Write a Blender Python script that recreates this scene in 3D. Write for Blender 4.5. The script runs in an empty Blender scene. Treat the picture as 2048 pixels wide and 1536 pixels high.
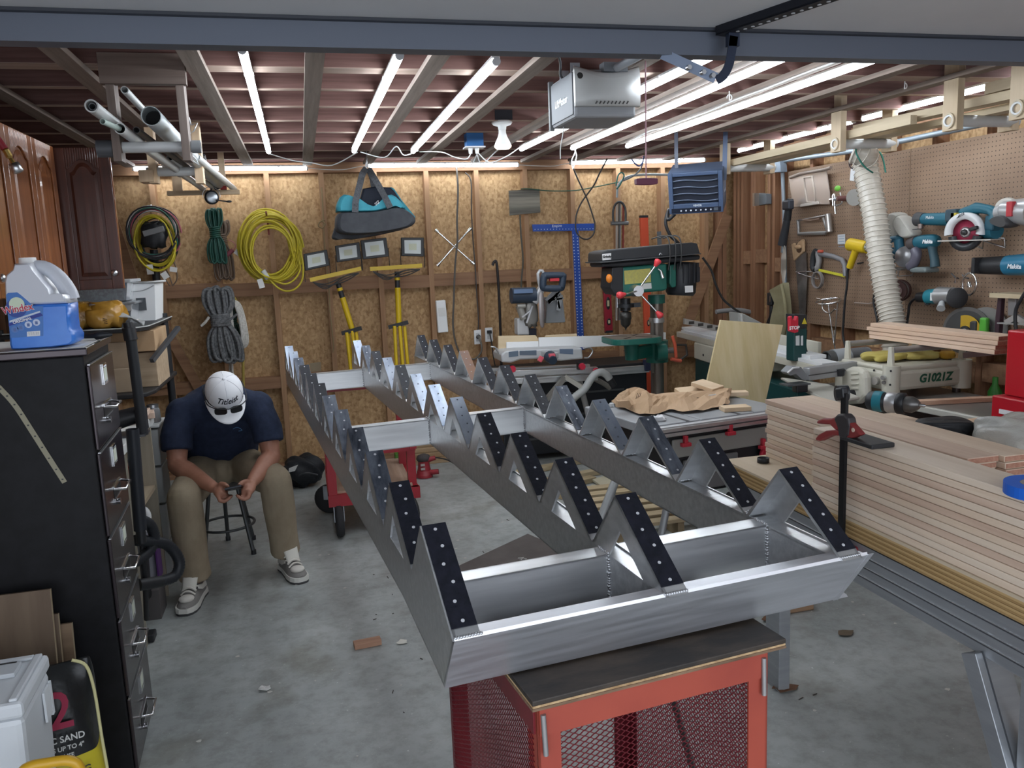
import bpy, math, random
from mathutils import Vector as V, Matrix
random.seed(7)
S = bpy.context.scene
C = S.collection
# ---------------------------------------------------------------- camera
cd = bpy.data.cameras.new('camera'); cam = bpy.data.objects.new('camera', cd); C.objects.link(cam)
cam.matrix_world = Matrix(((0.967967, 0.077103, -0.238947, 0), (-0.247873, 0.141878, -0.958347, 0), (-0.039990, 0.986877, 0.156445, 1.62), (0,0,0,1)))
cd.sensor_width = 36; cd.lens = 28.71; cd.clip_start = .05
S.camera = cam
# ---------------------------------------------------------------- world, exposure
w = bpy.data.worlds.new('world'); S.world = w; w.use_nodes = True
bg = w.node_tree.nodes['Background']; bg.inputs[0].default_value = (.80, .86, .95, 1); bg.inputs[1].default_value = 2.6
S.view_settings.view_transform = 'Standard'; S.view_settings.look = 'None'
S.view_settings.exposure = .35; S.view_settings.gamma = 1; S.view_settings.use_curve_mapping = False
LED = 22.0
# ---------------------------------------------------------------- materials
def mat(name, col, rough=.5, metal=0, col2=None, scale=(8,8,8), detail=4, bump=0, bscale=None, emit=0, trans=0, alpha=1, lo=.35, hi=.65, ior=1.45, coat=0, spec=.5, rough2=None):
    m = bpy.data.materials.new(name); m.use_nodes = True
    nt = m.node_tree; N = nt.nodes; L = nt.links; b = N['Principled BSDF']
    b.inputs['Base Color'].default_value = (*col, 1); b.inputs['Roughness'].default_value = rough; b.inputs['Metallic'].default_value = metal
    b.inputs['IOR'].default_value = ior; b.inputs['Transmission Weight'].default_value = trans; b.inputs['Alpha'].default_value = alpha
    b.inputs['Coat Weight'].default_value = coat; b.inputs['Specular IOR Level'].default_value = spec
    if emit:
        b.inputs['Emission Color'].default_value = (*col, 1); b.inputs['Emission Strength'].default_value = emit
    if col2 is not None or bump or rough2 is not None:
        tc = N.new('ShaderNodeTexCoord'); mp = N.new('ShaderNodeMapping'); mp.inputs['Scale'].default_value = scale
        L.new(tc.outputs['Object'], mp.inputs['Vector'])
        nz = N.new('ShaderNodeTexNoise'); nz.inputs['Scale'].default_value = 1; nz.inputs['Detail'].default_value = detail; nz.inputs['Roughness'].default_value = .6
        L.new(mp.outputs[0], nz.inputs['Vector'])
        if col2 is not None:
            r = N.new('ShaderNodeValToRGB'); e = r.color_ramp.elements
            e[0].position = lo; e[1].position = hi; e[0].color = (*col, 1); e[1].color = (*col2, 1)
            L.new(nz.outputs['Fac'], r.inputs[0]); L.new(r.outputs[0], b.inputs['Base Color'])
        if rough2 is not None:
            q = N.new('ShaderNodeMapRange'); q.inputs['From Min'].default_value = lo; q.inputs['From Max'].default_value = hi
            q.inputs['To Min'].default_value = rough; q.inputs['To Max'].default_value = rough2
            L.new(nz.outputs['Fac'], q.inputs['Value']); L.new(q.outputs[0], b.inputs['Roughness'])
        if bump:
            n2 = nz
            if bscale:
                n2 = N.new('ShaderNodeTexNoise'); n2.inputs['Scale'].default_value = bscale; n2.inputs['Detail'].default_value = 3; L.new(tc.outputs['Object'], n2.inputs['Vector'])
            bp = N.new('ShaderNodeBump'); bp.inputs['Strength'].default_value = bump; bp.inputs['Distance'].default_value = .01
            L.new(n2.outputs['Fac'], bp.inputs['Height']); L.new(bp.outputs[0], b.inputs['Normal'])
    return m
def wood(name, a, b, axis='z', s=1.0, rough=.7, bump=.15, **k):
    sc = {'x': (1.2*s, 28*s, 28*s), 'y': (28*s, 1.2*s, 28*s), 'z': (28*s, 28*s, 1.2*s)}[axis]
    return mat(name, a, rough, 0, b, sc, 5, bump, **k)
_pl = {}
def P(r, g, b, rough=.5, metal=0, **k):
    key = (r, g, b, rough, metal, tuple(sorted(k.items())))
    if key not in _pl: _pl[key] = mat('paint_%d' % len(_pl), (r, g, b), rough, metal, **k)
    return _pl[key]
# ---------------------------------------------------------------- mesh builder
def frame_of(d):
    d = V(d).normalized(); u = V((0,0,1)) if abs(d.z) < .95 else V((1,0,0))
    x = u.cross(d).normalized(); return x, d.cross(x), d
class MB:
    def __init__(s): s.v = []; s.f = []; s.sm = []
    def add(s, vs, fs, sm=False):
        o = len(s.v); s.v += [tuple(p) for p in vs]; s.f += [tuple(i+o for i in f) for f in fs]; s.sm += [sm]*len(fs); return s
    def hexa(s, p): return s.add(p, [(0,3,2,1),(4,5,6,7),(0,1,5,4),(1,2,6,5),(2,3,7,6),(3,0,4,7)])
    def box(s, a, b):
        (x0,x1),(y0,y1),(z0,z1) = [sorted((a[i], b[i])) for i in range(3)]
        return s.hexa([(x0,y0,z0),(x1,y0,z0),(x1,y1,z0),(x0,y1,z0),(x0,y0,z1),(x1,y0,z1),(x1,y1,z1),(x0,y1,z1)])
    def cbox(s, c, d): return s.box([c[i]-d[i]/2 for i in range(3)], [c[i]+d[i]/2 for i in range(3)])
    def obox(s, c, d, X, Y, Z):
        c, X, Y, Z = V(c), V(X)*d[0]/2, V(Y)*d[1]/2, V(Z)*d[2]/2
        return s.hexa([c-X-Y-Z, c+X-Y-Z, c+X+Y-Z, c-X+Y-Z, c-X-Y+Z, c+X-Y+Z, c+X+Y+Z, c-X+Y+Z])
    def bar(s, p, q, w, h, up=(0,0,1)):
        p, q = V(p), V(q); d = q-p; z = d.normalized(); x = V(up).cross(z)
        if x.length < 1e-4: x = V((1,0,0)).cross(z)
        x.normalize(); y = z.cross(x); return s.obox((p+q)/2, (w, h, d.length), x, y, z)
    def tube(s, pts, r, n=8, cap=True, closed=False, flat=1.0):
        pts = [V(p) for p in pts]; m = len(pts); rs = r if isinstance(r, (list, tuple)) else [r]*m
        vs = []; x = None
        for i in range(m):
            a = pts[(i-1) % m] if (closed or i > 0) else pts[i]; b = pts[(i+1) % m] if (closed or i < m-1) else pts[i]
            d = (b-a).normalized() if (b-a).length > 1e-9 else V((0,0,1))
            if x is None: x = frame_of(d)[0]
            x = (x - d*x.dot(d)); x = x.normalized() if x.length > 1e-6 else frame_of(d)[0]
            y = d.cross(x)
            for k in range(n):
                t = 2*math.pi*k/n; vs.append(pts[i] + x*(rs[i]*math.cos(t)) + y*(rs[i]*flat*math.sin(t)))
        fs = []
        for i in range(m if closed else m-1):
            j = (i+1) % m
            for k in range(n): k2 = (k+1) % n; fs.append((i*n+k, i*n+k2, j*n+k2, j*n+k))
        s.add(vs, fs, True)
        if cap and not closed:
            s.add(vs[:n], [tuple(range(n-1,-1,-1))]); s.add(vs[-n:], [tuple(range(n))])
        return s
    def cyl(s, p, q, r, r2=None, n=16): return s.tube([p, q], [r, r if r2 is None else r2], n)
    def pipe(s, p, q, ro, ri, n=20):
        x, y, z = frame_of(V(q)-V(p)); vs = []
        for c in (p, q):
            for r in (ro, ri):
                for k in range(n): t = 2*math.pi*k/n; vs.append(V(c)+x*r*math.cos(t)+y*r*math.sin(t))
        f1 = []; f2 = []
        for k in range(n):
            j = (k+1) % n
            f1 += [(k, j, 2*n+j, 2*n+k), (n+j, n+k, 3*n+k, 3*n+j)]; f2 += [(j, k, n+k, n+j), (2*n+k, 2*n+j, 3*n+j, 3*n+k)]
        s.add(vs, f1, True); s.add(vs, f2); return s
    def lathe(s, prof, o=(0,0,0), axis=(0,0,1), n=20, sm=True):
        x, y, z = frame_of(axis); o = V(o); vs = []
        for r, h in prof:
            for k in range(n): t = 2*math.pi*k/n; vs.append(o + z*h + x*r*math.cos(t) + y*r*math.sin(t))
        fs = [(i*n+k, i*n+(k+1) % n, (i+1)*n+(k+1) % n, (i+1)*n+k) for i in range(len(prof)-1) for k in range(n)]
        s.add(vs, fs, sm)
        if prof[0][0] > 1e-5: s.add(vs[:n], [tuple(range(n-1,-1,-1))])
        if prof[-1][0] > 1e-5: s.add(vs[-n:], [tuple(range(n))])
        return s
    def prism(s, poly, o, ux, uy, depth, sm=False):
        o, ux, uy = V(o), V(ux), V(uy); n = ux.cross(uy).normalized()*depth; k = len(poly)
        a = [o+ux*p[0]+uy*p[1] for p in poly]; b = [p+n for p in a]
        s.add(a+b, [tuple(range(k-1,-1,-1)), tuple(range(k, 2*k))]); s.add(a+b, [(i, (i+1) % k, (i+1) % k+k, i+k) for i in range(k)], sm); return s
    def slab(s, pts, d):
        """closed outline of 3-D points given thickness by vector d"""
        k = len(pts); a = [V(p) for p in pts]; b = [p+V(d) for p in a]
        return s.add(a+b, [tuple(range(k-1,-1,-1)), tuple(range(k, 2*k))] + [(i, (i+1) % k, (i+1) % k+k, i+k) for i in range(k)])
    def ball(s, c, r, n=14, m=8, X=(1,0,0), Y=(0,1,0), Z=(0,0,1)):
        r = (r,)*3 if not isinstance(r, (list, tuple)) else r; c, X, Y, Z = V(c), V(X), V(Y), V(Z); vs = []
        for i in range(m+1):
            a = math.pi*i/m
            for k in range(n):
                t = 2*math.pi*k/n; vs.append(c + X*r[0]*math.sin(a)*math.cos(t) + Y*r[1]*math.sin(a)*math.sin(t) - Z*r[2]*math.cos(a))
        return s.add(vs, [(i*n+k, i*n+(k+1) % n, (i+1)*n+(k+1) % n, (i+1)*n+k) for i in range(m) for k in range(n)], True)
    def loft(s, rings, cap=True, closed=True, sm=True):
        n = len(rings[0]); vs = [p for r in rings for p in r]
        s.add(vs, [(i*n+k, i*n+(k+1) % n, (i+1)*n+(k+1) % n, (i+1)*n+k) for i in range(len(rings)-1) for k in range(n if closed else n-1)], sm)
        if cap: s.add(rings[0], [tuple(range(n-1,-1,-1))]); s.add(rings[-1], [tuple(range(n))])
        return s
    def sheet(s, fn, nu, nv):
        return s.add([fn(i/nu, j/nv) for i in range(nu+1) for j in range(nv+1)], [(i*(nv+1)+j, (i+1)*(nv+1)+j, (i+1)*(nv+1)+j+1, i*(nv+1)+j+1) for i in range(nu) for j in range(nv)], True)
    def mesh(s, name, m, off=(0,0,0)):
        me = bpy.data.meshes.new(name); me.from_pydata([(p[0]-off[0], p[1]-off[1], p[2]-off[2]) for p in s.v], [], s.f)
        me.polygons.foreach_set('use_smooth', s.sm); me.materials.append(m); me.update(); return me
    def ob(s, name, m, parent=None, bev=0, label=None, sub=0, thick=0, origin=None):
        off = worldpos(parent) if parent else (origin or (0,0,0))
        o = bpy.data.objects.new(name, s.mesh(name, m, off)); C.objects.link(o)
        if parent: o.parent = parent
        elif origin: o.location = origin
        if label: o['label'] = label
        if thick: md = o.modifiers.new('thick', 'SOLIDIFY'); md.thickness = thick; md.offset = 0
        if bev: md = o.modifiers.new('bevel', 'BEVEL'); md.width = bev; md.segments = 2; md.limit_method = 'ANGLE'; md.angle_limit = .6
        if sub: md = o.modifiers.new('sub', 'SUBSURF'); md.levels = sub; md.render_levels = sub
        return o
def worldpos(o):
    p = V((0,0,0))
    while o is not None: p = p + o.location; o = o.parent
    return p
def tag(o, label, cat, group=None, kind=None):
    if label: o['label'] = label
    if cat: o['category'] = cat
    if group: o['group'] = group
    if kind: o['kind'] = kind
    return o
def thing(name, label, cat, loc=(0,0,0), group=None):
    o = bpy.data.objects.new(name, None); o.empty_display_size = .05; C.objects.link(o); o.location = loc
    return tag(o, label, cat, group)
def struct(o): o['kind'] = 'structure'; return o
def dup(root, delta, label=None):
    """copy of a thing with copies of its parts and sub-parts, moved by delta"""
    def cp(o, par):
        c = o.copy(); C.objects.link(c)
        if par: c.parent = par
        for ch in list(o.children): cp(ch, c)
        return c
    r = cp(root, None); r.location = root.location + V(delta)
    if label: r['label'] = label
    return r
def text(name, s, size, o, ux, uy, m, parent, ext=.0006, bold=0, sx=1, shear=0, align='CENTER'):
    cu = bpy.data.curves.new(name, 'FONT'); cu.body = s; cu.size = size; cu.extrude = ext; cu.offset = bold; cu.shear = shear; cu.align_x = align; cu.align_y = 'CENTER'; cu.resolution_u = 3
    t = bpy.data.objects.new(name, cu); C.objects.link(t)
    me = bpy.data.meshes.new_from_object(t, depsgraph=bpy.context.evaluated_depsgraph_get()); bpy.data.objects.remove(t)
    ux, uy = V(ux).normalized(), V(uy); uy = (uy-ux*uy.dot(ux)).normalized(); n = ux.cross(uy)
    off = V(o) - (worldpos(parent) if parent else V((0,0,0)))
    M = Matrix(((ux.x*sx, uy.x, n.x, off.x), (ux.y*sx, uy.y, n.y, off.y), (ux.z*sx, uy.z, n.z, off.z), (0,0,0,1)))
    me.transform(M); me.materials.clear(); me.materials.append(m)
    ob = bpy.data.objects.new(name, me); C.objects.link(ob)
    if parent: ob.parent = parent
    return ob
def spline(pts, n=6, closed=False):
    """Catmull-Rom through points"""
    P_ = [V(p) for p in pts]; out = []; m = len(P_)
    for i in range(m if closed else m-1):
        a = P_[(i-1) % m] if (closed or i > 0) else P_[0]; b = P_[i]; c = P_[(i+1) % m]; d = P_[(i+2) % m] if (closed or i < m-2) else P_[-1]
        for k in range(n):
            t = k/n; out.append(.5*((2*b)+(c-a)*t+(2*a-5*b+4*c-d)*t*t+(3*b-a-3*c+d)*t**3))
    if not closed: out.append(P_[-1])
    return out
def lerp(a, b, t): return tuple(a[i]+(b[i]-a[i])*t for i in range(len(a)))
RX, RY, RZ = (1,0,0), (0,1,0), (0,0,1)

# ---------------------------------------------------------------- shared materials
M_stud = wood('stud_wood', (.30,.165,.085), (.42,.25,.14), 'z')
M_girt = wood('girt_wood', (.22,.115,.062), (.34,.19,.105), 'x')
M_studr = wood('stud_wood_reddish', (.22,.105,.055), (.34,.18,.10), 'z')
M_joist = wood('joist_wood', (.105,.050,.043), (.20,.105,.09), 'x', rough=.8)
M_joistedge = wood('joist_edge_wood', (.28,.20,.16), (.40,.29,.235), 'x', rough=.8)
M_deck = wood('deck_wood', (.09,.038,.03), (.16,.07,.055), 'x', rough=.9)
M_runner = wood('runner_wood', (.17,.13,.105), (.27,.215,.18), 'y', rough=.8)
M_pine = wood('pine', (.56,.40,.25), (.68,.51,.34), 'z', rough=.6)
M_pinex = wood('pine_x', (.56,.40,.25), (.68,.51,.34), 'x', rough=.6)
M_piney = wood('pine_y', (.56,.41,.26), (.68,.53,.36), 'y', rough=.6)
M_alu = mat('aluminium', (.60,.61,.62), .30, .92, (.74,.75,.76), (3,60,60), 4, .04, rough2=.46)
M_steel = P(.55,.56,.58,.35,1); M_chrome = P(.75,.76,.78,.18,1); M_dsteel = P(.16,.165,.18,.4,.9); M_galv = mat('galvanised', (.42,.45,.49), .5, .6, (.52,.55,.59), (9,9,9))
M_blk = P(.018,.019,.022,.45); M_rub = P(.022,.022,.024,.75); M_wht = P(.82,.83,.83,.45); M_dkgrey = P(.075,.08,.088,.5)
M_pvc = P(.70,.71,.70,.35); M_red = P(.42,.018,.022,.35); M_grn = P(.012,.11,.085,.4); M_cream = P(.60,.58,.48,.45)
M_mak = P(.015,.155,.205,.4); M_pap = P(.78,.77,.73,.8); M_yel = P(.72,.50,.03,.4); M_card = mat('cardboard', (.42,.27,.15), .85, 0, (.50,.34,.20), (5,5,5))
M_ply = wood('plywood_edge', (.30,.185,.09), (.52,.36,.2), 'y', 2)

def osb_mat():
    m = bpy.data.materials.new('strand_board'); m.use_nodes = True; nt = m.node_tree; N = nt.nodes; L = nt.links; b = N['Principled BSDF']
    tc = N.new('ShaderNodeTexCoord'); mp = N.new('ShaderNodeMapping'); mp.inputs['Scale'].default_value = (40,40,22); mp.inputs['Rotation'].default_value = (.3,.5,.35); L.new(tc.outputs['Object'], mp.inputs[0])
    n0 = N.new('ShaderNodeTexNoise'); n0.inputs['Scale'].default_value = 9; L.new(tc.outputs['Object'], n0.inputs['Vector'])
    mx = N.new('ShaderNodeMix'); mx.data_type = 'VECTOR'; mx.inputs[0].default_value = .06; L.new(mp.outputs[0], mx.inputs[4]); L.new(n0.outputs['Color'], mx.inputs[5])
    vo = N.new('ShaderNodeTexVoronoi'); vo.inputs['Scale'].default_value = 1.6; L.new(mx.outputs[1], vo.inputs['Vector'])
    r = N.new('ShaderNodeValToRGB'); e = r.color_ramp.elements; e[0].color = (.40,.245,.115,1); e[1].color = (.54,.355,.185,1); e[0].position = .1; e[1].position = .9
    sp = N.new('ShaderNodeSeparateColor'); L.new(vo.outputs['Color'], sp.inputs[0]); L.new(sp.outputs[0], r.inputs[0])
    n2 = N.new('ShaderNodeTexNoise'); n2.inputs['Scale'].default_value = 42; n2.inputs['Detail'].default_value = 6; L.new(tc.outputs['Object'], n2.inputs['Vector'])
    r2 = N.new('ShaderNodeValToRGB'); e = r2.color_ramp.elements; e[0].position = .30; e[1].position = .52; e[0].color = (.62,.53,.44,1); e[1].color = (1,1,1,1); L.new(n2.outputs['Fac'], r2.inputs[0])
    mu = N.new('ShaderNodeMix'); mu.data_type = 'RGBA'; mu.blend_type = 'MULTIPLY'; mu.inputs[0].default_value = .8; L.new(r.outputs[0], mu.inputs[6]); L.new(r2.outputs[0], mu.inputs[7])
    L.new(mu.outputs[2], b.inputs['Base Color']); b.inputs['Roughness'].default_value = .75
    return m
M_osb = osb_mat()
def concrete():
    m = bpy.data.materials.new('concrete'); m.use_nodes = True; nt = m.node_tree; N = nt.nodes; L = nt.links; b = N['Principled BSDF']
    tc = N.new('ShaderNodeTexCoord')
    def nz(s, d, ro=.6):
        n = N.new('ShaderNodeTexNoise'); n.inputs['Scale'].default_value = s; n.inputs['Detail'].default_value = d; n.inputs['Roughness'].default_value = ro; L.new(tc.outputs['Object'], n.inputs['Vector']); return n
    def ramp(src, p0, c0, p1, c1):
        r = N.new('ShaderNodeValToRGB'); e = r.color_ramp.elements; e[0].position = p0; e[1].position = p1; e[0].color = (*c0,1); e[1].color = (*c1,1); L.new(src, r.inputs[0]); return r.outputs[0]
    def mul(a, c, f=1):
        x = N.new('ShaderNodeMix'); x.data_type = 'RGBA'; x.blend_type = 'MULTIPLY'; x.inputs[0].default_value = f; L.new(a, x.inputs[6]); L.new(c, x.inputs[7]); return x.outputs[2]
    base = ramp(nz(1.1, 7, .65).outputs['Fac'], .33, (.27,.29,.285), .68, (.45,.475,.465))
    sp = ramp(nz(14, 8, .7).outputs['Fac'], .36, (.70,.69,.66), .56, (1,1,1))
    st = ramp(nz(2.6, 5, .55).outputs['Fac'], .30, (.62,.58,.52), .46, (1,1,1))
    fl = ramp(nz(60, 2).outputs['Fac'], .70, (1,1,1), .76, (1.7,1.7,1.66))
    L.new(mul(mul(mul(base, sp, .8), st, .75), fl), b.inputs['Base Color'])
    q = N.new('ShaderNodeMapRange'); q.inputs['To Min'].default_value = .28; q.inputs['To Max'].default_value = .62; L.new(nz(2.2, 4).outputs['Fac'], q.inputs['Value']); L.new(q.outputs[0], b.inputs['Roughness'])
    bp = N.new('ShaderNodeBump'); bp.inputs['Strength'].default_value = .08; bp.inputs['Distance'].default_value = .01; L.new(nz(35, 5).outputs['Fac'], bp.inputs['Height']); L.new(bp.outputs[0], b.inputs['Normal'])
    return m
M_conc = concrete()
# ---------------------------------------------------------------- the room
struct(MB().box((-1.75,-3,-.12), (4.2,6.9,0)).ob('floor', M_conc))
# back wall: studs every 16 inches, strand board behind, girts between
STUD = [-.204+.4064*k for k in range(-4, 10)]
FB, SB = 6.61, 6.70                      # stud face, sheathing face
wb = struct(MB().box((-1.75,SB+.012,0), (4.0,SB+.11,2.6)).ob('wall_back', P(.2,.13,.08,.9)))
def shared(name, me, parent, loc):
    o = bpy.data.objects.new(name, me); C.objects.link(o); o.parent = parent; o.location = loc; return o
st_me = MB().box((-.019,0,0), (.019,.089,2.262)).mesh('stud', M_stud)
for k, x in enumerate(STUD):
    shared('stud', st_me, wb, (x, FB, .038))
for x in (3.585, 3.63): shared('stud', MB().box((-.019,0,0), (.019,.089,2.262)).mesh('stud', M_studr), wb, (x, FB, .038))
for i, x in enumerate([-1.75,-.61,.61,1.83,3.05]):
    MB().box((x+.002,SB,.0), (min(3.80, [-.61,.61,1.83,3.05,3.80][i])-.002,SB+.012,2.40)).ob('osb_panel', M_osb, wb)
MB().box((-1.75,FB,2.30), (3.80,FB+.089,2.338)).ob('top_plate', M_girt, wb)
MB().box((-1.75,FB,2.339), (3.80,FB+.089,2.377)).ob('top_plate', M_girt, wb)
MB().box((-1.75,FB,0), (3.80,FB+.089,.038)).ob('bottom_plate', M_girt, wb)
gm = [MB().box((-.184,0,0), (.184,.089,h)).mesh('girt', M_girt) for h in (.10,.09)]
for k, x in enumerate(STUD[:-1]):
    shared('girt', gm[0], wb, (x+.2032, FB+.004, 1.385+.006*((k*7) % 3)))
    shared('girt', gm[1], wb, (x+.2032, FB+.004, .655+.005*((k*5) % 3)))
# let-in diagonal braces at both ends of the back wall
for a, b, wd in (((-1.357,6.6,2.129), (-1.072,6.6,0.728), .12), ((-1.049,6.6,1.24), (-0.81,6.6,0.649), .07), ((3.652,6.6,1.887), (3.19,6.6,0.771), .09)):
    MB().bar(a, b, wd, .02, (0,1,0)).ob('diagonal_brace', M_girt, wb)
# right wall
FR, SR = 3.70, 3.79
wr = struct(MB().box((SR+.012,-3,0), (SR+.11,6.81,2.6)).ob('wall_right', P(.2,.13,.08,.9)))
sr_me = MB().box((0,-.019,0), (.089,.019,2.262)).mesh('stud', M_studr)
for y in [6.565, 6.50, 6.44, 6.28, 6.24, 6.02, 5.95, 5.83] + [5.45-.4064*k for k in range(0, 9)]: shared('stud', sr_me, wr, (FR, y, .038))
for y0, y1 in ((5.48,6.70),(4.26,5.476),(3.04,4.256),(1.82,3.036)):
    MB().box((SR,y0,0), (SR+.012,y1,2.40)).ob('osb_panel', M_osb, wr)
MB().box((FR,1.5,2.30), (FR+.089,6.61,2.377)).ob('top_plate', wood('plate_wood_y', (.20,.10,.055), (.32,.17,.10), 'y'), wr)
MB().box((FR,1.5,0), (FR+.089,6.61,.038)).ob('bottom_plate', M_girt, wr)
for y0, y1, z in ((6.30,6.42,1.46),(6.05,6.22,1.47),(5.85,5.93,1.4),(5.47,5.81,.78),(5.07,5.42,.80),(4.66,5.02,.78),(4.26,4.62,.80),(3.85,4.21,.78),(3.45,3.8,.8)):
    MB().box((FR+.004,y0,z), (FR+.085,y1,z+.11)).ob('girt', M_girt, wr)
# left wall
wl = struct(MB().box((-1.62,.2,0), (-1.50,6.70,2.6)).ob('wall_left', P(.17,.105,.062,.9)))
for y in [6.1-.4064*k for k in range(6)]: MB().box((-1.5,y-.019,.0), (-1.411,y+.019,2.37)).ob('stud', M_studr, wl)
# ceiling: deck, joists across, runner boards along
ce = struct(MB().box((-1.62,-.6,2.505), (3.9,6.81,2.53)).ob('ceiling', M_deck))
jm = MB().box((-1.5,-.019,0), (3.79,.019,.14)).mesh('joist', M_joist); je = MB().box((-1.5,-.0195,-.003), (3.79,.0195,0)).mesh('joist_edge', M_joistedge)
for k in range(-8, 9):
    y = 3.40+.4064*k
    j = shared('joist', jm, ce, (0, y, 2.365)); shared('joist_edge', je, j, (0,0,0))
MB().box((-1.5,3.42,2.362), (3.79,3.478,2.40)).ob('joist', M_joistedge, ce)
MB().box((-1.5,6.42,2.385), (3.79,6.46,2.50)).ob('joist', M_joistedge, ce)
rm = MB().box((-.034,0,0), (.034,3.70,.022)).mesh('runner_board', M_runner)
for x, y0 in ((-1.12,2.75),(-.735,2.75),(-.317,2.72),(.105,2.76),(.548,2.74),(.955,2.75),(1.37,2.7),(1.785,2.75),(2.17,2.72),(2.60,2.75),(3.0,2.75)):
    shared('runner_board', rm, ce, (x, y0, 2.339))
# overhead garage door, swung up: panel, inner rails
M_door = mat('door_panel_paint', (.56,.57,.59), .55, 0, (.60,.61,.63), (2,2,2)); M_rail = P(.115,.13,.165,.45,.3)
dr = struct(MB().box((-2.2,-.9,2.262), (4.0,2.40,2.295)).ob('door_1', M_door))
MB().box((-2.2,2.345,2.187), (4.0,2.405,2.2615)).ob('frame_rail', M_rail, dr)
MB().box((-2.2,2.325,2.2535), (4.0,2.345,2.2615)).ob('edge_trim', P(.03,.034,.045,.5), dr)
P0, P1 = V((1.242,2.313,2.24)), V((1.376,1.899,2.24)); d = (P1-P0).normalized(); n = V((-d.y, d.x, 0))
br = MB().bar(P0+V((0,0,.015)), P1+V((0,0,.015)), .004, .04).bar(P0+n*.02+V((0,0,-.002)), P1+n*.02+V((0,0,-.002)), .044, .004).ob('perforated_angle', P(.02,.022,.03,.45,.5), dr)
hb = MB()
for k in range(17): c = P0+d*(.06+.028*k)+n*.026; hb.cyl(c+V((0,0,-.0055)), c+V((0,0,-.003)), .0055, n=8)
hb.ob('hole', P(.45,.46,.48,.6), br)

# ---------------------------------------------------------------- ceiling lamps
M_led = mat('led_diffuser', (.86,.93,1), .4, emit=LED); M_ledend = P(.6,.62,.65,.4)
def led(p, q, label, r=.0145):
    p, q = V(p), V(q); t = thing('led_tube_light', label, 'ceiling light', tuple(p), 'slim LED tube lights')
    d = (q-p).normalized(); x = d.cross(V((0,0,1))).normalized()
    MB().tube([p, q], r, 12).ob('diffuser_tube', M_led, t)
    MB().obox((p+q)/2+V((0,0,r+.004)), (.03, .010, (q-p).length), x, d.cross(x), d).ob('housing', M_wht, t)
    for e, s in ((p,-1),(q,1)): MB().cyl(e, e+d*.012*s, r+.001, n=12).ob('end_cap', M_ledend, t)
    n = 3
    for k in range(n):
        c = p+(q-p)*((k+.5)/n); MB().obox(c+V((0,0,.014)), (.036, .012, .02), x, V((0,0,1)), d).ob('clip', M_wht, t)
    return t
Z0 = 2.325
def ledy(x0, y0, x1, y1, label): return led((x0, y0, Z0), (x1, y1, Z0), label)
for a, b, lab in (((-0.134,2.973,2.325), (-0.143,5.541,2.325), 'LED tube light on the ceiling left of the hanging duffel bag'),
                  ((0.392,3.014,2.325), (0.391,5.553,2.325), 'LED tube light on the ceiling running straight towards the duffel bag'),
                  ((0.756,3.077,2.325), (0.782,5.605,2.325), 'LED tube light on the ceiling just left of the bare bulb'),
                  ((1.555,2.924,2.325), (1.511,5.526,2.325), 'LED tube light on the ceiling partly hidden behind the door opener'),
                  ((1.862,2.908,2.325), (1.866,5.497,2.325), 'LED tube light on the ceiling passing just right of the door opener'),
                  ((2.264,2.926,2.325), (2.237,5.417,2.325), 'LED tube light on the ceiling between the opener and the lumber rack')):
    led(a, b, lab)
led((3.45,6.05,2.365), (3.45,4.65,2.365), 'farther LED tube light above the pegboard behind the lumber rack')
led((3.45,4.55,2.365), (3.45,3.2,2.365), 'nearer LED tube light above the pegboard behind the lumber rack')
led((-1.105,6.5,2.335), (.096,6.5,2.322), 'left LED tube light along the top of the back wall')
led((.559,6.5,2.337), (1.739,6.5,2.326), 'middle LED tube light along the top of the back wall, right of the duffel')
led((2.19,6.5,2.336), (3.376,6.5,2.346), 'right LED tube light along the top of the back wall, near the heater')
# ---------------------------------------------------------------- aluminium stair stringer frame
O, A_, B_, N_ = V((0.2,1.272,0.985)), V((-.08849,.99607,.00399)), V((.99601,.08845,.01161)), V((-.01121,-.00500,.99992))
def F(u, v, w): return O + A_*u + B_*v + N_*w
def fbox(mb, u0, u1, v0, v1, w0, w1):
    return mb.hexa([F(u0,v0,w0),F(u1,v0,w0),F(u1,v1,w0),F(u0,v1,w0),F(u0,v0,w1),F(u1,v0,w1),F(u1,v1,w1),F(u0,v1,w1)])
def fprism(mb, poly, v0, v1):
    return mb.slab([F(u,v0,w) for u, w in poly], B_*(v1-v0))
fr = thing('stair_stringer_frame', 'long bare aluminium stair frame with three sawtooth stringers resting on red carts', 'stair frame', tuple(F(0,0,-.13)))
M_alu2 = mat('aluminium_cut_face', (.66,.67,.68), .30, .9, (.76,.77,.78), (2,30,50), 2, .02, rough2=.40)
M_chan = mat('aluminium_mill', (.62,.63,.66), .38, .85, (.70,.71,.75), (2,50,70), 3, .02, rough2=.48)
M_tape = mat('black_grip_coating', (.006,.007,.012), .40, 0, (.012,.013,.022), (60,60,60), 3, .12, spec=.35)
M_worn = mat('worn_blue_black_coating', (.035,.042,.06), .30, .55, (.16,.18,.22), (30,9,9), 6, .2, rough2=.5)
M_pale = mat('blued_aluminium', (.22,.26,.33), .28, .8, (.36,.40,.47), (14,7,7), 5, .08)
M_orange_refl = mat('orange_reflection_aluminium', (.55,.33,.22), .28, .8, (.40,.30,.27), (8,8,8), 4, .05)  # orange reflection painted into the colour of one tread plate
M_weld = P(.50,.51,.53,.38,.9)
SV = (0, .401, .797); SW = .047; LU = 3.84
def hollow(poly_o, poly_i): pass
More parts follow.
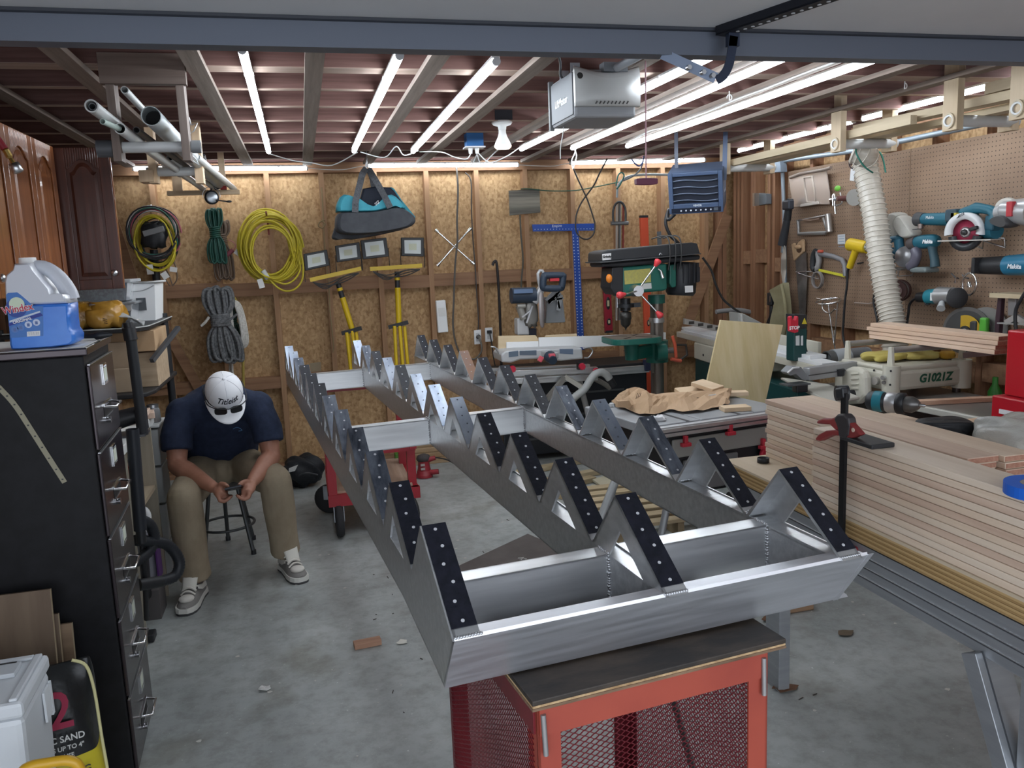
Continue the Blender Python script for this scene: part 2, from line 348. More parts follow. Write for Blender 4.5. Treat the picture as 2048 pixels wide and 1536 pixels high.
for i, v in enumerate(SV):
    s = MB()
    fprism(s, [(.004,-.004),(LU,-.0),(LU,-.004),(.006,-.008)], v, v+SW)                       # top wall
    fprism(s, [(.0,0),(LU,0),(LU,-.10),(.45,-.10),(.10,-.132)], v, v+.004)
    fprism(s, [(.0,0),(LU,0),(LU,-.10),(.45,-.10),(.10,-.132)], v+SW-.004, v+SW)
    fprism(s, [(.10,-.128),(.45,-.096),(LU,-.096),(LU,-.10),(.45,-.10),(.10,-.132)], v, v+SW)
    s.ob('stringer', M_alu, fr)
def tooth_mesh(flip):
    pass
KIND = {0: 'bbwwwwbbbwpp', 1: 'bbbbpppbpbwp', 2: 'bbwpwbbbobbb'}
def fl(poly): return poly
for i, v in enumerate(SV):
    off = (0, -.003, -.005)[i]
    for k in range(12):
        u0 = .32*k+off; ap = (u0+.2012, .139); inn = (u0+.184, .069); e = .32
        t = MB(); va, vb = v, v+SW; fv = (va, va+.005) if i < 2 else (vb-.005, vb)
        n1 = V((-.139, .2012)).normalized()*-.005; n2 = V((.139, .1188)).normalized()*-.005
        fprism(t, [(u0,0), ap, (ap[0]-n1.x*0, ap[1]-.0087), (u0+.0125,0)], va, vb)            # tread plate
        fprism(t, [ap, (u0+e,0), (u0+e-.0105,0), (ap[0], ap[1]-.0087)], va, vb)               # riser plate
        if i == 0 and k == 0:
            fprism(t, [(u0,0), ap, (u0+e,0)], fv[0]-.003, fv[1])
        else:
            fprism(t, [(u0,0), ap, inn, (u0+.089,0)], *fv); fprism(t, [ap, (u0+e,0), (u0+.237,0), inn], *fv)
        br = t.ob('tread_bracket', M_alu2 if i else M_alu, fr)
        kd = KIND[i][k]; m = {'b': M_tape, 'w': M_worn, 'p': M_pale, 'o': M_orange_refl}[kd]
        tn = V((ap[0]-u0, ap[1])); L_ = tn.length; tn.normalize(); nn = V((-tn.y, tn.x))
        a = V((u0,0))+tn*.022+nn*.0003; b = V((u0,0))+tn*(L_-.001)+nn*.0003; up = nn*.0014
        st = MB(); fprism(st, [tuple(a), tuple(b), tuple(b+up), tuple(a+up)], va+.0005, vb-.0005); st.ob('grip_strip', m, br)
        rv = MB(); nr = 6 if k < 6 else 5
        for q in range(nr):
            s_ = .034+(L_-.034-.014)*q/(nr-1); c2 = V((u0,0))+tn*s_+nn*.0017; vv = va+SW*(.5 if q in (0, nr-1) else .5+.08*(-1)**q)
            c = F(c2.x, vv, c2.y); nv = (A_*nn.x+N_*nn.y).normalized(); rv.cyl(c, c+nv*.0009, .0034 if k < 4 else .003, n=8)
        ro = rv.ob('rivet', P(.62,.63,.66,.4,.3) if kd != 'p' else P(.05,.06,.08,.5), br); ro['kind'] = 'stuff'
for u0 in (.236, 1.820, 3.420):
    for va, vb in ((SW, .401), (.401+SW, .797)):
        c = MB(); fbox(c, u0, u0+.05, va, vb, -.004, 0); fbox(c, u0, u0+.004, va, vb, -.10, 0); fbox(c, u0+.046, u0+.05, va, vb, -.10, 0); fbox(c, u0, u0+.05, va, vb, -.10, -.096)
        c.ob('crossbeam', M_alu2, fr)
def weld(p, q, r=.004, n=14):
    p, q = V(p), V(q); b = MB()
    for k in range(n):
        c = p+(q-p)*(k+.5)/n+V((random.uniform(-1,1),random.uniform(-1,1),random.uniform(-1,1)))*r*.25
        b.ball(c, r*random.uniform(.8,1.15), 7, 4)
    return b.ob('weld_bead', M_weld, fr)
for u0, n in ((.236, 16), (1.820, 10), (3.42, 8)):
    for v in (.401, .797): weld(F(u0-.001, v-.001, .0), F(u0-.001, v-.001, -.098), .0045, n); weld(F(u0, v-.0, .001), F(u0+.05, v-.0, .001), .0035, 8)
    weld(F(u0-.001, SW+.001, 0), F(u0-.001, SW+.001, -.098), .0045, n)
weld(F(.318,.80,.003), F(.318,.842,.003), .006, 8); weld(F(.316,.403,.003), F(.316,.445,.003), .005, 8)
for k in range(1, 6): weld(F(.32*k+.31-.005,.80,.002), F(.32*k+.31-.005,.84,.002), .0045, 7)
ch = MB()                                                                                     # sloping end channel
fprism(ch, [(0,0),(.002,.006),(.010,.001),(.103,-.131),(.095,-.135)], 0, .862)
fprism(ch, [(.002,.004),(.040,.002),(.040,-.003),(.004,-.001)], .006, .856)
fprism(ch, [(.095,-.135),(.150,-.130),(.150,-.126),(.100,-.131)], .0, .90)
fprism(ch, [(.001,.001),(.102,-.134),(.096,-.137),(-.003,.002)], .862, .875)
ch.ob('end_channel', M_chan, fr)
w2 = MB()
for v in (.003, .401, .797):
    for k in range(10): w2.ball(F(.003, v+.005*k, .004), (.004,.004,.003), 7, 4)
w2.ob('weld_bead', M_weld, fr)
# ---------------------------------------------------------------- near red cart
M_redo = mat('orange_red_paint', (.34,.062,.038), .42, 0, (.26,.042,.03), (3,3,3), 5, .03, lo=.45, hi=.75); M_red_shade = mat('shaded_red_paint', (.16,.014,.02), .4, 0, (.11,.010,.016), (5,5,5))  # second, darker red paints shade into the cart's sides, back and mesh
M_top = mat('stained_plywood', (.018,.015,.013), .5, 0, (.085,.062,.045), (5,14,5), 6, .1, lo=.38, hi=.75)
ca, ce_, cn = V((.332,1.278,0)), V((.9928,.1195,0)), V((-.1195,.9928,0)); CW, CDp, CT = .545, .60, .848
def K(e, n, z): return ca + ce_*e + cn*n + V((0,0,z))
def kbox(mb, e0, e1, n0, n1, z0, z1): return mb.hexa([K(e0,n0,z0),K(e1,n0,z0),K(e1,n1,z0),K(e0,n1,z0),K(e0,n0,z1),K(e1,n0,z1),K(e1,n1,z1),K(e0,n1,z1)])
ct = thing('welding_cart', 'red steel mesh-sided cart under the near end of the aluminium frame', 'cart', tuple(K(CW/2,CDp/2,0)))
kbox(MB(), 0, CW, 0, CDp, CT-.010, CT).ob('top_board', M_top, ct, .002)
kbox(MB(), .001, CW-.001, .0012, CDp, CT-.0145, CT-.0102).ob('plywood_layer', M_ply, ct)
kbox(MB(), 0, CW, 0, CDp, CT-.020, CT-.0147).ob('plywood_layer', wood('plywood_dark', (.10,.06,.035), (.24,.15,.09), 'x', 2), ct)
e0, e1, z1 = .012, CW-.035, CT-.0205
for i, (ea, na) in enumerate(((e0,.012),(e1,.012),(e0,CDp-.012),(e1,CDp-.012))):
    sx, sn = (1 if ea == e0 else -1), (1 if na < .1 else -1)
    p = MB(); kbox(p, ea, ea+sx*.045, na, na+sn*.005, .08, z1); kbox(p, ea, ea+sx*.005, na, na+sn*.045, .08, z1); p.ob('post', M_redo if na < .1 else M_red_shade, ct)
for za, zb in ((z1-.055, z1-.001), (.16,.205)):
    kbox(MB(), e0+.004, e1-.004, .008, .0125, za, zb).ob('rail', M_redo, ct); kbox(MB(), e0+.004, e1-.004, CDp-.0125, CDp-.008, za, zb).ob('rail', M_red_shade, ct)
    for e in (e0-.004, e1): kbox(MB(), e, e+.0045, .02, CDp-.02, za, zb).ob('rail', M_red_shade, ct)
def mesh_panel(fn, w_, h_, name='mesh_panel', cw=.021, chh=.0056, m=None, r=.00075):
    b = MB(); rows = int(h_/chh)
    for row in range(rows+1):
        pts = []; n = int(w_/cw*4)
        for k in range(n+1):
            ph = (k % 4); up = (0, .42, .5, .42)[ph] if False else [0,0,1,1][ph]
            s = up if row % 2 == 0 else 1-up
            pts.append((((k//2)*.5+(.14 if k % 2 else 0))*cw, row*chh+(s-.5)*chh*.96))
        for j in range(len(pts)-1):
            (x0,y0),(x1,y1) = pts[j], pts[j+1]
            b.hexa([fn(x0,y0-r,-.001),fn(x1,y1-r,-.001),fn(x1,y1-r,.001),fn(x0,y0-r,.001),fn(x0,y0+r,-.001),fn(x1,y1+r,-.001),fn(x1,y1+r,.001),fn(x0,y0+r,.001)])
    o = b.ob(name, m or M_red_shade, ct); o['kind'] = 'stuff'; return o
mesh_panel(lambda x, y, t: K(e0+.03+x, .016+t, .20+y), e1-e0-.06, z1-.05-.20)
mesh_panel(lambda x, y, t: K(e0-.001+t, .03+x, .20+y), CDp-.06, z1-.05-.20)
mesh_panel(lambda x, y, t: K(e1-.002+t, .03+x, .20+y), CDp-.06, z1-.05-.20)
kbox(MB(), e0+.01, e1-.01, .02, CDp-.02, .19, .20).ob('shelf', P(.30,.31,.33,.6), ct)
MB().bar(K(e1-.05,.30,.62), K(e1-.05,.05,.22), .03, .004, (1,0,0)).ob('brace', P(.06,.05,.05,.6), ct)
for e in (e0+.03, e1-.03):                                                                     # metal hinge straps on the front corners
    MB().tube([K(e-.02 if e < .2 else e+.016,.006,z1-.012), K(e-.018 if e < .2 else e+.016,.004,z1-.09)], .005, 8).ob('hinge_pin', P(.34,.33,.33,.5,.7), ct)
for e, n in ((.06,.06),(CW-.08,.06),(.06,CDp-.07),(CW-.08,CDp-.07)):
    wh = MB().cyl(K(e-.015,n,.045), K(e+.015,n,.045), .044, n=18).ob('caster_wheel', M_rub, ct); MB().bar(K(e-.02,n,.05), K(e-.02,n,.10), .03, .003, (1,0,0)).ob('caster_fork', M_steel, ct)
# things kept inside the near cart
g = thing('grinder_disc_guard', 'silver round grinder guard leaning inside the near red cart', 'tool guard', tuple(K(.16,.25,.2)))
MB().lathe([(.10,0),(.102,.004),(.085,.02),(.04,.028),(.02,.028)], K(.10,.25,.315), (-1,-.1,.25), 24).ob('guard_shell', M_steel, g)
t = tag(MB().loft([[K(.30+.13*math.cos(a)*s, .2+.12*math.sin(a)*s, .2005+z) for a in [2*math.pi*k/16 for k in range(16)]] for s, z in ((.9,0),(1,.06),(1,.22),(.6,.24))]).ob('plastic_bucket_liner', mat('hazy_plastic', (.72,.74,.80), .3, trans=.5, bump=.5, scale=(9,9,9))), 'crumpled clear plastic bag inside the near red cart', 'plastic bag')
# ---------------------------------------------------------------- far red cart
ft = thing('rolling_cart', 'dark red two-level rolling cart under the far end of the aluminium frame', 'cart', (.27,5.05,0))
M_r2 = mat('crimson_paint', (.33,.012,.022), .38, 0, (.27,.010,.018), (4,4,4))
X0, X1, Y0_, Y1_ = .055, .535, 4.80, 5.55
for x, y, z in ((X0,Y0_,.53),(X1,Y0_+.06,.53),(X0,Y1_-.2,.855),(X1,Y1_-.2,.855)): MB().box((x,y,.19), (x+.05,y+.05,z)).ob('post', M_r2, ft)
MB().box((X0-.005,Y0_-.006,.185), (X1+.06,Y0_+.03,.255)).ob('rail', M_r2, ft); MB().box((X0,Y1_-.04,.185), (X1+.05,Y1_,.255)).ob('rail', M_r2, ft)
for x in (X0-.004, X1+.014): MB().box((x,Y0_,.185), (x+.04,Y1_,.255)).ob('rail', M_r2, ft); MB().box((x,Y0_,.49), (x+.04,Y1_,.53)).ob('rail', M_r2, ft)
MB().box((X0+.05,Y0_+.02,.475), (X1+.05,Y0_+.06,.53)).ob('rail', M_r2, ft)
MB().box((X0,Y1_-.21,.79), (X1+.05,Y1_-.17,.856)).ob('rail', M_r2, ft)
MB().box((X0+.03,Y0_+.03,.255), (X1+.02,Y1_-.04,.268)).ob('shelf', wood('cart_shelf', (.36,.24,.17), (.46,.33,.25), 'y'), ft)
MB().box((X0-.02,5.29,.857), (X1+.06,5.43,.876)).ob('wood_pad', M_pinex, ft); MB().box((X0-.01,4.86,.877), (X1+.04,5.40,.896)).ob('wood_pad', wood('pad_wood', (.50,.34,.24), (.62,.46,.34), 'x'), ft)
def wheel(t, c, r, wd, yaw, tire=M_rub):
    ax = V((math.cos(yaw), math.sin(yaw), 0)); c = V(c)
    w_ = MB().lathe([(r*.55,-wd*.45),(r*.9,-wd*.5),(r,-wd*.25),(r,wd*.25),(r*.9,wd*.5),(r*.55,wd*.45)], c, ax, 24).ob('wheel', tire, t)
    MB().cyl(c-ax*wd*.3, c+ax*wd*.3, r*.6, n=16).ob('wheel_hub', P(.09,.09,.095,.6), w_)
    for s in (-1, 1): MB().bar(c+ax*s*(wd*.62), c+ax*s*(wd*.62)+V((0,0,.186-c.z)), .05, .004, ax).ob('caster_fork', M_galv, t)
wheel(ft, (.105,4.80,.096), .095, .045, .05); wheel(ft, (X1,4.84,.096), .095, .045, .3); wheel(ft, (.06,5.30,.096), .095, .045, 1.2); wheel(ft, (X1,5.42,.096), .095, .045, .1)

# ================================================================ left side
M_cab = mat('black_enamel', (.009,.009,.010), .5, .0, (.013,.013,.015), (20,20,20), 4, .03, spec=.2)
M_cabf = mat('dark_bronze_enamel', (.045,.036,.040), .20, .55, (.060,.048,.052), (4,4,2), 4, .03)
fc = thing('filing_cabinet', 'tall black five-drawer metal filing cabinet with chrome pulls', 'cabinet', (-.95,2.88,0))
fa0, fe, fnn = V((-.6375,2.663,0)), V((-.0547,.9985,0)), V((.9985,.0547,0))
def FC(e, n, z): return fa0 + fe*e + fnn*n + V((0,0,z))
def fcb(mb, e0, e1, n0, n1, z0, z1): return mb.hexa([FC(e0,n0,z0),FC(e1,n0,z0),FC(e1,n1,z0),FC(e0,n1,z0),FC(e0,n0,z1),FC(e1,n0,z1),FC(e1,n1,z1),FC(e0,n1,z1)])
fcb(MB(), 0, .44, -.68, -.012, 0, 1.372).ob('body', M_cab, fc, .004)
fcb(MB(), -.002, .442, -.682, 0, 1.373, 1.396).ob('top_cap', M_cabf, fc, .004)
fcb(MB(), .012, .428, -.66, -.01, 1.3965, 1.3985).ob('top_mat', P(.62,.62,.60,.6), fc)
dz = [.008,.270,.535,.805,1.080,1.352]
for i in range(5):
    z0, z1 = dz[i], dz[i+1]-.010
    d = fcb(MB(), .010, .430, -.011, 0, z0, z1).ob('drawer', M_cabf, fc, .004)
    fcb(MB(), .010, .430, -.006, .0015, z1+.0005, z1+.003).ob('edge_strip', P(.45,.45,.46,.3,.8), d)
    h = z1-z0; zl, zh = z0+h*.80, z0+h*.40
    lh = MB()
    for a in ((.200,.206,zl-.030,zl+.030),(.264,.270,zl-.030,zl+.030)): fcb(lh, a[0], a[1], .0005, .004, a[2], a[3])
    for zz in (zl-.033, zl+.027): fcb(lh, .200, .270, .0005, .004, zz, zz+.006)
    lh.ob('label_holder', M_chrome, d); fcb(MB(), .207, .263, .0006, .0018, zl-.024, zl+.018).ob('card', P(.62,.66,.55,.7), d)
    pl = MB().tube([FC(.155,0,zh+.008), FC(.165,.034,zh+.003), FC(.275,.034,zh+.003), FC(.285,0,zh+.008)], .0042, 8)
    fcb(pl, .150, .290, .0005, .004, zh+.008, zh+.016); fcb(pl, .150, .290, .0005, .004, zh-.030, zh-.026); pl.ob('handle', M_chrome, d)
    fcb(MB(), .152, .288, .0006, .0012, zh-.026, zh+.008).ob('handle_recess', P(.012,.011,.012,.6), d)
    MB().cyl(FC(.178,0,zh-.040), FC(.178,.014,zh-.040), .009, .011).ob('latch', M_chrome, d)
tp = [(-0.88,2.662,1.3), (-0.845,2.662,1.244), (-0.81,2.662,1.162), (-0.774,2.662,1.074), (-0.741,2.662,0.995)]
tpts = spline(tp, 5); a_, b_ = [], []
for i, p in enumerate(tpts):
    d = (tpts[min(i+1, len(tpts)-1)]-tpts[max(i-1, 0)]).normalized(); n = V((-d.z,0,d.x))*.0075; yy = 2.6615+.0548*(p.x+.6375); a_.append(V((p.x+n.x,yy,p.z+n.z))); b_.append(V((p.x-n.x,yy,p.z-n.z)))
tm = MB()
for i in range(len(a_)-1): tm.slab([a_[i], a_[i+1], b_[i+1], b_[i]], (0,-.0012,0))
tm.ob('ruler_tape', P(.30,.28,.20,.6), fc); tk = MB()
for i in range(1, len(tpts)-1, 2): c = tpts[i]; tk.cbox((c.x,2.6600+.0548*(c.x+.6375),c.z), (.005,.0008,.004))
tk.ob('tick_mark', P(.05,.05,.05,.6), fc)['kind'] = 'stuff'
# ---- glass cleaner jug on the cabinet
wj = thing('cleaner_jug', 'big jug of blue glass cleaner standing on the black filing cabinet', 'bottle', (-.78,2.76,1.399))
jx0, jz0, js = -.887, 1.399, .001365*1.03/1.0
def J(px, py): return (-.876 + (px+.125*(1470-py))*.000176, 1.399 + (1470-py)*.0002015)
M_milk = mat('milky_plastic', (.72,.75,.82), .35, trans=.25, spec=.4); M_bluel = mat('blue_liquid_plastic', (.03,.17,.66), .22, 0, (.06,.24,.74), (6,6,6)); M_lab = P(.045,.17,.50,.35)
def jrings(o):
    pts = [J(*p) for p in o]; cx = sum(p[0] for p in pts)/len(pts); cz = sum(p[1] for p in pts)/len(pts); R_ = []
    for y, k in ((-.066,.90),(-.060,.965),(-.045,1),(.045,1),(.060,.965),(.066,.90)): R_.append([V((cx+(p[0]-cx)*k, 2.765+y, cz+(p[1]-cz)*k)) for p in pts])
    return R_
MB().loft(jrings([(60,820),(75,900),(90,1050),(105,1390),(125,1462),(300,1470),(800,1466),(1060,1440),(1120,1400),(1120,1310),(1085,1250),(1055,1210),(1035,1050),(1022,825)])).ob('liquid', M_bluel, wj)
MB().loft(jrings([(200,212),(175,290),(120,330),(70,370),(45,470),(48,600),(60,818),(1022,823),(985,700),(900,690),(760,700),(740,610),(640,500),(560,400),(480,300),(430,212)])).ob('bottle_shell', M_milk, wj)
MB().tube([(x, 2.765, z) for x, z in [J(*p) for p in ((400,265),(540,270),(660,330),(780,430),(880,560),(950,680),(975,770))]], [.020,.022,.023,.024,.025,.026,.026], 12).ob('grip', M_milk, wj, sub=1)
x_, z_ = J(308,200); MB().cyl((x_,2.765,z_-.004), (x_,2.765,z_+.014), .0245, .023, 20).ob('cap', M_wht, wj, .002)
def jp(pts, y, m, name): return MB().slab([(J(*p)[0], y, J(*p)[1]) for p in pts], (0,.0012,0)).ob(name, m, wj)
jp([(85,660),(110,632),(250,628),(300,665),(500,842),(640,850),(640,1285),(140,1285),(95,850)], 2.6985, M_lab, 'label')
MB().cyl((J(235,855)[0],2.698,J(235,855)[1]), (J(235,855)[0],2.6972,J(235,855)[1]), .028, n=24).ob('label_badge', P(.02,.06,.30,.4), wj)
MB().cyl((J(245,800)[0],2.6972,J(245,800)[1]), (J(245,800)[0],2.6968,J(245,800)[1]), .0205, n=24).ob('label_badge', P(.62,.72,.55,.4), wj)
text('lettering', 'Windex', .030, (J(258,868)[0],2.6965,J(258,868)[1]), (1,0,.13), RZ, P(.8,.82,.85,.5), wj, bold=.0014, sx=.85)
text('lettering', 'Windex', .030, (J(258,868)[0],2.6955,J(258,868)[1]), (1,0,.13), RZ, P(.50,.02,.05,.5), wj, bold=.0003, sx=.85)
jp([(118,1075),(600,940),(640,985),(118,1115)], 2.6978, P(.012,.03,.26,.4), 'label_band'); jp([(130,1035),(590,912),(600,935),(130,1062)], 2.6978, P(.55,.62,.72,.4), 'label_band')
text('lettering', 'ORIGINAL', .0115, (J(325,1040)[0],2.697,J(325,1040)[1]), (1,0,.22), RZ, P(.8,.82,.85,.5), wj, bold=.0003)
for px, py in ((210,1165),(300,1140),(415,1105),(538,1080)):
    a = J(px, py); MB().cyl((a[0],2.698,a[1]), (a[0],2.6972,a[1]), .0098, n=20).ob('label_icon', P(.55,.62,.78,.4) if px > 350 else P(.09,.2,.5,.4), wj); MB().cbox((a[0],2.697,a[1]-.001), (.007,.001,.009)).ob('label_icon', P(.10,.16,.38,.5), wj)
jp([(392,1208),(592,1205),(592,1278),(392,1280)], 2.6978, P(.75,.76,.78,.5), 'barcode')
bc = MB()
for k in range(13): a = J(418+k*12.5, 1215); b = J(418+k*12.5+(6 if k % 3 else 8), 1262); bc.box((a[0],2.6970,a[1]), (b[0],2.6977,b[1]))
o = bc.ob('barcode_bars', P(.05,.05,.06,.5), wj); o['kind'] = 'stuff'
t = thing('caulk_nozzle', 'small black dart-shaped tool lying on the filing cabinet top', 'tool', (-.66,2.93,1.399))
MB().lathe([(.003,0),(.003,.05),(.007,.055),(.009,.10),(.013,.105),(.013,.12),(.004,.155)], (-.775,2.93,1.412), (1,0,0), 12).ob('shaft', M_blk, t)
# ---- cherry wall cabinets
M_ch = wood('cherry_wood', (.17,.052,.016), (.27,.095,.030), 'z', 1.4, .28, .03, coat=.3); M_ch_shade = wood('shaded_cherry_wood', (.052,.016,.010), (.085,.026,.016), 'z', 1.4, .32, .03, coat=.2)  # darker cherry copy has the open door's shade put into its colour
def cab_door(o, ux, w_, h_, m, parent, knob):
    """raised-panel door with an arched top; o = lower left, ux = along the width, face normal = ux x z"""
    o, ux = V(o), V(ux); n = ux.cross(V(RZ)); q = lambda x, z, d: o+ux*x+V((0,0,z))+n*d
    pt = 'door'; st = min(.058, w_*.2)
    d = MB().hexa([q(0,0,-.018),q(w_,0,-.018),q(w_,0,-.004),q(0,0,-.004),q(0,h_,-.018),q(w_,h_,-.018),q(w_,h_,-.004),q(0,h_,-.004)]).ob(pt, m, parent)
    fm = MB()
    for x0, x1 in ((0,st),(w_-st,w_)): fm.hexa([q(x0,0,-.004),q(x1,0,-.004),q(x1,0,.004),q(x0,0,.004),q(x0,h_,-.004),q(x1,h_,-.004),q(x1,h_,.004),q(x0,h_,.004)])
    fm.hexa([q(st,0,-.004),q(w_-st,0,-.004),q(w_-st,0,.004),q(st,0,.004),q(st,st,-.004),q(w_-st,st,-.004),q(w_-st,st,.004),q(st,st,.004)])
    arc = lambda t, b: b+.045*math.sin(math.pi*min(1, max(0, (t-.12)/.76)))**.7 if .12 < t < .88 else b
    N_ = 14; top = [(st+(w_-2*st)*k/N_, arc(k/N_, h_-st-.05)) for k in range(N_+1)]
    for k in range(N_):
        (xa,za),(xb,zb) = top[k], top[k+1]; fm.hexa([q(xa,za,-.004),q(xb,zb,-.004),q(xb,zb,.004),q(xa,za,.004),q(xa,h_,-.004),q(xb,h_,-.004),q(xb,h_,.004),q(xa,h_,.004)])
    fm.ob('door_frame', m, d, .0025)
    s2 = st+.014; inn = [(s2,s2),(w_-s2,s2)]+[(s2+(w_-2*s2)*k/N_, arc(k/N_, h_-st-.064)) for k in range(N_,-1,-1)]
    cx, cz = w_/2, h_/2; r2 = [(cx+(x-cx)*.80, cz+(z-cz)*.93) for x, z in inn]
    MB().loft([[q(x,z,-.0039) for x, z in inn], [q(x,z,-.002) for x, z in inn], [q(x,z,.003) for x, z in r2]], sm=False).ob('raised_panel', m, d)
    kx = w_-.03 if knob > 0 else .03
    kb = q(kx, .075, .004); MB().lathe([(.006,0),(.005,.010),(.013,.014),(.016,.022),(.010,.029),(.0,.031)], kb, n, 14).ob('knob', M_steel, d)
    return d
wc = None
for i, (y0, y1) in enumerate(((2.31,2.97),(2.97,3.63),(3.63,4.29))):
    t = thing('wall_cabinet', ['cherry wood wall cabinet cut off by the left frame edge', 'cherry wood wall cabinet at far left with arched doors, above the cleaner jug', 'cherry wood wall cabinet between the frame edge and the open shaded door'][i], 'cabinet', (-1.3,(y0+y1)/2,1.53), 'cherry wall cabinets on the left wall')
    MB().box((-1.49,y0+.001,1.53), (-1.090,y1-.001,2.20)).ob('body', M_ch, t, .002)
    for k in range(2): cab_door((-1.070,y0+.33*k+.329,1.535), (0,-1,0), .326, .66, M_ch, t, 1 if k else -1) if False else cab_door((-1.070,y0+.33*k+.002,1.535), (0,1,0), .326, .66, M_ch, t, 1 if k == 0 else -1)
t = thing('wall_cabinet', 'narrow cherry wall cabinet with its shaded door swung open towards the camera', 'cabinet', (-1.3,4.45,1.53), 'cherry wall cabinets on the left wall')
cb = MB()
for a, b in (((-1.49,4.33,1.53),(-1.09,4.345,2.20)),((-1.49,4.62,1.53),(-1.09,4.635,2.20)),((-1.49,4.345,1.53),(-1.09,4.62,1.545)),((-1.49,4.345,2.185),(-1.09,4.62,2.20)),((-1.49,4.345,1.545),(-1.48,4.62,2.185))): cb.box(a, b)
cb.ob('body', M_ch, t); cab_door((-1.078,4.318,1.534), (1,0,0), .240, .66, M_ch_shade, t, 1)
MB().box((-.838,4.3222,1.534), (-.8345,4.3362,2.194)).ob('door_edge', M_ch, t)
# ---- air hose with coupling
t = thing('air_hose', 'red air hose end with brass fitting and steel coupler hanging at upper left', 'hose', (-.9,2.9,1.97))
hp = [(-0.935,2.9,2.126), (-0.894,2.9,2.072), (-0.866,2.9,2.023), (-0.855,2.9,2.003)]
MB().tube(spline(hp, 5), .0105, 10).ob('hose', P(.20,.012,.02,.45), t)
fd = (V((-0.825,2.9,1.932))-V((-0.855,2.9,2.003))); L_ = fd.length
MB().lathe([(.008,0),(.010,.004),(.010,.025),(.006,.03),(.008,.045),(.008,.055)], hp[-1], fd, 8, sm=False).ob('brass_fitting', P(.55,.38,.12,.3,1), t)
MB().lathe([(.012,.05),(.015,.054),(.015,L_*.62),(.013,L_*.64),(.016,L_*.66),(.016,L_*.98),(.010,L_)], hp[-1], fd, 14).ob('coupler', M_steel, t)
# ---- storage shelf behind the cabinet with bins and boxes
sh = thing('storage_shelf', 'black two-tier shelf with rounded front holding bins and boxes', 'shelf', (-1.1,4.75,0))
M_shelf = P(.02,.02,.022,.5)
def rshelf(z, nm):
    o = [(-1.46,4.36)] + [(-.80-.10*(1-math.cos(a)) , 4.36+.0+.10*(1-math.sin(a)) if False else 4.36+.1-.1*math.cos(a)) for a in ()] + [(-.86,4.36),(-.80,4.40),(-.775,4.5),(-.775,5.25),(-1.46,5.25)]
    MB().slab([(x,y,z) for x, y in o], (0,0,.022)).ob(nm, M_shelf, sh, .006)
rshelf(1.315, 'shelf_board'); rshelf(.985, 'shelf_board')
for x, y in ((-.81,5.2),(-1.43,5.2),(-1.43,4.4)): MB().cyl((x,y,0), (x,y,1.36), .022, n=12).ob('post', M_blk, sh)
MB().tube(spline([(-1.40,4.352,1.342),(-1.1,4.348,1.340),(-.86,4.352,1.338),(-.792,4.40,1.338),(-.766,4.52,1.338),(-.766,5.2,1.338)], 4), .0035, 6).ob('edge_trim', P(.42,.43,.42,.5), sh)
M_clear = mat('clear_plastic', (.60,.63,.66), .15, trans=.75, spec=.5, ior=1.3)
def tub(t, x0, x1, y0, y1, z0, z1, m, th=.004):
    b = MB(); ins = .018
    lo = [(x0+ins,y0+ins),(x1-ins,y0+ins),(x1-ins,y1-ins),(x0+ins,y1-ins)]; hi = [(x0,y0),(x1,y0),(x1,y1),(x0,y1)]
    for k in range(4):
        j = (k+1) % 4; c = ((x0+x1)/2,(y0+y1)/2)
        sc = lambda p: (c[0]+(p[0]-c[0])*.97, c[1]+(p[1]-c[1])*.97)
        b.hexa([(*sc(lo[k]),z0),(*sc(lo[j]),z0),(*lo[j],z0),(*lo[k],z0),(*sc(hi[k]),z1),(*sc(hi[j]),z1),(*hi[j],z1),(*hi[k],z1)])
    b.slab([(*p,z0) for p in lo], (0,0,.004)); return b.ob('tub', m, t)
t = thing('storage_tub', 'white plastic tub with bail handle on the right end of the black shelf', 'bin', (-.90,5.1,1.337)); tub(t, -1.06,-.795,4.92,5.22, 1.337,1.545, M_wht)
MB().tube([(-1.07,4.915,1.54),(-.785,4.915,1.548),(-.785,5.225,1.548),(-1.07,5.225,1.54)], .007, 8, closed=True).ob('rim', M_wht, t)
MB().tube(spline([(-1.05,4.91,1.535),(-.95,4.905,1.505),(-.86,4.905,1.505),(-.80,4.91,1.53)], 5), .0028, 6).ob('bail_handle', M_steel, t); MB().cbox((-.875,4.921,1.43), (.05,.002,.07)).ob('printed_emblem', P(.08,.09,.10,.6), t)
t = thing('clear_bin', 'clear plastic bin with grey contents under the shaded cabinet door', 'bin', (-1.13,4.78,1.337)); tub(t, -1.36,-.90,4.74,5.0, 1.46,1.555, M_clear); MB().box((-1.38,4.72,1.555), (-.88,5.02,1.572)).ob('lid', mat('milky_lid', (.62,.65,.68), .3, trans=.3), t, .004)
MB().box((-1.34,4.77,1.466), (-.93,4.97,1.53)).ob('contents', mat('bits_of_hardware', (.10,.12,.15), .4, .3, (.42,.45,.5), (60,60,60), lo=.45, hi=.55), t); MB().cbox((-.925,4.733,1.553), (.032,.03,.022)).ob('latch', P(.01,.16,.36,.4), t)
t = thing('clear_bin', 'low clear lidded bin on the black shelf, partly behind the amber bag', 'bin', (-1.1,4.75,1.337)); tub(t, -1.33,-.885,4.70,5.02, 1.337,1.44, M_clear); MB().box((-1.35,4.68,1.441), (-.865,5.04,1.455)).ob('lid', M_clear, t, .003); MB().cbox((-.90,4.695,1.425), (.03,.012,.035)).ob('latch', P(.4,.4,.4,.4), t)
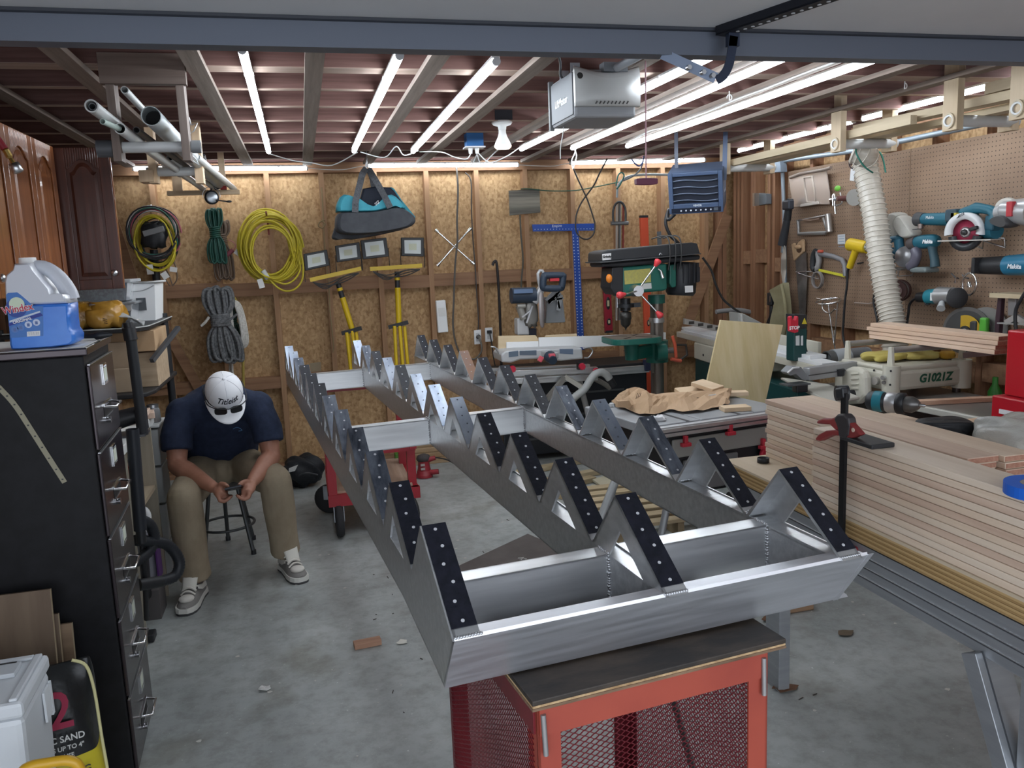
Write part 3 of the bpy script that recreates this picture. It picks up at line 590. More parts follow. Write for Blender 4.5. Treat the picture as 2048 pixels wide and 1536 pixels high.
def blob(o, X_, Y_, Z_, seed, k=.12, n=20, m=12, power=.7):
    rnd = random.Random(seed); ph = [(rnd.uniform(1,4), rnd.uniform(1,4), rnd.uniform(0,6.3), rnd.uniform(.3,1)) for _ in range(7)]; vs = []
    for i in range(m+1):
        a = math.pi*i/m
        for j in range(n):
            t_ = 2*math.pi*j/n; d = V((math.sin(a)*math.cos(t_), math.sin(a)*math.sin(t_), -math.cos(a))); s_ = 1+k*sum(w_*math.sin(f*3*d.x+g*3*d.y+2*f*d.z+p) for f, g, p, w_ in ph)/2
            e = [math.copysign(abs(c)**power, c) for c in d]; vs.append(V(o)+V((e[0]*X_*s_, e[1]*Y_*s_, e[2]*Z_*s_)))
    return MB().add(vs, [(i*n+j, i*n+(j+1) % n, (i+1)*n+(j+1) % n, (i+1)*n+j) for i in range(m) for j in range(n)], True)
t = thing('bag_of_fasteners', 'crinkled clear bag holding an amber printed pouch on the shelf edge', 'bag', (-1.05,4.45,1.337))
blob((-1.16,4.47,1.405), .20, .085, .070, 3, .10, 28, 14).ob('pouch', mat('amber_plastic', (.28,.13,.012), .18, 0, (.50,.30,.07), (16,9,9), 4, 1, lo=.4, hi=.62), t)
blob((-.965,4.46,1.40), .085, .085, .068, 8, .16, 24, 12).ob('pouch', mat('amber_film', (.36,.17,.015), .15, 0, (.44,.24,.05), (7,7,7), 3, .8), t)
MB().sheet(lambda u, v: (-1.02+.23*u, 4.40+.10*v, 1.455-.105*u**1.3+.012*math.sin(9*u+5*v)), 10, 6).ob('wrapper', mat('clear_wrap', (.75,.76,.76), .12, trans=.6, bump=.8, scale=(18,18,18)), t, thick=.002)
pr = MB()
for k in range(3): pr.bar((-.995,4.372,1.385+.010*k), (-.94,4.372,1.365+.010*k), .002, .003)
pr.ob('printed_stripe', P(.05,.03,.02,.5), t)
# cardboard boxes and MDF stood on the lower shelf
for nm, lab, a, b, m in (('cardboard_box', 'long tan box at the top of the stack under the shelf', (-1.05,4.56,1.20),(-.765,4.95,1.305), M_card),
                         ('mdf_panel', 'square tan board standing in front of the shelf boxes, upper one', (-1.10,4.485,1.105),(-.845,4.505,1.26), mat('mdf', (.36,.27,.18), .8, 0, (.40,.30,.21), (9,9,9))),
                         ('mdf_panel', 'tan board standing lowest in front of the shelf boxes beside the black pole', (-1.12,4.45,1.008),(-.835,4.470,1.13), mat('mdf_b', (.38,.29,.20), .8, 0, (.42,.33,.23), (9,9,9))),
                         ('cardboard_box', 'small open tan box behind the standing boards on the shelf', (-1.04,4.60,1.008),(-.775,4.98,1.19), wood('box_wood', (.42,.31,.20), (.54,.41,.28), 'x'))):
    tag(MB().box(a, b).ob(nm, m, None, .003, origin=((a[0]+b[0])/2,(a[1]+b[1])/2,a[2])), lab, 'box' if 'box' in nm else 'board') if False else None
    o = MB().box(a, b).ob(nm, m, None, .003); tag(o, lab, 'box' if 'box' in nm else 'board')
t = thing('bar_stock', 'dark square steel bar sticking up diagonally beside the shelf', 'bar', (-.72,4.5,1.2)); MB().bar((-0.78,4.5,1.154), (-0.671,4.75,1.301), .022, .022).ob('bar', P(.06,.062,.068,.5), t)
# counter with scraps and tools
ct2 = thing('work_counter', 'white laminate counter along the left wall behind the filing cabinet', 'counter', (-1.1,3.7,0))
MB().box((-1.49,3.14,.875), (-.757,4.255,.915)).ob('countertop', P(.66,.67,.65,.4), ct2, .003)
MB().box((-.80,3.25,.0), (-.775,3.66,.874)).ob('end_panel', wood('grey_ply', (.17,.155,.12), (.26,.24,.19), 'z', .6), ct2); MB().box((-1.49,3.66,.0), (-.78,3.69,.874)).ob('divider', wood('grey_ply2', (.30,.26,.20), (.38,.33,.26), 'z', .6), ct2)
MB().box((-1.49,4.20,.0), (-.77,4.22,.874)).ob('divider', wood('grey_ply3', (.30,.26,.20), (.38,.33,.26), 'z', .6), ct2); MB().box((-1.49,3.69,.555), (-.775,4.20,.575)).ob('shelf_board', wood('shelf_y', (.34,.27,.19), (.44,.36,.26), 'y', .6), ct2)
M_scr = wood('scrap_wood', (.55,.39,.30), (.66,.50,.40), 'y')
for i, (lab, c, d, rot) in enumerate((('flat pinkish offcut lying on the white counter, nearest the man', (-.80,4.08,.955), (.105,.16,.022), .05), ('larger pinkish offcut on the counter, underneath the small sticks', (-.93,4.05,.926), (.20,.20,.022), -.12), ('thick reddish block of scrap at the back of the counter', (-.80,4.18,.930), (.12,.10,.028), .2),
        ('thin pinkish stick leaning on the counter offcuts, left of the pair', (-.965,3.92,.946), (.022,.20,.016), .45), ('thin pinkish stick leaning on the counter offcuts, right of the pair', (-.925,3.94,.948), (.022,.19,.016), .25))):
    r_ = V((math.cos(rot), math.sin(rot), 0)); s_ = V((-math.sin(rot), math.cos(rot), 0)); o = MB().obox(c, d, r_, s_, RZ).ob('wood_offcut', M_scr, None, .002); tag(o, lab, 'wood scrap')
t = thing('router', 'black power tool sitting on the counter at the foot of the black pole', 'power tool', (-.86,3.75,.916))
MB().cyl((-.84,3.75,.98), (-.74,3.78,1.0), .042, .036).ob('body', M_blk, t, .006); MB().tube(spline([(-.90,3.72,1.0),(-.93,3.71,1.03),(-.88,3.70,1.055),(-.82,3.72,1.04)], 5), .012, 8).ob('handle', P(.05,.052,.055,.6), t); MB().lathe([(.022-.004*(k % 2), .008*k) for k in range(9)], (-.885,3.70,.925), (.1,0,1), 12).ob('spring', M_dkgrey, t); MB().box((-.74,3.74,.935), (-.70,3.80,1.03)).ob('fence', M_blk, t)
MB().box((-.90,3.70,.9155), (-.70,3.82,.924)).ob('base', M_dsteel, t)
t = thing('heat_nozzle', 'small brown cordless drill lying on the near edge of the white counter', 'power tool', (-.76,3.4,.916)); MB().lathe([(.03,0),(.032,.05),(.022,.09),(.018,.11),(.020,.13),(.012,.145)], (-.93,3.45,.95), (.9,-.05,-.05), 14).ob('body', P(.10,.065,.05,.5), t)
# vacuum wand, hose, floor pole
t = thing('shop_vacuum', 'black shop vacuum behind the filing cabinet with ribbed hose and wand', 'vacuum', (-.85,3.55,0))
MB().pipe((-0.691,3.42,1.003), (-0.704,3.42,0.591), .0245, .021, 18).ob('wand', P(.016,.019,.026,.5), t)
MB().cyl((-0.704,3.42,0.591), (-0.704,3.42,0.538), .019, n=14).ob('wand_joint', M_blk, t)
def ribbed(pts, r, pitch, t, m, n=12, name='hose', k=.12):
    p = spline(pts, 40); out = [p[0]]; acc = 0
    for a, b in zip(p, p[1:]):
        acc += (b-a).length
        if acc >= pitch/2: out.append(b); acc = 0
    return MB().tube(out, [r*(1+k*(i % 2)) for i in range(len(out))], n).ob(name, m, t)
M_hose = P(.017,.019,.024,.5)
ribbed([(-0.704,3.46,0.62), (-0.682,3.5,0.583), (-0.675,3.52,0.522), (-0.693,3.5,0.477), (-0.727,3.46,0.457), (-0.758,3.44,0.444)], .0205, .010, t, M_hose)
ribbed([(-0.733,3.44,0.546), (-0.69,3.5,0.513), (-0.635,3.56,0.471), (-0.6,3.58,0.392), (-0.615,3.56,0.335), (-0.663,3.52,0.33)], .0215, .010, t, M_hose)
MB().cyl((-0.663,3.52,0.33), (-0.742,3.46,0.348), .0235, .025).ob('hose_cuff', M_blk, t)
MB().lathe([(.13,.12),(.15,.14),(.155,.33),(.14,.36),(.10,.40),(0,.41)], (-.93,3.86,0), RZ, 24).ob('tank', M_blk, t)
for a in range(4): MB().cyl((-.93+.13*math.cos(a*1.57+.6),3.86+.13*math.sin(a*1.57+.6),.02), (-.93+.13*math.cos(a*1.57+.6),3.86+.13*math.sin(a*1.57+.6),.13), .018).ob('caster_post', M_blk, t)
MB().tube([(-0.721,3.5,0.503), (-0.726,3.5,0.33), (-0.762,3.62,0.133)], .011, 8).ob('tool_bar', M_blk, t); MB().cbox((-.775,3.70,.02), (.05,.07,.035)).ob('foot', M_blk, t, .006)
t = thing('tall_black_pole', 'tall black capped pole leaning behind the filing cabinet', 'pole', (-0.709,3.72,1.071))
MB().cyl((-.715,3.74,.917), (-0.717,3.72,1.329), .0215, n=16).ob('pole', P(.02,.022,.026,.55), t); MB().cyl((-0.717,3.72,1.329), (-0.721,3.72,1.382), .027, n=16).ob('collar', M_blk, t); MB().cyl((-0.721,3.72,1.382), (-0.723,3.72,1.403), .019, n=16).ob('cap', M_blk, t)
# under-counter storage
t = thing('spray_can', 'red and yellow can of spray on the shelf under the counter', 'can', (-.82,3.95,.575)); MB().cyl((-.82,3.95,.576), (-.82,3.95,.67), .032).ob('can', P(.55,.50,.02,.4), t); MB().cyl((-.82,3.95,.671), (-.82,3.95,.74), .032, .026).ob('label_top', P(.35,.03,.015,.4), t); MB().cyl((-.82,3.95,.741), (-.82,3.95,.77), .014).ob('cap', M_wht, t)
t = thing('detergent_jug', 'grey cleaner jug with purple label on the floor under the counter', 'bottle', (-.84,4.0,0)); blob((-.84,4.0,.29), .075, .06, .15, 2, .02, 16, 10, .55).ob('body', P(.20,.20,.23,.35), t); MB().box((-.762,3.95,.18), (-.755,4.05,.34)).ob('label', P(.10,.03,.16,.4), t); MB().tube(spline([(-.80,3.97,.42),(-.78,3.98,.48),(-.80,4.0,.515),(-.84,4.02,.50)], 5), .016, 8).ob('grip', P(.7,.7,.7,.4), t)
MB().box((-.93,3.92,.0), (-.76,4.08,.142)).ob('box_under_jug', P(.10,.09,.09,.7)); tag(bpy.data.objects['box_under_jug'], 'dark low box on the floor under the counter', 'box'); bpy.data.objects['box_under_jug'].name = 'low_box'
t = thing('drawer_tower', 'white plastic drawer tower on the floor beside the counter', 'drawers', (-.9,4.42,0))
M_frost = mat('frosted_plastic', (.48,.50,.50), .4, trans=.25)
for k in range(4): MB().box((-1.2,4.42,.02+k*.20), (-.775,4.62,.21+k*.20)).ob('drawer', M_frost, t, .006)
MB().box((-1.22,4.41,.82), (-.765,4.63,.835)).ob('top', P(.62,.63,.62,.4), t, .004)
t = thing('jar', 'glass jar with metal lid on the shelf beside the man', 'jar', (-.80,4.55,.836)); MB().lathe([(.03,0),(.034,.01),(.034,.06),(.027,.075)], (-.80,4.5,.836), RZ, 16).ob('glass', M_clear, t); MB().cyl((-.80,4.5,.912), (-.80,4.5,.928), .029).ob('lid', M_steel, t)
# ---- bottom left corner: plywood, sand bag, cooler
M_oldply = wood('old_plywood_face', (.125,.085,.058), (.215,.155,.105), 'z', .25, .7)
M_lightedge = wood('light_ply_edge', (.36,.28,.18), (.46,.37,.25), 'z')
for i, (px, py, y, xl, lab, m) in enumerate(((100,1178,2.50,-1.6,'tallest brown plywood sheet leaning on the filing cabinet',M_oldply),(121,1220,2.56,-1.5,'middle plywood strip of the sheets leaning on the cabinet',M_oldply),(149,1237,2.62,-1.45,'shortest plywood sheet nearest the filing cabinet side',wood('ply_knots', (.17,.11,.068), (.26,.18,.115), 'x', .5)))):
    pass
def lean(lab, xr, zt, yt, yb, m):
    t = thing('plywood_sheet', lab, 'plywood', (xr-.3,yb,0), None); n = V((0,zt,yt-yb)).normalized(); n = V((0, n.y, -n.z)) if False else V((0,-(zt),(yt-yb))).normalized()
    a = [V((xr-.62,yb,0)), V((xr,yb,0)), V((xr,yt,zt)), V((xr-.62,yt,zt))]; MB().slab(a, -n*.012).ob('panel', m, t)
    MB().slab([a[1]+V((.0002,0,0)), a[2]+V((.0002,0,0)), a[2]+V((.0006,0,0))-n*0, a[1]+V((.0006,0,0))], -n*.012).ob('edge', M_lightedge, t)
lean('tallest brown plywood sheet leaning on the filing cabinet', -0.796, 0.694, 2.578, 2.49, M_oldply)
lean('middle plywood strip among the three sheets leaning on the cabinet', -0.788, 0.609, 2.592, 2.515, M_oldply)
lean('shortest plywood sheet, the one closest to the cabinet side', -0.759, 0.568, 2.607, 2.54, wood('ply_knots', (.17,.11,.068), (.26,.18,.115), 'x', .5))
sb = thing('sand_bag', 'black and yellow bag of polymeric sand standing against the cabinet', 'bag', (-.80,2.36,0))
M_bagk = mat('black_bag_plastic', (.010,.011,.012), .35, 0, (.016,.017,.018), (9,9,9), 4, .5); M_bagy = mat('yellow_bag_plastic', (.62,.52,.03), .4, 0, (.54,.44,.03), (6,6,6), 4, .3)
bx = (-.93,-.664); bya, byb = 2.30, 2.44
def bagring(z, k=1.0, w_=1.0):
    cx, cy = (bx[0]+bx[1])/2, (bya+byb)/2; hw, hd = (bx[1]-bx[0])/2*w_, (byb-bya)/2*k
    return [V((cx+hw*math.copysign(abs(math.cos(a))**.7, math.cos(a))+.010*math.sin(3*a+z*14), cy+.0+hd*math.copysign(abs(math.sin(a))**.8, math.sin(a))+.006*math.sin(5*a+z*23)+.05*z+.25*hw*math.cos(a), z)) for a in [2*math.pi*i/28 for i in range(28)]]
MB().loft([bagring(z, k, w_) for z, k, w_ in ((0,.8,.95),(.03,1,1),(.10,1.08,1.02),(.20,1.05,1.0),(.2845,1.0,1.0))]).ob('lower_bag', M_bagy, sb)
MB().loft([bagring(z, k, w_) for z, k, w_ in ((.285,1.0,1.0),(.33,1.0,1.0),(.39,.95,.98),(.45,.8,.96),(.50,.5,.93),(.525,.2,.90),(.535,.06,.88))]).ob('upper_bag', M_bagk, sb, sub=1)
MB().tube(spline([(bx[1]+.004,2.385,.02),(bx[1]+.012,2.39,.15),(bx[1]+.006,2.395,.30),(bx[1]+.001,2.40,.44),(bx[1]-.012,2.40,.52),(bx[1]-.045,2.395,.545)], 5), .0045, 6).ob('seam', P(.62,.58,.30,.6), sb)
for s_, z, sz, tx, m in (('2', .43, .15, -.735, P(.30,.012,.05,.5)), ('POLYMERIC SAND', .352, .026, -.775, P(.62,.62,.60,.6)), ('FOR JOINTS UP TO 4"', .325, .018, -.762, P(.55,.55,.53,.6)), ('RESIDENTIAL USE', .302, .017, -.770, P(.55,.55,.53,.6)), ('18 KG', .25, .03, -.71, P(.03,.03,.03,.6))):
    text('lettering', s_, sz, (tx, 2.288+.05*z+.25*(tx+.797), z), (1,.25,0), (0,.05,1), m, sb, bold=.0018 if s_ == '2' else .0004, sx=.9)
co = thing('cooler_box', 'white plastic camp cooler with latch lid in the bottom left corner', 'cooler', (-.9,1.85,0))
M_cool = P(.60,.63,.66,.4); CZ = .64
cA, cB = (-0.719,2.256,0.64), (-0.708,2,0.64)
cdir = (V(cB)-V(cA)); cdir.z = 0; cl = cdir.length; cdir.normalize(); cper = V((cdir.y, -cdir.x, 0)); cper = cper if cper.x < 0 else -cper
def CQ(e, n, z): return V((cA[0],cA[1],0))+cdir*e+cper*n+V((0,0,z))
def cq(mb, e0, e1, n0, n1, z0, z1, tp=0): return mb.hexa([CQ(e0+tp,n0+tp,z0),CQ(e1-tp,n0+tp,z0),CQ(e1-tp,n1-tp,z0),CQ(e0+tp,n1-tp,z0),CQ(e0,n0,z1),CQ(e1,n0,z1),CQ(e1,n1,z1),CQ(e0,n1,z1)])
cq(MB(), .004, cl-.004, .004, .5, .0, CZ-.045, .02).ob('tub', M_cool, co, .015); cq(MB(), 0, cl, 0, .505, CZ-.044, CZ-.004).ob('lid', M_cool, co, .010)
cq(MB(), .01, cl-.01, .012, .03, CZ-.0038, CZ+.004).ob('lid_rim', M_cool, co, .003); cq(MB(), .01, .03, .03, .49, CZ-.0038, CZ+.004).ob('lid_rim', M_cool, co, .003)
cq(MB(), .05, .115, .05, .105, CZ-.0038, CZ+.008).ob('latch', P(.52,.55,.58,.4), co, .002); cq(MB(), .05, .056, .06, .10, CZ+.0082, CZ+.0095).ob('latch_slot', P(.03,.03,.03,.6), co)
cq(MB(), .10, cl-.02, .13, .45, CZ-.0038, CZ+.005).ob('lid_panel', M_cool, co, .004); cq(MB(), .02, .035, -.0015, .0035, CZ-.16, CZ-.07).ob('sticker', P(.72,.75,.78,.5), co); cq(MB(), .04, .09, -.0015, .004, CZ-.15, CZ-.07).ob('sticker', P(.70,.73,.76,.5), co)
t = thing('step_stool', 'yellow tubular handle poking up at the bottom left corner', 'handle', (-.72,1.85,0)); MB().tube(spline([(-0.721,1.9,0.483), (-0.685,1.9,0.527), (-0.639,1.9,0.532), (-0.593,1.9,0.528), (-0.575,1.9,0.502), (-0.571,1.9,0.425)], 5), .012, 10).ob('handle', P(.60,.34,.02,.35), t)

# ================================================================ the man on the stool
M_skin = mat('skin', (.30,.135,.085), .5, 0, (.36,.17,.115), (14,14,14), 4, .06); M_shirt = mat('navy_cotton', (.010,.017,.042), .85, 0, (.016,.026,.060), (30,30,30), 3, .35, bscale=16)
M_khaki = mat('khaki_twill', (.235,.185,.125), .85, 0, (.30,.245,.17), (7,7,5), 4, .5, bscale=11); M_beard = P(.022,.014,.010,.8)
pr = thing('person', 'man in white cap, navy shirt and khaki trousers seated on stool looking at phone', 'person', (-.47,4.55,0))
def remesh(o, vox, sm=2):
    md = o.modifiers.new('skin_over', 'REMESH'); md.mode = 'VOXEL'; md.voxel_size = vox; md.use_smooth_shade = True
    if sm: m2 = o.modifiers.new('smooth', 'SMOOTH'); m2.factor = .5; m2.iterations = sm
    return o
def limb(mb, pts, rs, n=14):
    mb.tube(pts, rs, n)
    for p, r in zip(pts, rs): mb.ball(p, r, 12, 8)
    return mb
def ering(c, ax, rx, ry, up, n=24, pw=1.0):
    """ellipse ring round axis ax at c: rx along X, ry along (ax x X)"""
    ax = V(ax).normalized(); X = V((1,0,0)); X = (X-ax*X.dot(ax)).normalized(); Y = ax.cross(X)
    return [V(c)+X*rx*math.copysign(abs(math.cos(t))**pw, math.cos(t))+Y*ry*math.copysign(abs(math.sin(t))**pw, math.sin(t)) for t in [2*math.pi*k/n for k in range(n)]]
shR, shL = (-.655,4.47,.872), (-.282,4.47,.877); elR, elL = (-.690,4.36,.625), (-.228,4.37,.625)
wrR, wrL = (-.505,4.135,.553), (-.318,4.135,.556)
hipR, hipL = (-.60,4.74,.52), (-.42,4.74,.52); knR, knL = (-.640,4.14,.510), (-.212,4.24,.525); anR, anL = (-.622,4.10,.12), (-.196,4.315,.125)
TOR = [((-.515,4.78,.50),.165,.115),((-.515,4.76,.58),.185,.135),((-.505,4.70,.68),.195,.145),((-.49,4.62,.78),.200,.135),((-.475,4.54,.87),.205,.115),((-.470,4.50,.93),.165,.085),((-.468,4.46,.975),.085,.065)]
def torso(mb, k=0):
    rings = []
    for i, (c, rx, ry) in enumerate(TOR):
        a = V(TOR[min(i+1,6)][0])-V(TOR[max(i-1,0)][0]); rings.append(ering(c, a, rx+k, ry+k, None, pw=.85))
    mb.loft(rings)
# head frame: looking down at the phone
hp_, hy_ = math.radians(48), math.radians(14)
hf = V((math.sin(hy_)*math.cos(hp_), -math.cos(hy_)*math.cos(hp_), -math.sin(hp_))); hr = V((math.cos(hy_), math.sin(hy_), 0)).normalized()
hr = (hr + V((0,0,.10))).normalized(); hr = (hr-hf*hr.dot(hf)).normalized(); hu = hf.cross(hr)
hc = V((-.428,4.325,.985))
def HD(r_, f_, u_): return hc+hr*r_+hf*f_+hu*u_
b = MB(); torso(b)
limb(b, [shR, ((shR[0]+elR[0])/2-.012,(shR[1]+elR[1])/2,.77), elR], [.070,.060,.046]); limb(b, [shL, ((shL[0]+elL[0])/2+.012,(shL[1]+elL[1])/2,.77), elL], [.070,.060,.046])
limb(b, [elR, lerp(elR, wrR, .3), lerp(elR, wrR, .7), wrR], [.048,.051,.040,.030]); limb(b, [elL, lerp(elL, wrL, .3), lerp(elL, wrL, .7), wrL], [.048,.051,.040,.030])
for h, k, a in ((hipR,knR,anR),(hipL,knL,anL)):
    limb(b, [h, lerp(h,k,.5), k], [.088,.080,.060]); limb(b, [k, lerp(k,a,.35), lerp(k,a,.75), a], [.056,.058,.042,.038])
    b.ball((a[0],a[1]-.01,.07), (.024,.04,.03), 12, 8)
limb(b, [(-.468,4.47,.97), (-.455,4.41,.985), tuple(HD(0,-.03,-.05))], [.065,.058,.055])
b.ball(hc, (.076,.097,.108), 20, 14, hr, hf, hu); b.ball(HD(0,.028,-.062), (.058,.062,.055), 16, 10, hr, hf, hu)
b.ball(HD(0,.096,-.018), (.014,.018,.024), 10, 8, hr, hf, hu); b.ball(HD(0,.090,.004), (.010,.012,.02), 8, 6, hr, hf, hu)
b.ball(HD(0,.082,-.064), (.026,.010,.008), 10, 6, hr, hf, hu); b.ball(HD(0,.080,-.076), (.024,.010,.008), 10, 6, hr, hf, hu); b.ball(HD(0,.078,-.103), (.026,.020,.016), 10, 6, hr, hf, hu)
for s in (-1, 1):
    b.ball(HD(s*.080,-.008,-.01), (.010,.022,.034), 10, 8, hr, hf, hu); b.ball(HD(s*.034,.082,.028), (.026,.010,.008), 10, 6, hr, hf, hu)
def hand(mb, wr, s):
    """s=-1: the hand at the picture's left of the phone; +1: at its right"""
    x0 = -.398+s*.052; w_ = V(wr)
    mb.tube([w_, (x0+s*.016,4.108,.548), (x0+s*.012,4.07,.540), (x0+s*.006,4.03,.532)], [.029,.034,.036,.026], 12, flat=.75)
    mb.ball((x0+s*.012,4.075,.541), (.022,.044,.031), 12, 8)
    for i, (yy, ln) in enumerate(((4.022,.92),(4.043,1.0),(4.064,.96),(4.084,.78))):
        z = .520-.004*i
        p = [(x0+s*.018,yy+.012,z+.016), (x0+s*.014,yy-.004,z-.006), (x0-s*.008*ln,yy-.008,z-.012), (x0-s*.030*ln,yy-.003,z-.002), (x0-s*.040*ln,yy,z+.006)]
        mb.tube(spline(p, 3), [.0105,.0105,.0105,.0102,.010,.010,.0098,.0095,.009,.0088,.0085,.008,.0072], 9); mb.ball(p[-1], .0078, 8, 6); mb.ball(p[1], .0112, 8, 6)
    t_ = [(x0+s*.016,4.105,.560), (x0+s*.006,4.078,.576), (x0-s*.010,4.055,.580), (x0-s*.026,4.040,.572)]
    mb.tube(spline(t_, 3), [.016,.0155,.015,.0145,.0135,.013,.0125,.012,.0115,.0098], 10); mb.ball(t_[-1], .0098, 8, 6)
hand(b, wrR, -1); hand(b, wrL, 1)
body = remesh(b.ob('body', M_skin, pr), .0055, 2)
for s in (-1, 1): MB().ball((-.398+s*.052-s*.024,4.036,.5815), (.006,.008,.002), 10, 6).ob('thumbnail', P(.45,.28,.22,.4), body)
for s in (-1, 1):
    e = MB().ball(HD(s*.034,.084,.016), .0115, 12, 8).ob('eye', P(.6,.58,.55,.3), body); MB().ball(HD(s*.034,.0925,.014), .005, 8, 6).ob('iris', P(.03,.015,.01,.3), e) if False else None
bd = MB().ball(HD(0,.034,-.082), (.064,.062,.046), 18, 10, hr, hf, hu)
for s in (-1, 1): bd.ball(HD(s*.060,.014,-.048), (.020,.040,.042), 12, 8, hr, hf, hu)
bd.ball(HD(0,.083,-.052), (.030,.012,.007), 10, 6, hr, hf, hu)
remesh(bd.ob('beard', M_beard, pr), .006, 1)
MB().ball(HD(0,-.02,.0), (.080,.090,.095), 18, 12, hr, hf, hu).ob('hair', M_beard, pr)
# cap
M_cap = P(.80,.81,.84,.7); cap = MB(); R_ = []
for i in range(11):
    a = (math.pi/2)*(i/10); q = math.cos(a)**.85 if i < 10 else .0; hgt = .018+.108*math.sin(a)**.9
    R_.append([HD(.092*q*math.cos(t), (.113*q)*math.sin(t)+.0, hgt-.030*(1 if math.sin(t) < 0 else .0)*abs(math.sin(t))*math.cos(a)) for t in [2*math.pi*k/32 for k in range(32)]])
cp = cap.loft(R_).ob('cap', M_cap, pr)
MB().ball(HD(0,0,.127), (.008,.008,.005), 10, 6, hr, hf, hu).ob('cap_button', M_cap, cp)
def brim(u, v):
    t = math.pi*(.08+.84*u); ext = math.sin(math.pi*u)**.6*.082; x = .094*math.cos(t); return HD(x*(1+.05*v), .108*math.sin(t)*(1-0)+ext*v, .016-.012*v-.9*x*x*1.8)
MB().sheet(brim, 24, 8).ob('cap_brim', M_cap, cp, thick=.004)
for k in range(6):
    a0 = math.pi/6+k*math.pi/3; MB().tube([HD(.0925*math.cos(x)**.85*math.cos(a0), .1135*math.cos(x)**.85*math.sin(a0), .0185+.108*math.sin(x)**.9-(.030*abs(math.sin(a0))*math.cos(x) if math.sin(a0) < 0 else 0)) for x in [1.45*j/10 for j in range(11)]], .0009, 5).ob('cap_seam', P(.62,.63,.68,.7), cp)
def conform(o, fn):
    for v_ in o.data.vertices: v_.co = fn(v_.co.x, v_.co.y, v_.co.z)-worldpos(o.parent)
    o.location = (0,0,0)
lt = text('lettering', 'Titleist', .045, worldpos(cp), RX, RY, P(.01,.011,.02,.6), cp, ext=.0004, bold=.0008, shear=.35)
def capmap(x, y, z):
    a = .47+(y+.0)/.108; q = math.cos(a)**.85; t = math.pi/2-x/.100; rr = 1.012+z*6
    return HD(.092*q*math.cos(t)*rr, .113*q*math.sin(t)*rr, (.018+.108*math.sin(a)**.9)*1.0+.0012)
wp = worldpos(cp)
for v_ in lt.data.vertices: v_.co = capmap(v_.co.x, v_.co.y, v_.co.z)-wp
# sunglasses parked on the brim
sg = MB(); M_lens = P(.012,.013,.016,.12)
for s in (-1, 1):
    o = [( .030*math.copysign(abs(math.cos(t))**.6, math.cos(t)), .0205*math.copysign(abs(math.sin(t))**.6, math.sin(t))-.002) for t in [2*math.pi*k/20 for k in range(20)]]
    n_ = (hf*.92+hr*s*.16+hu*.34).normalized(); x_ = (hr-n_*hr.dot(n_)).normalized(); y_ = n_.cross(x_); sg.prism(o, HD(s*.037,.128,.040), x_, y_, .004)
sgo = sg.ob('sunglasses', M_lens, pr); fm = MB().tube([HD(-.066,.118,.056), HD(-.036,.130,.060), HD(0,.134,.054), HD(.036,.130,.060), HD(.066,.118,.056)], .0028, 6)
for s in (-1, 1): fm.tube(spline([HD(s*.066,.118,.056), HD(s*.094,.085,.050), HD(s*.0985,.01,.034), HD(s*.094,-.05,.012)], 4), .0026, 6)
fm.ob('glasses_frame', M_blk, sgo)
# shirt
s_ = MB(); torso(s_, .012)
for sh, el, sx in ((shR,elR,-1),(shL,elL,1)):
    m_ = ((sh[0]+el[0])/2+sx*.014,(sh[1]+el[1])/2,.775); e_ = lerp(m_, el, .52); d = (V(e_)-V(m_)).normalized()
    limb(s_, [lerp(sh, (-.47,4.5,.92), .45), sh, m_], [.088,.086,.078]); s_.tube([m_, e_], [.080,.078], 16)
s_.tube([(-.470,4.50,.93), (-.466,4.45,.985)], [.11,.072], 18)
so = remesh(s_.ob('shirt', M_shirt, pr), .009, 4)
fish = [(-0.402,4.335,0.794), (-0.384,4.335,0.801), (-0.368,4.335,0.794), (-0.359,4.335,0.783), (-0.376,4.335,0.781)]
MB().tube(spline(fish, 4), .0011, 5).ob('chest_print', P(.06,.18,.36,.6), so)
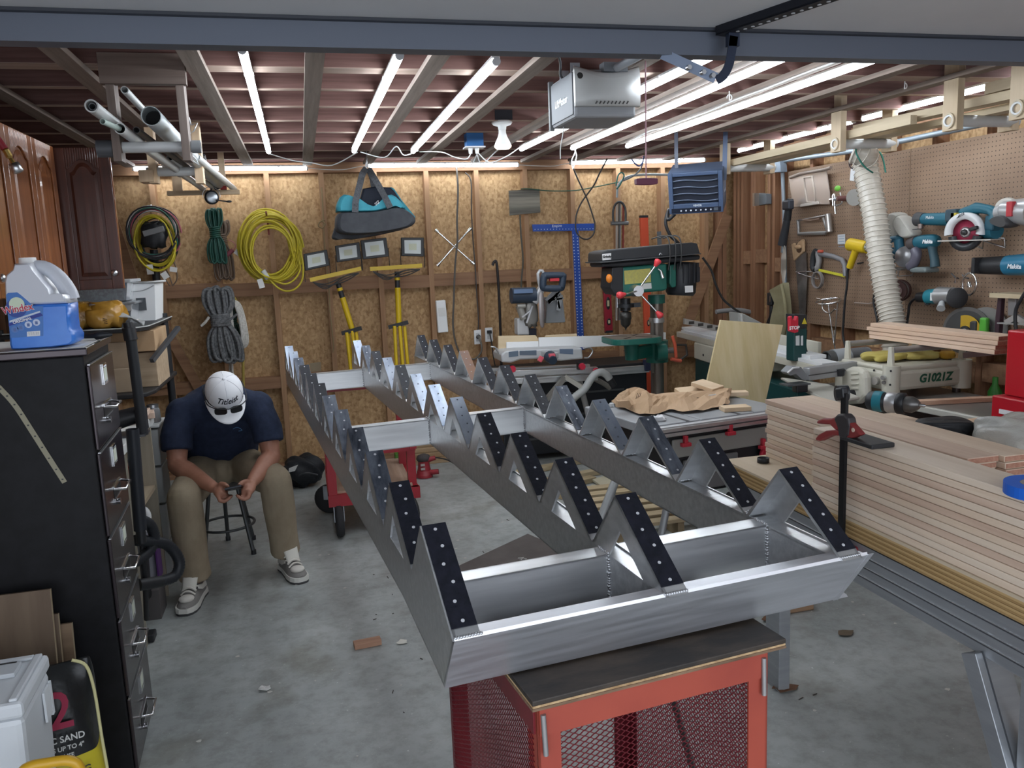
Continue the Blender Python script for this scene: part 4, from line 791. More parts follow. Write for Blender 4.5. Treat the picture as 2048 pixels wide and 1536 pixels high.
# trousers
t_ = MB(); t_.loft([ering(TOR[0][0], (0,0,1), .178, .15, None), ering((-.515,4.76,.60), (0,-.2,1), .194, .15, None)]); t_.ball((-.515,4.76,.50), (.18,.15,.075), 18, 10)
for h, k, a, in ((hipR,knR,anR),(hipL,knL,anL)):
    limb(t_, [h, lerp(h,k,.5), k], [.108,.100,.082], 16); t_.tube([k, lerp(k,a,.4), lerp(k,a,.8), (a[0],a[1]+.016,a[2]-.012)], [.082,.082,.074,.078], 16)
limb(t_, [(-.515,4.66,.52), (-.51,4.58,.515)], [.10,.07])
remesh(t_.ob('trousers', M_khaki, pr), .009, 3)
def shoe(toe, heel, tongue):
    toe, heel = V(toe), V(heel); d = (toe-heel); L_ = d.length; d.normalize(); r = V((-d.y, d.x, 0)); q = lambda l, w_, z: heel+d*l+r*w_+V((0,0,z))
    so_ = thing_part = MB(); prof = [(-.0,.028),(.02,.036),(.08,.034),(.15,.042),(.20,.049),(.25,.046),(.28,.034),(.295,.016)]; k = L_/.295
    def outline(g=0, z=0): return [q(l*k+(g if l > .1 else -g), -(w_+g), z) for l, w_ in prof]+[q(l*k+(g if l > .1 else -g), w_+g, z) for l, w_ in reversed(prof)]
    sh = MB().loft([outline(.003,.0), outline(.004,.012)], sm=False).ob('outsole', P(.05,.05,.052,.6), pr)
    MB().loft([outline(.0045,.0122), outline(.003,.034)], sm=False).ob('midsole', P(.58,.57,.53,.6), sh)
    U = []
    for l, w_, h in ((.002,.026,.105),(.03,.036,.122),(.07,.036,.120),(.115,.038,.118),(.155,.042,.102),(.20,.048,.078),(.245,.046,.062),(.275,.034,.052),(.292,.014,.042)):
        U.append([q(l*k, w_*math.copysign(abs(math.cos(t))**.75, math.cos(t))*(1-.25*max(0, math.sin(t))), .034+(h-.034)*max(0, math.sin(t))**.8) for t in [math.pi*1.0*j/13 for j in range(14)]])
    MB().loft(U, closed=False).ob('upper', P(.20,.19,.18,.8), sh, sub=1)
    MB().ball(q(.232*k,0,.062), (.036,.038,.017), 16, 8, r, d, RZ).ob('toe_box', P(.60,.57,.52,.75), sh)
    for s in (-1, 1): MB().loft([[q(l*k, s*(w_+.001), z) for l, z, w_ in ((.03,.05,.037),(.11,.06,.041),(.17,.085,.040),(.16,.10,.034),(.10,.085,.039),(.04,.085,.037))], [q(l*k, s*(w_+.004), z) for l, z, w_ in ((.035,.055,.037),(.11,.064,.041),(.165,.085,.040),(.155,.096,.034),(.10,.082,.039),(.045,.08,.037))]], sm=False).ob('side_panel', P(.55,.53,.49,.75), sh)
    MB().sheet(lambda u, v: q((.185-.085*v)*k, (u-.5)*(.062+.022*v)*(1-.1*abs(u-.5)), .094+.118*v-.018*(2*u-1)**2), 8, 8).ob('tongue', P(.60,.58,.52,.8), sh, thick=.012)
    MB().sheet(lambda u, v: q((.113-.014*v)*k, (u-.5)*.034, .203+.024*v-.0-.002*(2*u-1)**2+.0), 3, 3).ob('tongue_patch', P(.05,.06,.085,.7), sh, thick=.016)
    MB().slab([q(.121*k,-.006,.205), q(.121*k,.006,.205), q(.110*k,0,.222)], d*.004).ob('patch_mark', P(.5,.52,.55,.7), sh)
    for j in range(5): l = .115+.022*j; z = .128-.0115*j; MB().tube(spline([q(l*k,-.034,z-.012), q(l*k+.004,-.012,z+.006), q(l*k+.004,.012,z+.006), q(l*k,.034,z-.012)], 4), .0042, 6).ob('lace', P(.66,.63,.57,.8), sh)
shoe((-.662,3.915,0), (-.612,4.185,0), 0); shoe((-.118,4.125,0), (-.215,4.385,0), 0)
t = thing('phone', "dark smartphone held in the seated man's two hands", 'phone', (-.398,4.06,.55))
px_ = V((.99,.06,.10)).normalized(); pn_ = V((0,.30,.95)).normalized(); pn_ = (pn_-px_*pn_.dot(px_)).normalized(); py_ = pn_.cross(px_)
MB().obox((-.398,4.068,.553), (.078,.155,.010), px_, py_, pn_).ob('body', P(.012,.014,.022,.35), t, .003); MB().obox(V((-.398,4.068,.553))+pn_*.0054, (.072,.148,.0006), px_, py_, pn_).ob('screen', P(.02,.022,.028,.1), t)
# stool
st = thing('shop_stool', 'round shop stool with grey steel legs and ring under the seated man', 'stool', (-.525,4.80,0)); M_stl = P(.075,.08,.082,.45,.5)
MB().lathe([(0,.405),(.15,.405),(.165,.415),(.168,.43),(.16,.44),(0,.442)], (-.525,4.80,0), RZ, 28).ob('seat', P(.06,.055,.05,.6), st)
lg = [(-.385,4.672),(-.662,4.80),(-.548,4.975),(-.40,4.93)]
for x, y in lg: tp_ = (-.525+(x+.525)*.55, 4.80+(y-4.80)*.55, .405); MB().tube([(x,y,.0), tp_], .0115, 10).ob('leg', M_stl, st); MB().cyl((x,y,0), (x,y,.025), .0145, n=10).ob('foot', M_blk, st)
MB().tube([(-.525+.150*math.cos(a),4.80+.150*math.sin(a),.155) for a in [2*math.pi*k/28 for k in range(28)]], .008, 8, closed=True).ob('ring', M_stl, st)

# ================================================================ back wall
def puff(pts, d, name, m, parent=None, k=.86, sub=0, bow=0):
    """soft body: outline in 3-D swelling to depth d either side (front/back along Y)"""
    pts = [V(p) for p in pts]; c = sum(pts, V((0,0,0)))/len(pts); R_ = []
    for f, q in ((-1,k-.10),(-.9,k),(-.6,(1+k)/2),(-.25,1),(.25,1),(.6,(1+k)/2),(.9,k),(1,k-.10)): R_.append([V((c.x+(p.x-c.x)*q, p.y+f*d/2, c.z+(p.z-c.z)*q)) for p in pts])
    return MB().loft(R_).ob(name, m, parent, sub=sub)
def slabY(pts, d, name, m, parent=None, bev=0):
    return MB().slab([V(p) for p in pts], (0, d, 0)).ob(name, m, parent, bev)
def coil(c, rx, rz, n, r, m, parent, seed=1, jit=.12, name='cord', tilt=0, oy=.05, sides=7):
    rnd = random.Random(seed); pts = []
    for i in range(n*14):
        a = 2*math.pi*i/14; l = i//14; q = 1+jit*math.sin(l*2.4+seed)+jit*.25*rnd.uniform(-1,1)
        sx, sz = jit*rx*.6*math.sin(l*1.7+seed), jit*rz*.8*math.cos(l*2.9+seed)
        pts.append(V(c)+V((rx*q*math.cos(a+tilt)+sx, oy*math.sin(l*1.3+a*.5)-.0, rz*q*math.sin(a+tilt)+sz)))
    return MB().tube(spline(pts, 2), r, sides).ob(name, m, parent)
def hook(p, m=None, name='peg'):
    p = V(p); return tag(MB().tube([p+V((0,.10,0)), p, p+V((0,-.015,.022))], .005, 6).ob(name, m or P(.30,.10,.08,.5)), None, None)
M_ycord = P(.55,.45,.03,.45); M_gcord = P(.012,.075,.055,.45); M_bcord = P(.15,.105,.075,.5); M_tag = P(.75,.75,.73,.6)
# --- round coil of mixed cords with power strip
t = thing('cord_coil', 'round coil of pink, black, green and yellow cords holding a grey power strip', 'cords', (-1.004,6.48,1.846))
cc = (-0.998,6.47,1.856)
for i, (m, n, sd) in enumerate(((P(.03,.03,.035,.5),3,1),(P(.42,.10,.14,.5),2,2),(P(.03,.16,.12,.5),2,3),(P(.60,.60,.60,.5),2,4),(P(.03,.03,.035,.5),3,5))): coil((cc[0]-.01,cc[1]-.02*i,cc[2]+.02), .165, .175, n, .0055, m, t, sd, .07)
coil((cc[0],cc[1]-.06,cc[2]-.045), .125, .185, 4, .008, M_ycord, t, 9, .08); coil((cc[0],cc[1]+.03,cc[2]-.05), .12, .16, 3, .008, M_blk, t, 11, .1)
MB().bar((cc[0]-.06,cc[1]-.165,cc[2]+.01), (cc[0]+.08,cc[1]-.165,cc[2]+.045), .03, .04).ob('power_strip', P(.22,.225,.23,.5), t, .004); blob((cc[0]+.0,cc[1]-.10,cc[2]+.0), .085, .04, .09, 4, .2, 16, 8).ob('plug_bundle', M_blk, t)
for px, py, w_, h_, a in ((300,539,.045,.07,.05),(330,551,.045,.05,.5),(347,539,.05,.035,-.2)):
    p = (-1.055,6.4,1.618) if px == 300 else ((-0.959,6.4,1.571) if px == 330 else (-0.897,6.4,1.611)); MB().obox(p, (w_,.002,h_), (math.cos(a),0,math.sin(a)), RY, (-math.sin(a),0,math.cos(a))).ob('paper_tag', M_tag, t)
for s in (0,1,2): MB().tube(spline([(-0.974,6.45,1.665),(-0.939,6.45,1.573),(-0.922,6.45,1.499)] if s == 0 else ([(-0.911,6.45,1.716),(-0.886,6.45,1.625),(-0.887,6.45,1.541),(-0.923,6.45,1.492)] if s == 1 else [(-0.986,6.45,1.647),(-0.968,6.45,1.556),(-0.94,6.45,1.493)]), 5), .005, 6).ob('cord_tail', M_bcord, t)
tag(MB().tube([V(cc)+V((-.0,.12,.19)), V(cc)+V((0,-.08,.195)), V(cc)+V((0,-.09,.215))], .005, 6).ob('wall_hook', M_steel), 'hook holding the mixed round cord coil', 'hook')
t = thing('pipe_pole', 'black upright pipe behind the mixed cord coil at the left of the back wall', 'pipe', (-1.053,6.55,1.54)); MB().cyl((-1.04,6.56,1.759), (-1.049,6.56,1.187), .028, n=12).ob('pipe', M_blk, t)
# --- green bundle and brown bundle
def bundle(c, w_, h1, h2, n, r, m, parent, seed, wrapm=None, tilt=.0):
    """figure-eight bundle: upper loops, lower loops and a wrapped waist"""
    rnd = random.Random(seed); c = V(c)
    for j in range(n):
        f = (j/(n-1)-.5)*2; o = w_*f; y = .02*math.sin(j*2.1)
        up = [c+V((o*.35,y,-.01)), c+V((o*.8-w_*.15,y-.01,h1*.5)), c+V((o*.75-w_*.1,y,h1*(.86+.14*rnd.random()))), c+V((o*.75+w_*.3,y+.01,h1*(.86+.12*rnd.random()))), c+V((o*.7+w_*.35,y,h1*.45)), c+V((o*.3+.005,y,0)), c+V((o*.7-w_*.35,y-.01,-h2*.4)), c+V((o*.85-w_*.25,y,-h2*(.85+.1*rnd.random()))), c+V((o*.85+w_*.3,y,-h2*(.88+.12*rnd.random()))), c+V((o*.8+w_*.3,y-.01,-h2*.4)), c+V((o*.35,y,-.01))]
        MB().tube([V((p.x+tilt*(p.z-c.z), p.y, p.z)) for p in spline(up, 4)], r, 6).ob('cord_loop', m, parent)
    for k in range(6): z = -.035+.014*k; MB().tube([c+V((w_*.62*math.cos(a)+tilt*z, -.002+.045*math.sin(a), z+.004*math.cos(a))) for a in [2*math.pi*q/16 for q in range(16)]], r, 6, closed=True).ob('cord_wrap', wrapm or m, parent)
t = thing('cord_bundle', 'dark green extension cord folded into a wrapped bundle on the back wall', 'cords', (-0.592,6.42,1.848)); bundle((-0.59,6.42,1.866), .055, .17, .22, 9, .0065, M_gcord, t, 3)
t = thing('cord_bundle', 'brown cord bundle with pink tail hanging behind the green one', 'cords', (-0.576,6.52,1.741)); bundle((-0.56,6.53,1.814), .06, .14, .29, 9, .0065, M_bcord, t, 5); MB().tube([(-0.575,6.5,1.659),(-0.536,6.5,1.695),(-0.482,6.5,1.737)], .016, 8).ob('plug', P(.22,.05,.07,.5), t); MB().tube(spline([(-0.482,6.5,1.737),(-0.462,6.5,1.766),(-0.477,6.5,1.796),(-0.508,6.5,1.811)], 5), .004, 6).ob('cord_tail', P(.5,.2,.2,.5), t)
MB().obox((-0.442,6.5,1.709), (.07,.003,.04), (.75,0,-.6), RY, (.6,0,.75)).ob('paper_tag', M_tag, t)
# --- big yellow coil
t = thing('cord_coil', 'large coil of yellow extension cord hung on a red peg', 'cords', (-0.198,6.45,1.725))
yc = (-0.211,6.46,1.741)
for sd, rx, rz, dx, dz in ((1,.20,.25,-.02,.02),(4,.185,.225,.02,.0),(6,.165,.205,-.015,-.01),(2,.21,.24,.01,.0),(8,.15,.19,.015,-.035),(3,.195,.235,.0,.01)): coil((yc[0]+dx,yc[1]-.012*sd,yc[2]+dz), rx, rz, 4, .0075, M_ycord, t, sd, .06, oy=.03)
MB().tube(spline([(0.002,6.36,1.717),(0.015,6.36,1.605),(-0.001,6.36,1.495),(-0.057,6.36,1.431),(-0.123,6.36,1.419),(-0.182,6.36,1.448),(-0.231,6.36,1.506)], 5), .0075, 7).ob('cord_tail', M_ycord, t); MB().tube(spline([(-0.011,6.36,1.643),(-0.01,6.36,1.569),(-0.059,6.36,1.498),(-0.126,6.36,1.471),(-0.196,6.36,1.497),(-0.236,6.36,1.528)], 5), .0075, 7).ob('cord_tail', M_ycord, t)
MB().tube([(-0.275,6.36,1.577),(-0.244,6.36,1.514)], .020, 10).ob('plug', P(.6,.62,.62,.2), t); MB().obox((-0.297,6.36,1.483), (.042,.003,.07), (.95,0,.2), RY, (-.2,0,.95)).ob('paper_tag', M_tag, t)
tag(MB().tube([(-0.219,6.6,1.842),(-0.22,6.6,1.954)] + [(-0.214,6.25,1.993)], .007, 8).ob('wall_peg', P(.22,.05,.045,.5)), 'red peg holding the large yellow cord coil', 'peg')
# --- grey rope, white rope, green line
M_rope = mat('grey_rope', (.10,.105,.11), .9, 0, (.20,.205,.21), (60,60,60), 2, .6); M_wrope = mat('white_rope', (.46,.44,.40), .9, 0, (.60,.58,.54), (60,60,60), 2, .6)
t = thing('rope_bundle', 'thick grey rope bundle with wrapped waist hanging above the seated man', 'rope', (-0.612,6.4,1.228)); bundle((-0.608,6.4,1.228), .10, .24, .32, 10, .0125, M_rope, t, 7, tilt=-.06)
MB().tube(spline([(-0.679,6.33,1.259),(-0.71,6.33,1.22),(-0.74,6.33,1.196)], 4), .010, 8).ob('rope_end', M_wrope, t); MB().tube(spline([(-0.572,6.33,1.212),(-0.528,6.33,1.235),(-0.483,6.33,1.269)], 4), .009, 8).ob('rope_end', M_rope, t)
t = thing('rope_bundle', 'white rope loop hanging to the right of the grey rope bundle', 'rope', (-0.496,6.5,1.215))
for j in range(4): o = .012*j; MB().tube([V(p)+V((o,.008*j,-o*.6)) for p in spline([(-0.553,6.48,1.369),(-0.514,6.48,1.36),(-0.489,6.48,1.283),(-0.475,6.48,1.158),(-0.476,6.48,1.063),(-0.508,6.48,1.027),(-0.55,6.48,1.038),(-0.566,6.48,1.107),(-0.573,6.48,1.22),(-0.569,6.48,1.314)], 5, True)], .0115, 7, closed=True).ob('rope_loop', M_wrope, t)
MB().tube(spline([(-0.567,6.5,1.029),(-0.566,6.5,0.915),(-0.569,6.5,0.761),(-0.568,6.5,0.606)], 4), .010, 7).ob('rope_tail', M_wrope, t); MB().tube(spline([(-0.58,6.52,1.028),(-0.581,6.52,0.894),(-0.596,6.52,0.644)], 4), .010, 7).ob('rope_tail', M_wrope, t)
t = thing('line_bundle', 'dark green line hank framed by the white rope loop', 'line', (-0.54,6.53,1.196)); bundle((-0.533,6.55,1.213), .045, .12, .16, 7, .006, P(.01,.035,.025,.6), t, 13)
tag(MB().tube(spline([(-0.53,6.55,1.403),(-0.504,6.55,1.371),(-0.482,6.55,1.294),(-0.474,6.55,1.134),(-0.487,6.55,0.903),(-0.502,6.55,0.69)], 5), .011, 7).ob('yellow_rope', P(.36,.27,.06,.7)), 'yellow-brown rope hanging straight down beside the white rope', 'rope')
t = thing('twine', 'tan twine with a loose knot down the stud left of the duffel bag', 'twine', (0.191,6.58,1.979))
MB().tube(spline([(0.199,6.59,2.187),(0.197,6.59,2.018),(0.191,6.59,1.828),(0.192,6.59,1.636),(0.2,6.59,1.442),(0.194,6.59,1.247),(0.198,6.59,1.089),(0.201,6.59,0.97),(0.192,6.59,0.911)], 4), .006, 6).ob('strand', P(.30,.22,.12,.9), t); MB().tube(spline([(0.206,6.57,1.941),(0.168,6.57,1.927),(0.154,6.57,1.897),(0.183,6.57,1.881),(0.204,6.57,1.91),(0.179,6.57,1.934)], 4), .006, 6).ob('knot', P(.30,.22,.12,.9), t)
for (x, y, w_, h_) in ((628,690,.0,.0),): pass
slabY([(0.009,6.69,0.824),(0.096,6.69,0.83),(0.089,6.69,0.745),(0.012,6.69,0.751)], .008, 'wall_patch', P(.34,.28,.19,.8)); tag(bpy.data.objects['wall_patch'], 'small grey patch board on the back wall above the far cart', 'board')
# --- duffel bag
t = thing('duffel_bag', 'teal and black canvas tool bag hanging open from a ceiling hook', 'bag', (0.524,6,1.973))
M_can = mat('black_canvas', (.028,.031,.038), .7, 0, (.05,.054,.062), (8,8,8), 4, .35); M_teal = mat('teal_canvas', (.035,.25,.32), .7, 0, (.05,.31,.39), (8,8,8), 4, .3)
puff([(0.265,6,1.961),(0.343,6,1.958),(0.422,6,1.956),(0.54,6,1.956),(0.636,6,1.977),(0.704,6,1.988),(0.753,6,1.967),(0.802,6,1.933),(0.823,6,1.905),(0.823,6,1.877),(0.797,6,1.85),(0.745,6,1.832),(0.581,6,1.807),(0.469,6,1.799),(0.354,6,1.802),(0.289,6,1.808),(0.258,6,1.828),(0.248,6,1.856),(0.256,6,1.91)], .24, 'bag_lower', M_can, t, .97, 1)
puff([(0.266,6,1.965),(0.269,6,2.001),(0.281,6,2.033),(0.299,6,2.063),(0.325,6,2.08),(0.351,6,2.076),(0.383,6,2.061),(0.428,6,2.045),(0.452,6,2.027),(0.483,6,2.004),(0.526,6,1.988),(0.557,6,2.002),(0.595,6,2.037),(0.628,6,2.065),(0.659,6,2.073),(0.689,6,2.057),(0.718,6,2.029),(0.757,6,1.986),(0.748,6,1.97),(0.704,6,1.989),(0.636,6,1.979),(0.541,6,1.958),(0.422,6,1.958)], .20, 'bag_upper', M_teal, t, .97)
puff([(0.469,6.07,2.126),(0.553,6.07,2.139),(0.664,6.07,2.131),(0.691,6.07,2.106),(0.763,6.07,1.994),(0.57,6.07,1.968),(0.481,6.07,1.979),(0.441,6.07,2.024),(0.445,6.07,2.056)], .10, 'bag_lining', mat('navy_lining', (.010,.014,.028), .7, bump=.3, scale=(9,9,9)), t, .98)
puff([(0.668,6.1,2.136),(0.69,6.1,2.124),(0.741,6.1,2.041),(0.837,6.1,1.915),(0.819,6.1,1.904),(0.701,6.1,2.042)], .12, 'bag_back', M_teal, t, .98)
puff([(0.252,6.08,1.859),(0.271,6.08,1.82),(0.359,6.08,1.803),(0.475,6.08,1.799),(0.588,6.08,1.807),(0.755,6.08,1.832),(0.697,6.08,1.822),(0.559,6.08,1.796),(0.474,6.08,1.785),(0.367,6.08,1.772),(0.313,6.08,1.78),(0.257,6.08,1.773),(0.233,6.08,1.782),(0.228,6.08,1.796)], .16, 'bag_base', M_can, t, .98)
def strap(ptsa, y, wd, t, m): 
    p = spline(ptsa, 6); a, b = [], []
    for i in range(len(p)):
        d = (p[min(i+1,len(p)-1)]-p[max(i-1,0)]).normalized(); n = V((d.z,0,-d.x)).normalized()*wd/2; a.append(p[i]+n); b.append(p[i]-n)
    mb = MB()
    for i in range(len(p)-1): mb.slab([a[i],a[i+1],b[i+1],b[i]], (0,.006,0))
    return mb.ob('strap', m, t)
M_strap = mat('grey_webbing', (.06,.063,.07), .8, 0, (.10,.105,.115), (90,90,90), 2, .3)
strap([(0.393,5.875,1.952),(0.397,5.875,1.99),(0.403,5.875,2.032)]+[(0.444,5.93,2.153),(0.465,5.93,2.216)]+[(0.505,6.05,2.269)], 0, .044, t, M_strap)
strap([(0.637,5.875,1.978),(0.616,5.875,2.027)]+[(0.584,5.94,2.114),(0.545,5.94,2.189)]+[(0.517,6.05,2.268)], 0, .044, t, M_strap)
strap([(0.549,6.09,2.141),(0.54,6.09,2.21),(0.518,6.09,2.27)], 0, .035, t, M_strap)
text('lettering', 'SIZ', .028, (0.55,5.885,2.013), (1,0,.75), RZ, P(.7,.7,.7,.6), t)
MB().tube([(0.512,6.05,2.318),(0.509,6.05,2.277)], .004, 6).ob('ring', M_steel, t)
tag(MB().tube([(.515,6.08,2.42),(0.514,6.06,2.333)]+[(0.5,6.06,2.285),(0.512,6.06,2.254),(0.528,6.06,2.278)], .0045, 6).ob('ceiling_hook', M_steel), 'steel screw hook holding the duffel bag', 'hook')
# --- work lights on folded yellow tripods
M_lgt = P(.62,.66,.64,.25); M_ytub = P(.66,.45,.015,.35)
def worklight(lab, heads, bar, pole, legs, y):
    t = thing('work_light', lab, 'work light', pole[0], 'twin-head work lights on folded tripods')
    for pts in heads:
        pts = [V(p) for p in pts]; o = slabY(pts, .035, 'lamp_head', P(.014,.016,.018,.4), t, .004); c = sum(pts, V((0,0,0)))/4
        inn = [c+(p-c)*.72+V((0,-.0035,0)) for p in pts]; MB().slab(inn, (0,.004,0)).ob('lens', M_lgt, o); i2 = [c+(p-c)*.34+V((0,-.005,0)) for p in pts]; MB().slab(i2, (0,.002,0)).ob('led_chip', P(.58,.60,.45,.4), o)
        a, b = pts[3], pts[2]; MB().tube([pts[0].lerp(pts[3],.55)+V((-.006,.03,0)), pts[3]+V((-.004,.03,-.085)), ], .003, 6).ob('bracket', M_blk, o); MB().tube([pts[1].lerp(pts[2],.55)+V((.006,.03,0)), pts[2]+V((.004,.03,-.085))], .003, 6).ob('bracket', M_blk, o)
    MB().bar(bar[0], bar[1], .03, .022, (0,1,0)).ob('cross_bar', M_ytub, t); L0 = V(bar[0]); L1 = V(bar[1])
    for k in range(4):
        q = spline([L0.lerp(L1,.05)+V((0,-.02,-.02)), L0.lerp(L1,.3)+V((0,-.03,-.055-.012*k)), L0.lerp(L1,.65)+V((0,-.03,-.03-.02*((k*2) % 3))), L0.lerp(L1,.95)+V((0,-.02,-.03))], 5); MB().tube(q, .0045, 6).ob('cable', P(.035,.034,.033,.5), t)
    p = [V(a) for a in pole]
    MB().cyl(p[0], p[0].lerp(p[1],.30), .020, n=12).ob('pole_tip', M_blk, t); MB().cyl(p[0].lerp(p[1],.10), p[0].lerp(p[1],.16), .0215, n=12).ob('pole_band', M_ytub, t); MB().cyl(p[0].lerp(p[1],.30), p[1], .0225, n=12).ob('pole', M_ytub, t)
    h = p[1]; MB().bar(h+V((-.085,-.02,-.012)), h+V((.07,-.02,.02)), .02, .03).ob('leg_hub', M_blk, t)
    for a, b in legs: MB().cyl(a, b, .0135, n=10).ob('leg', M_ytub, t)
    return t
hY = 6.45
def q4(a): return a
worklight('leaning yellow work light on tripod, left one under the duffel bag', [[(0.025,6.45,1.687),(0.201,6.45,1.714),(0.211,6.45,1.593),(0.026,6.45,1.56)], [(0.261,6.42,1.738),(0.446,6.42,1.761),(0.449,6.42,1.633),(0.267,6.42,1.614)]], [(0.058,6.42,1.491), (0.444,6.42,1.561)], [(0.263,6.42,1.459), (0.347,6.42,1.086)], [((0.299,6.38,1.08), (0.309,6.34,0.774)), ((0.342,6.4,1.087), (0.361,6.34,0.758)), ((0.373,6.42,1.084), (0.385,6.36,0.754)), ((0.312,6.42,1.076), (0.323,6.4,0.765))], 6.45)
worklight('upright yellow work light on tripod, right one under the duffel bag', [[(0.456,6.44,1.773),(0.655,6.44,1.789),(0.665,6.44,1.643),(0.465,6.44,1.628)], [(0.765,6.42,1.784),(0.943,6.42,1.778),(0.935,6.42,1.632),(0.76,6.42,1.643)]], [(0.512,6.42,1.554), (0.915,6.42,1.564)], [(0.718,6.42,1.526), (0.708,6.42,1.11)], [((0.668,6.38,1.108), (0.659,6.34,0.787)), ((0.709,6.4,1.104), (0.71,6.34,0.784)), ((0.75,6.42,1.1), (0.751,6.36,0.778)), ((0.721,6.44,1.1), (0.709,6.4,0.776))], 6.45)
# --- lug wrench, cords, wall plates
t = thing('lug_wrench', 'chrome four-way lug wrench hung as an X on the back wall', 'wrench', (1.218,6.6,1.707))
for a, b in (((1.059,6.58,1.842), (1.363,6.58,1.557)), ((1.353,6.585,1.845), (1.06,6.585,1.553))): MB().cyl(a, b, .0075, n=8).ob('bar', M_chrome, t); MB().cyl(a, V(a)+(V(b)-V(a)).normalized()*.035, .015, .013, 8).ob('socket', M_chrome, t); MB().cyl(b, V(b)-(V(b)-V(a)).normalized()*.03, .014, .012, 8).ob('socket', M_chrome, t)
tag(MB().tube(spline([(1.25,6.54,2.317),(1.253,6.54,2.143),(1.233,6.54,1.91),(1.229,6.54,1.753),(1.205,6.54,1.595),(1.188,6.54,1.436),(1.17,6.54,1.236),(1.157,6.54,1.075),(1.167,6.54,0.952),(1.196,6.54,0.855),(1.243,6.54,0.799)], 4), .008, 7).ob('hanging_cable', P(.10,.09,.08,.6)), 'thick grey cable hanging full height just left of the lug wrench centre', 'cable')
tag(MB().tube(spline([(1.327,6.59,2.283),(1.372,6.59,2.215),(1.365,6.59,1.988),(1.366,6.59,1.749),(1.373,6.59,1.548),(1.376,6.59,1.345),(1.381,6.59,1.099),(1.372,6.59,1.009)], 4), .0055, 6).ob('outlet_cable', P(.07,.06,.055,.6)), 'thin dark cable running down to the wall outlet', 'cable')
t = thing('access_panel', 'white plastic wall light cover mounted low between the studs', 'panel', (1.074,6.58,1.15))
slabY([(1.032,6.56,1.275),(1.11,6.56,1.279),(1.121,6.56,1.018),(1.038,6.56,1.015)], .05, 'cover', M_wht, t, .006); slabY([(1.045,6.557,1.218),(1.102,6.557,1.219),(1.107,6.557,1.15),(1.049,6.557,1.149)], .004, 'switch', P(.72,.72,.70,.4), t, .001)
def outlet(lab, pts, y):
    t = thing('wall_outlet', lab, 'outlet', pts[0]); slabY(pts, .012, 'plate', M_wht, t, .002); c = sum([V(p) for p in pts], V((0,0,0)))/4
    for s in (-1, 1): MB().cbox(c+V((0,-.0015,s*.022)), (.03,.004,.026)).ob('socket', P(.6,.6,.6,.4), t)
    return t, c
t, c = outlet('white outlet with a grey plug, left of the two on the back wall', [(1.337,6.58,1.016),(1.396,6.58,1.02),(1.395,6.58,0.9),(1.336,6.58,0.9)], 0); MB().cyl(c, c+V((0,-.04,.01)), .016).ob('plug', P(.07,.07,.07,.5), t); MB().tube(spline([c+V((0,-.04,.01))]+[(1.377,6.5,0.901),(1.37,6.5,0.84),(1.318,6.5,0.79),(1.268,6.5,0.801)], 5), .008, 7).ob('cord', P(.14,.13,.11,.5), t)
t, c = outlet('white outlet with a black plug, right of the two on the back wall', [(1.43,6.58,1.031),(1.494,6.58,1.031),(1.493,6.58,0.915),(1.429,6.58,0.915)], 0); MB().cbox(c+V((0,-.02,.025)), (.035,.03,.025)).ob('plug', M_blk, t); MB().tube(spline([c+V((0,-.03,.02))]+[(1.465,6.5,0.895),(1.476,6.5,0.77),(1.5,6.5,0.644)], 4), .005, 6).ob('cord', M_blk, t)
t = thing('pry_bar', 'tall dark hooked pry bar standing against the back wall', 'bar', (1.531,6.5,0.849)); MB().tube(spline([(1.503,6.52,1.539),(1.517,6.52,1.566),(1.537,6.52,1.561),(1.544,6.52,1.42),(1.547,6.52,1.217),(1.546,6.52,0.991),(1.541,6.52,0.68),(1.533,6.52,0.3)], 5), .011, 8).ob('bar', P(.035,.03,.03,.5,.6), t)
t = thing('weathered_board', 'grey weathered wood square on the wall with a cable emerging', 'board', (1.813,6.6,2.037)); slabY([(1.676,6.56,2.132),(1.933,6.56,2.139),(1.935,6.56,1.951),(1.676,6.56,1.934)], .02, 'board', wood('weathered_grey', (.07,.065,.055), (.30,.275,.22), 'x', .45), t, .002)
tag(MB().tube(spline([(1.76,6.56,1.936),(1.762,6.56,1.775),(1.771,6.56,1.572),(1.752,6.56,1.41),(1.741,6.56,1.246)], 4), .007, 6).ob('board_cable', P(.08,.075,.06,.6)), 'dark cable dropping from the weathered wood square', 'cable')
tag(MB().tube(spline([(1.777,6.56,2.142),(1.853,6.56,2.141),(2.022,6.56,2.122),(2.238,6.56,2.121),(2.414,6.56,2.146),(2.569,6.56,2.172),(2.627,6.56,2.183)], 5), .005, 6).ob('green_wire', P(.03,.09,.06,.5)), 'long green wire strung across the wall above the T-square', 'wire')
for nm, lab, pts in (('black_cable', 'black cable crossing from upper left into a hanging loop', [(2.115,6.3,2.344),(2.161,6.3,2.221),(2.212,6.3,2.112),(2.252,6.3,2.025),(2.291,6.3,1.907),(2.31,6.3,1.828),(2.296,6.3,1.757),(2.248,6.3,1.719),(2.193,6.3,1.729),(2.152,6.3,1.777),(2.146,6.3,1.852),(2.161,6.3,1.93),(2.201,6.3,2.007),(2.253,6.3,2.072),(2.31,6.3,2.141),(2.363,6.3,2.237),(2.425,6.3,2.341)]),):
    tag(MB().tube(spline(pts, 5), .0065, 7).ob(nm, P(.045,.04,.038,.5)), lab, 'cable')
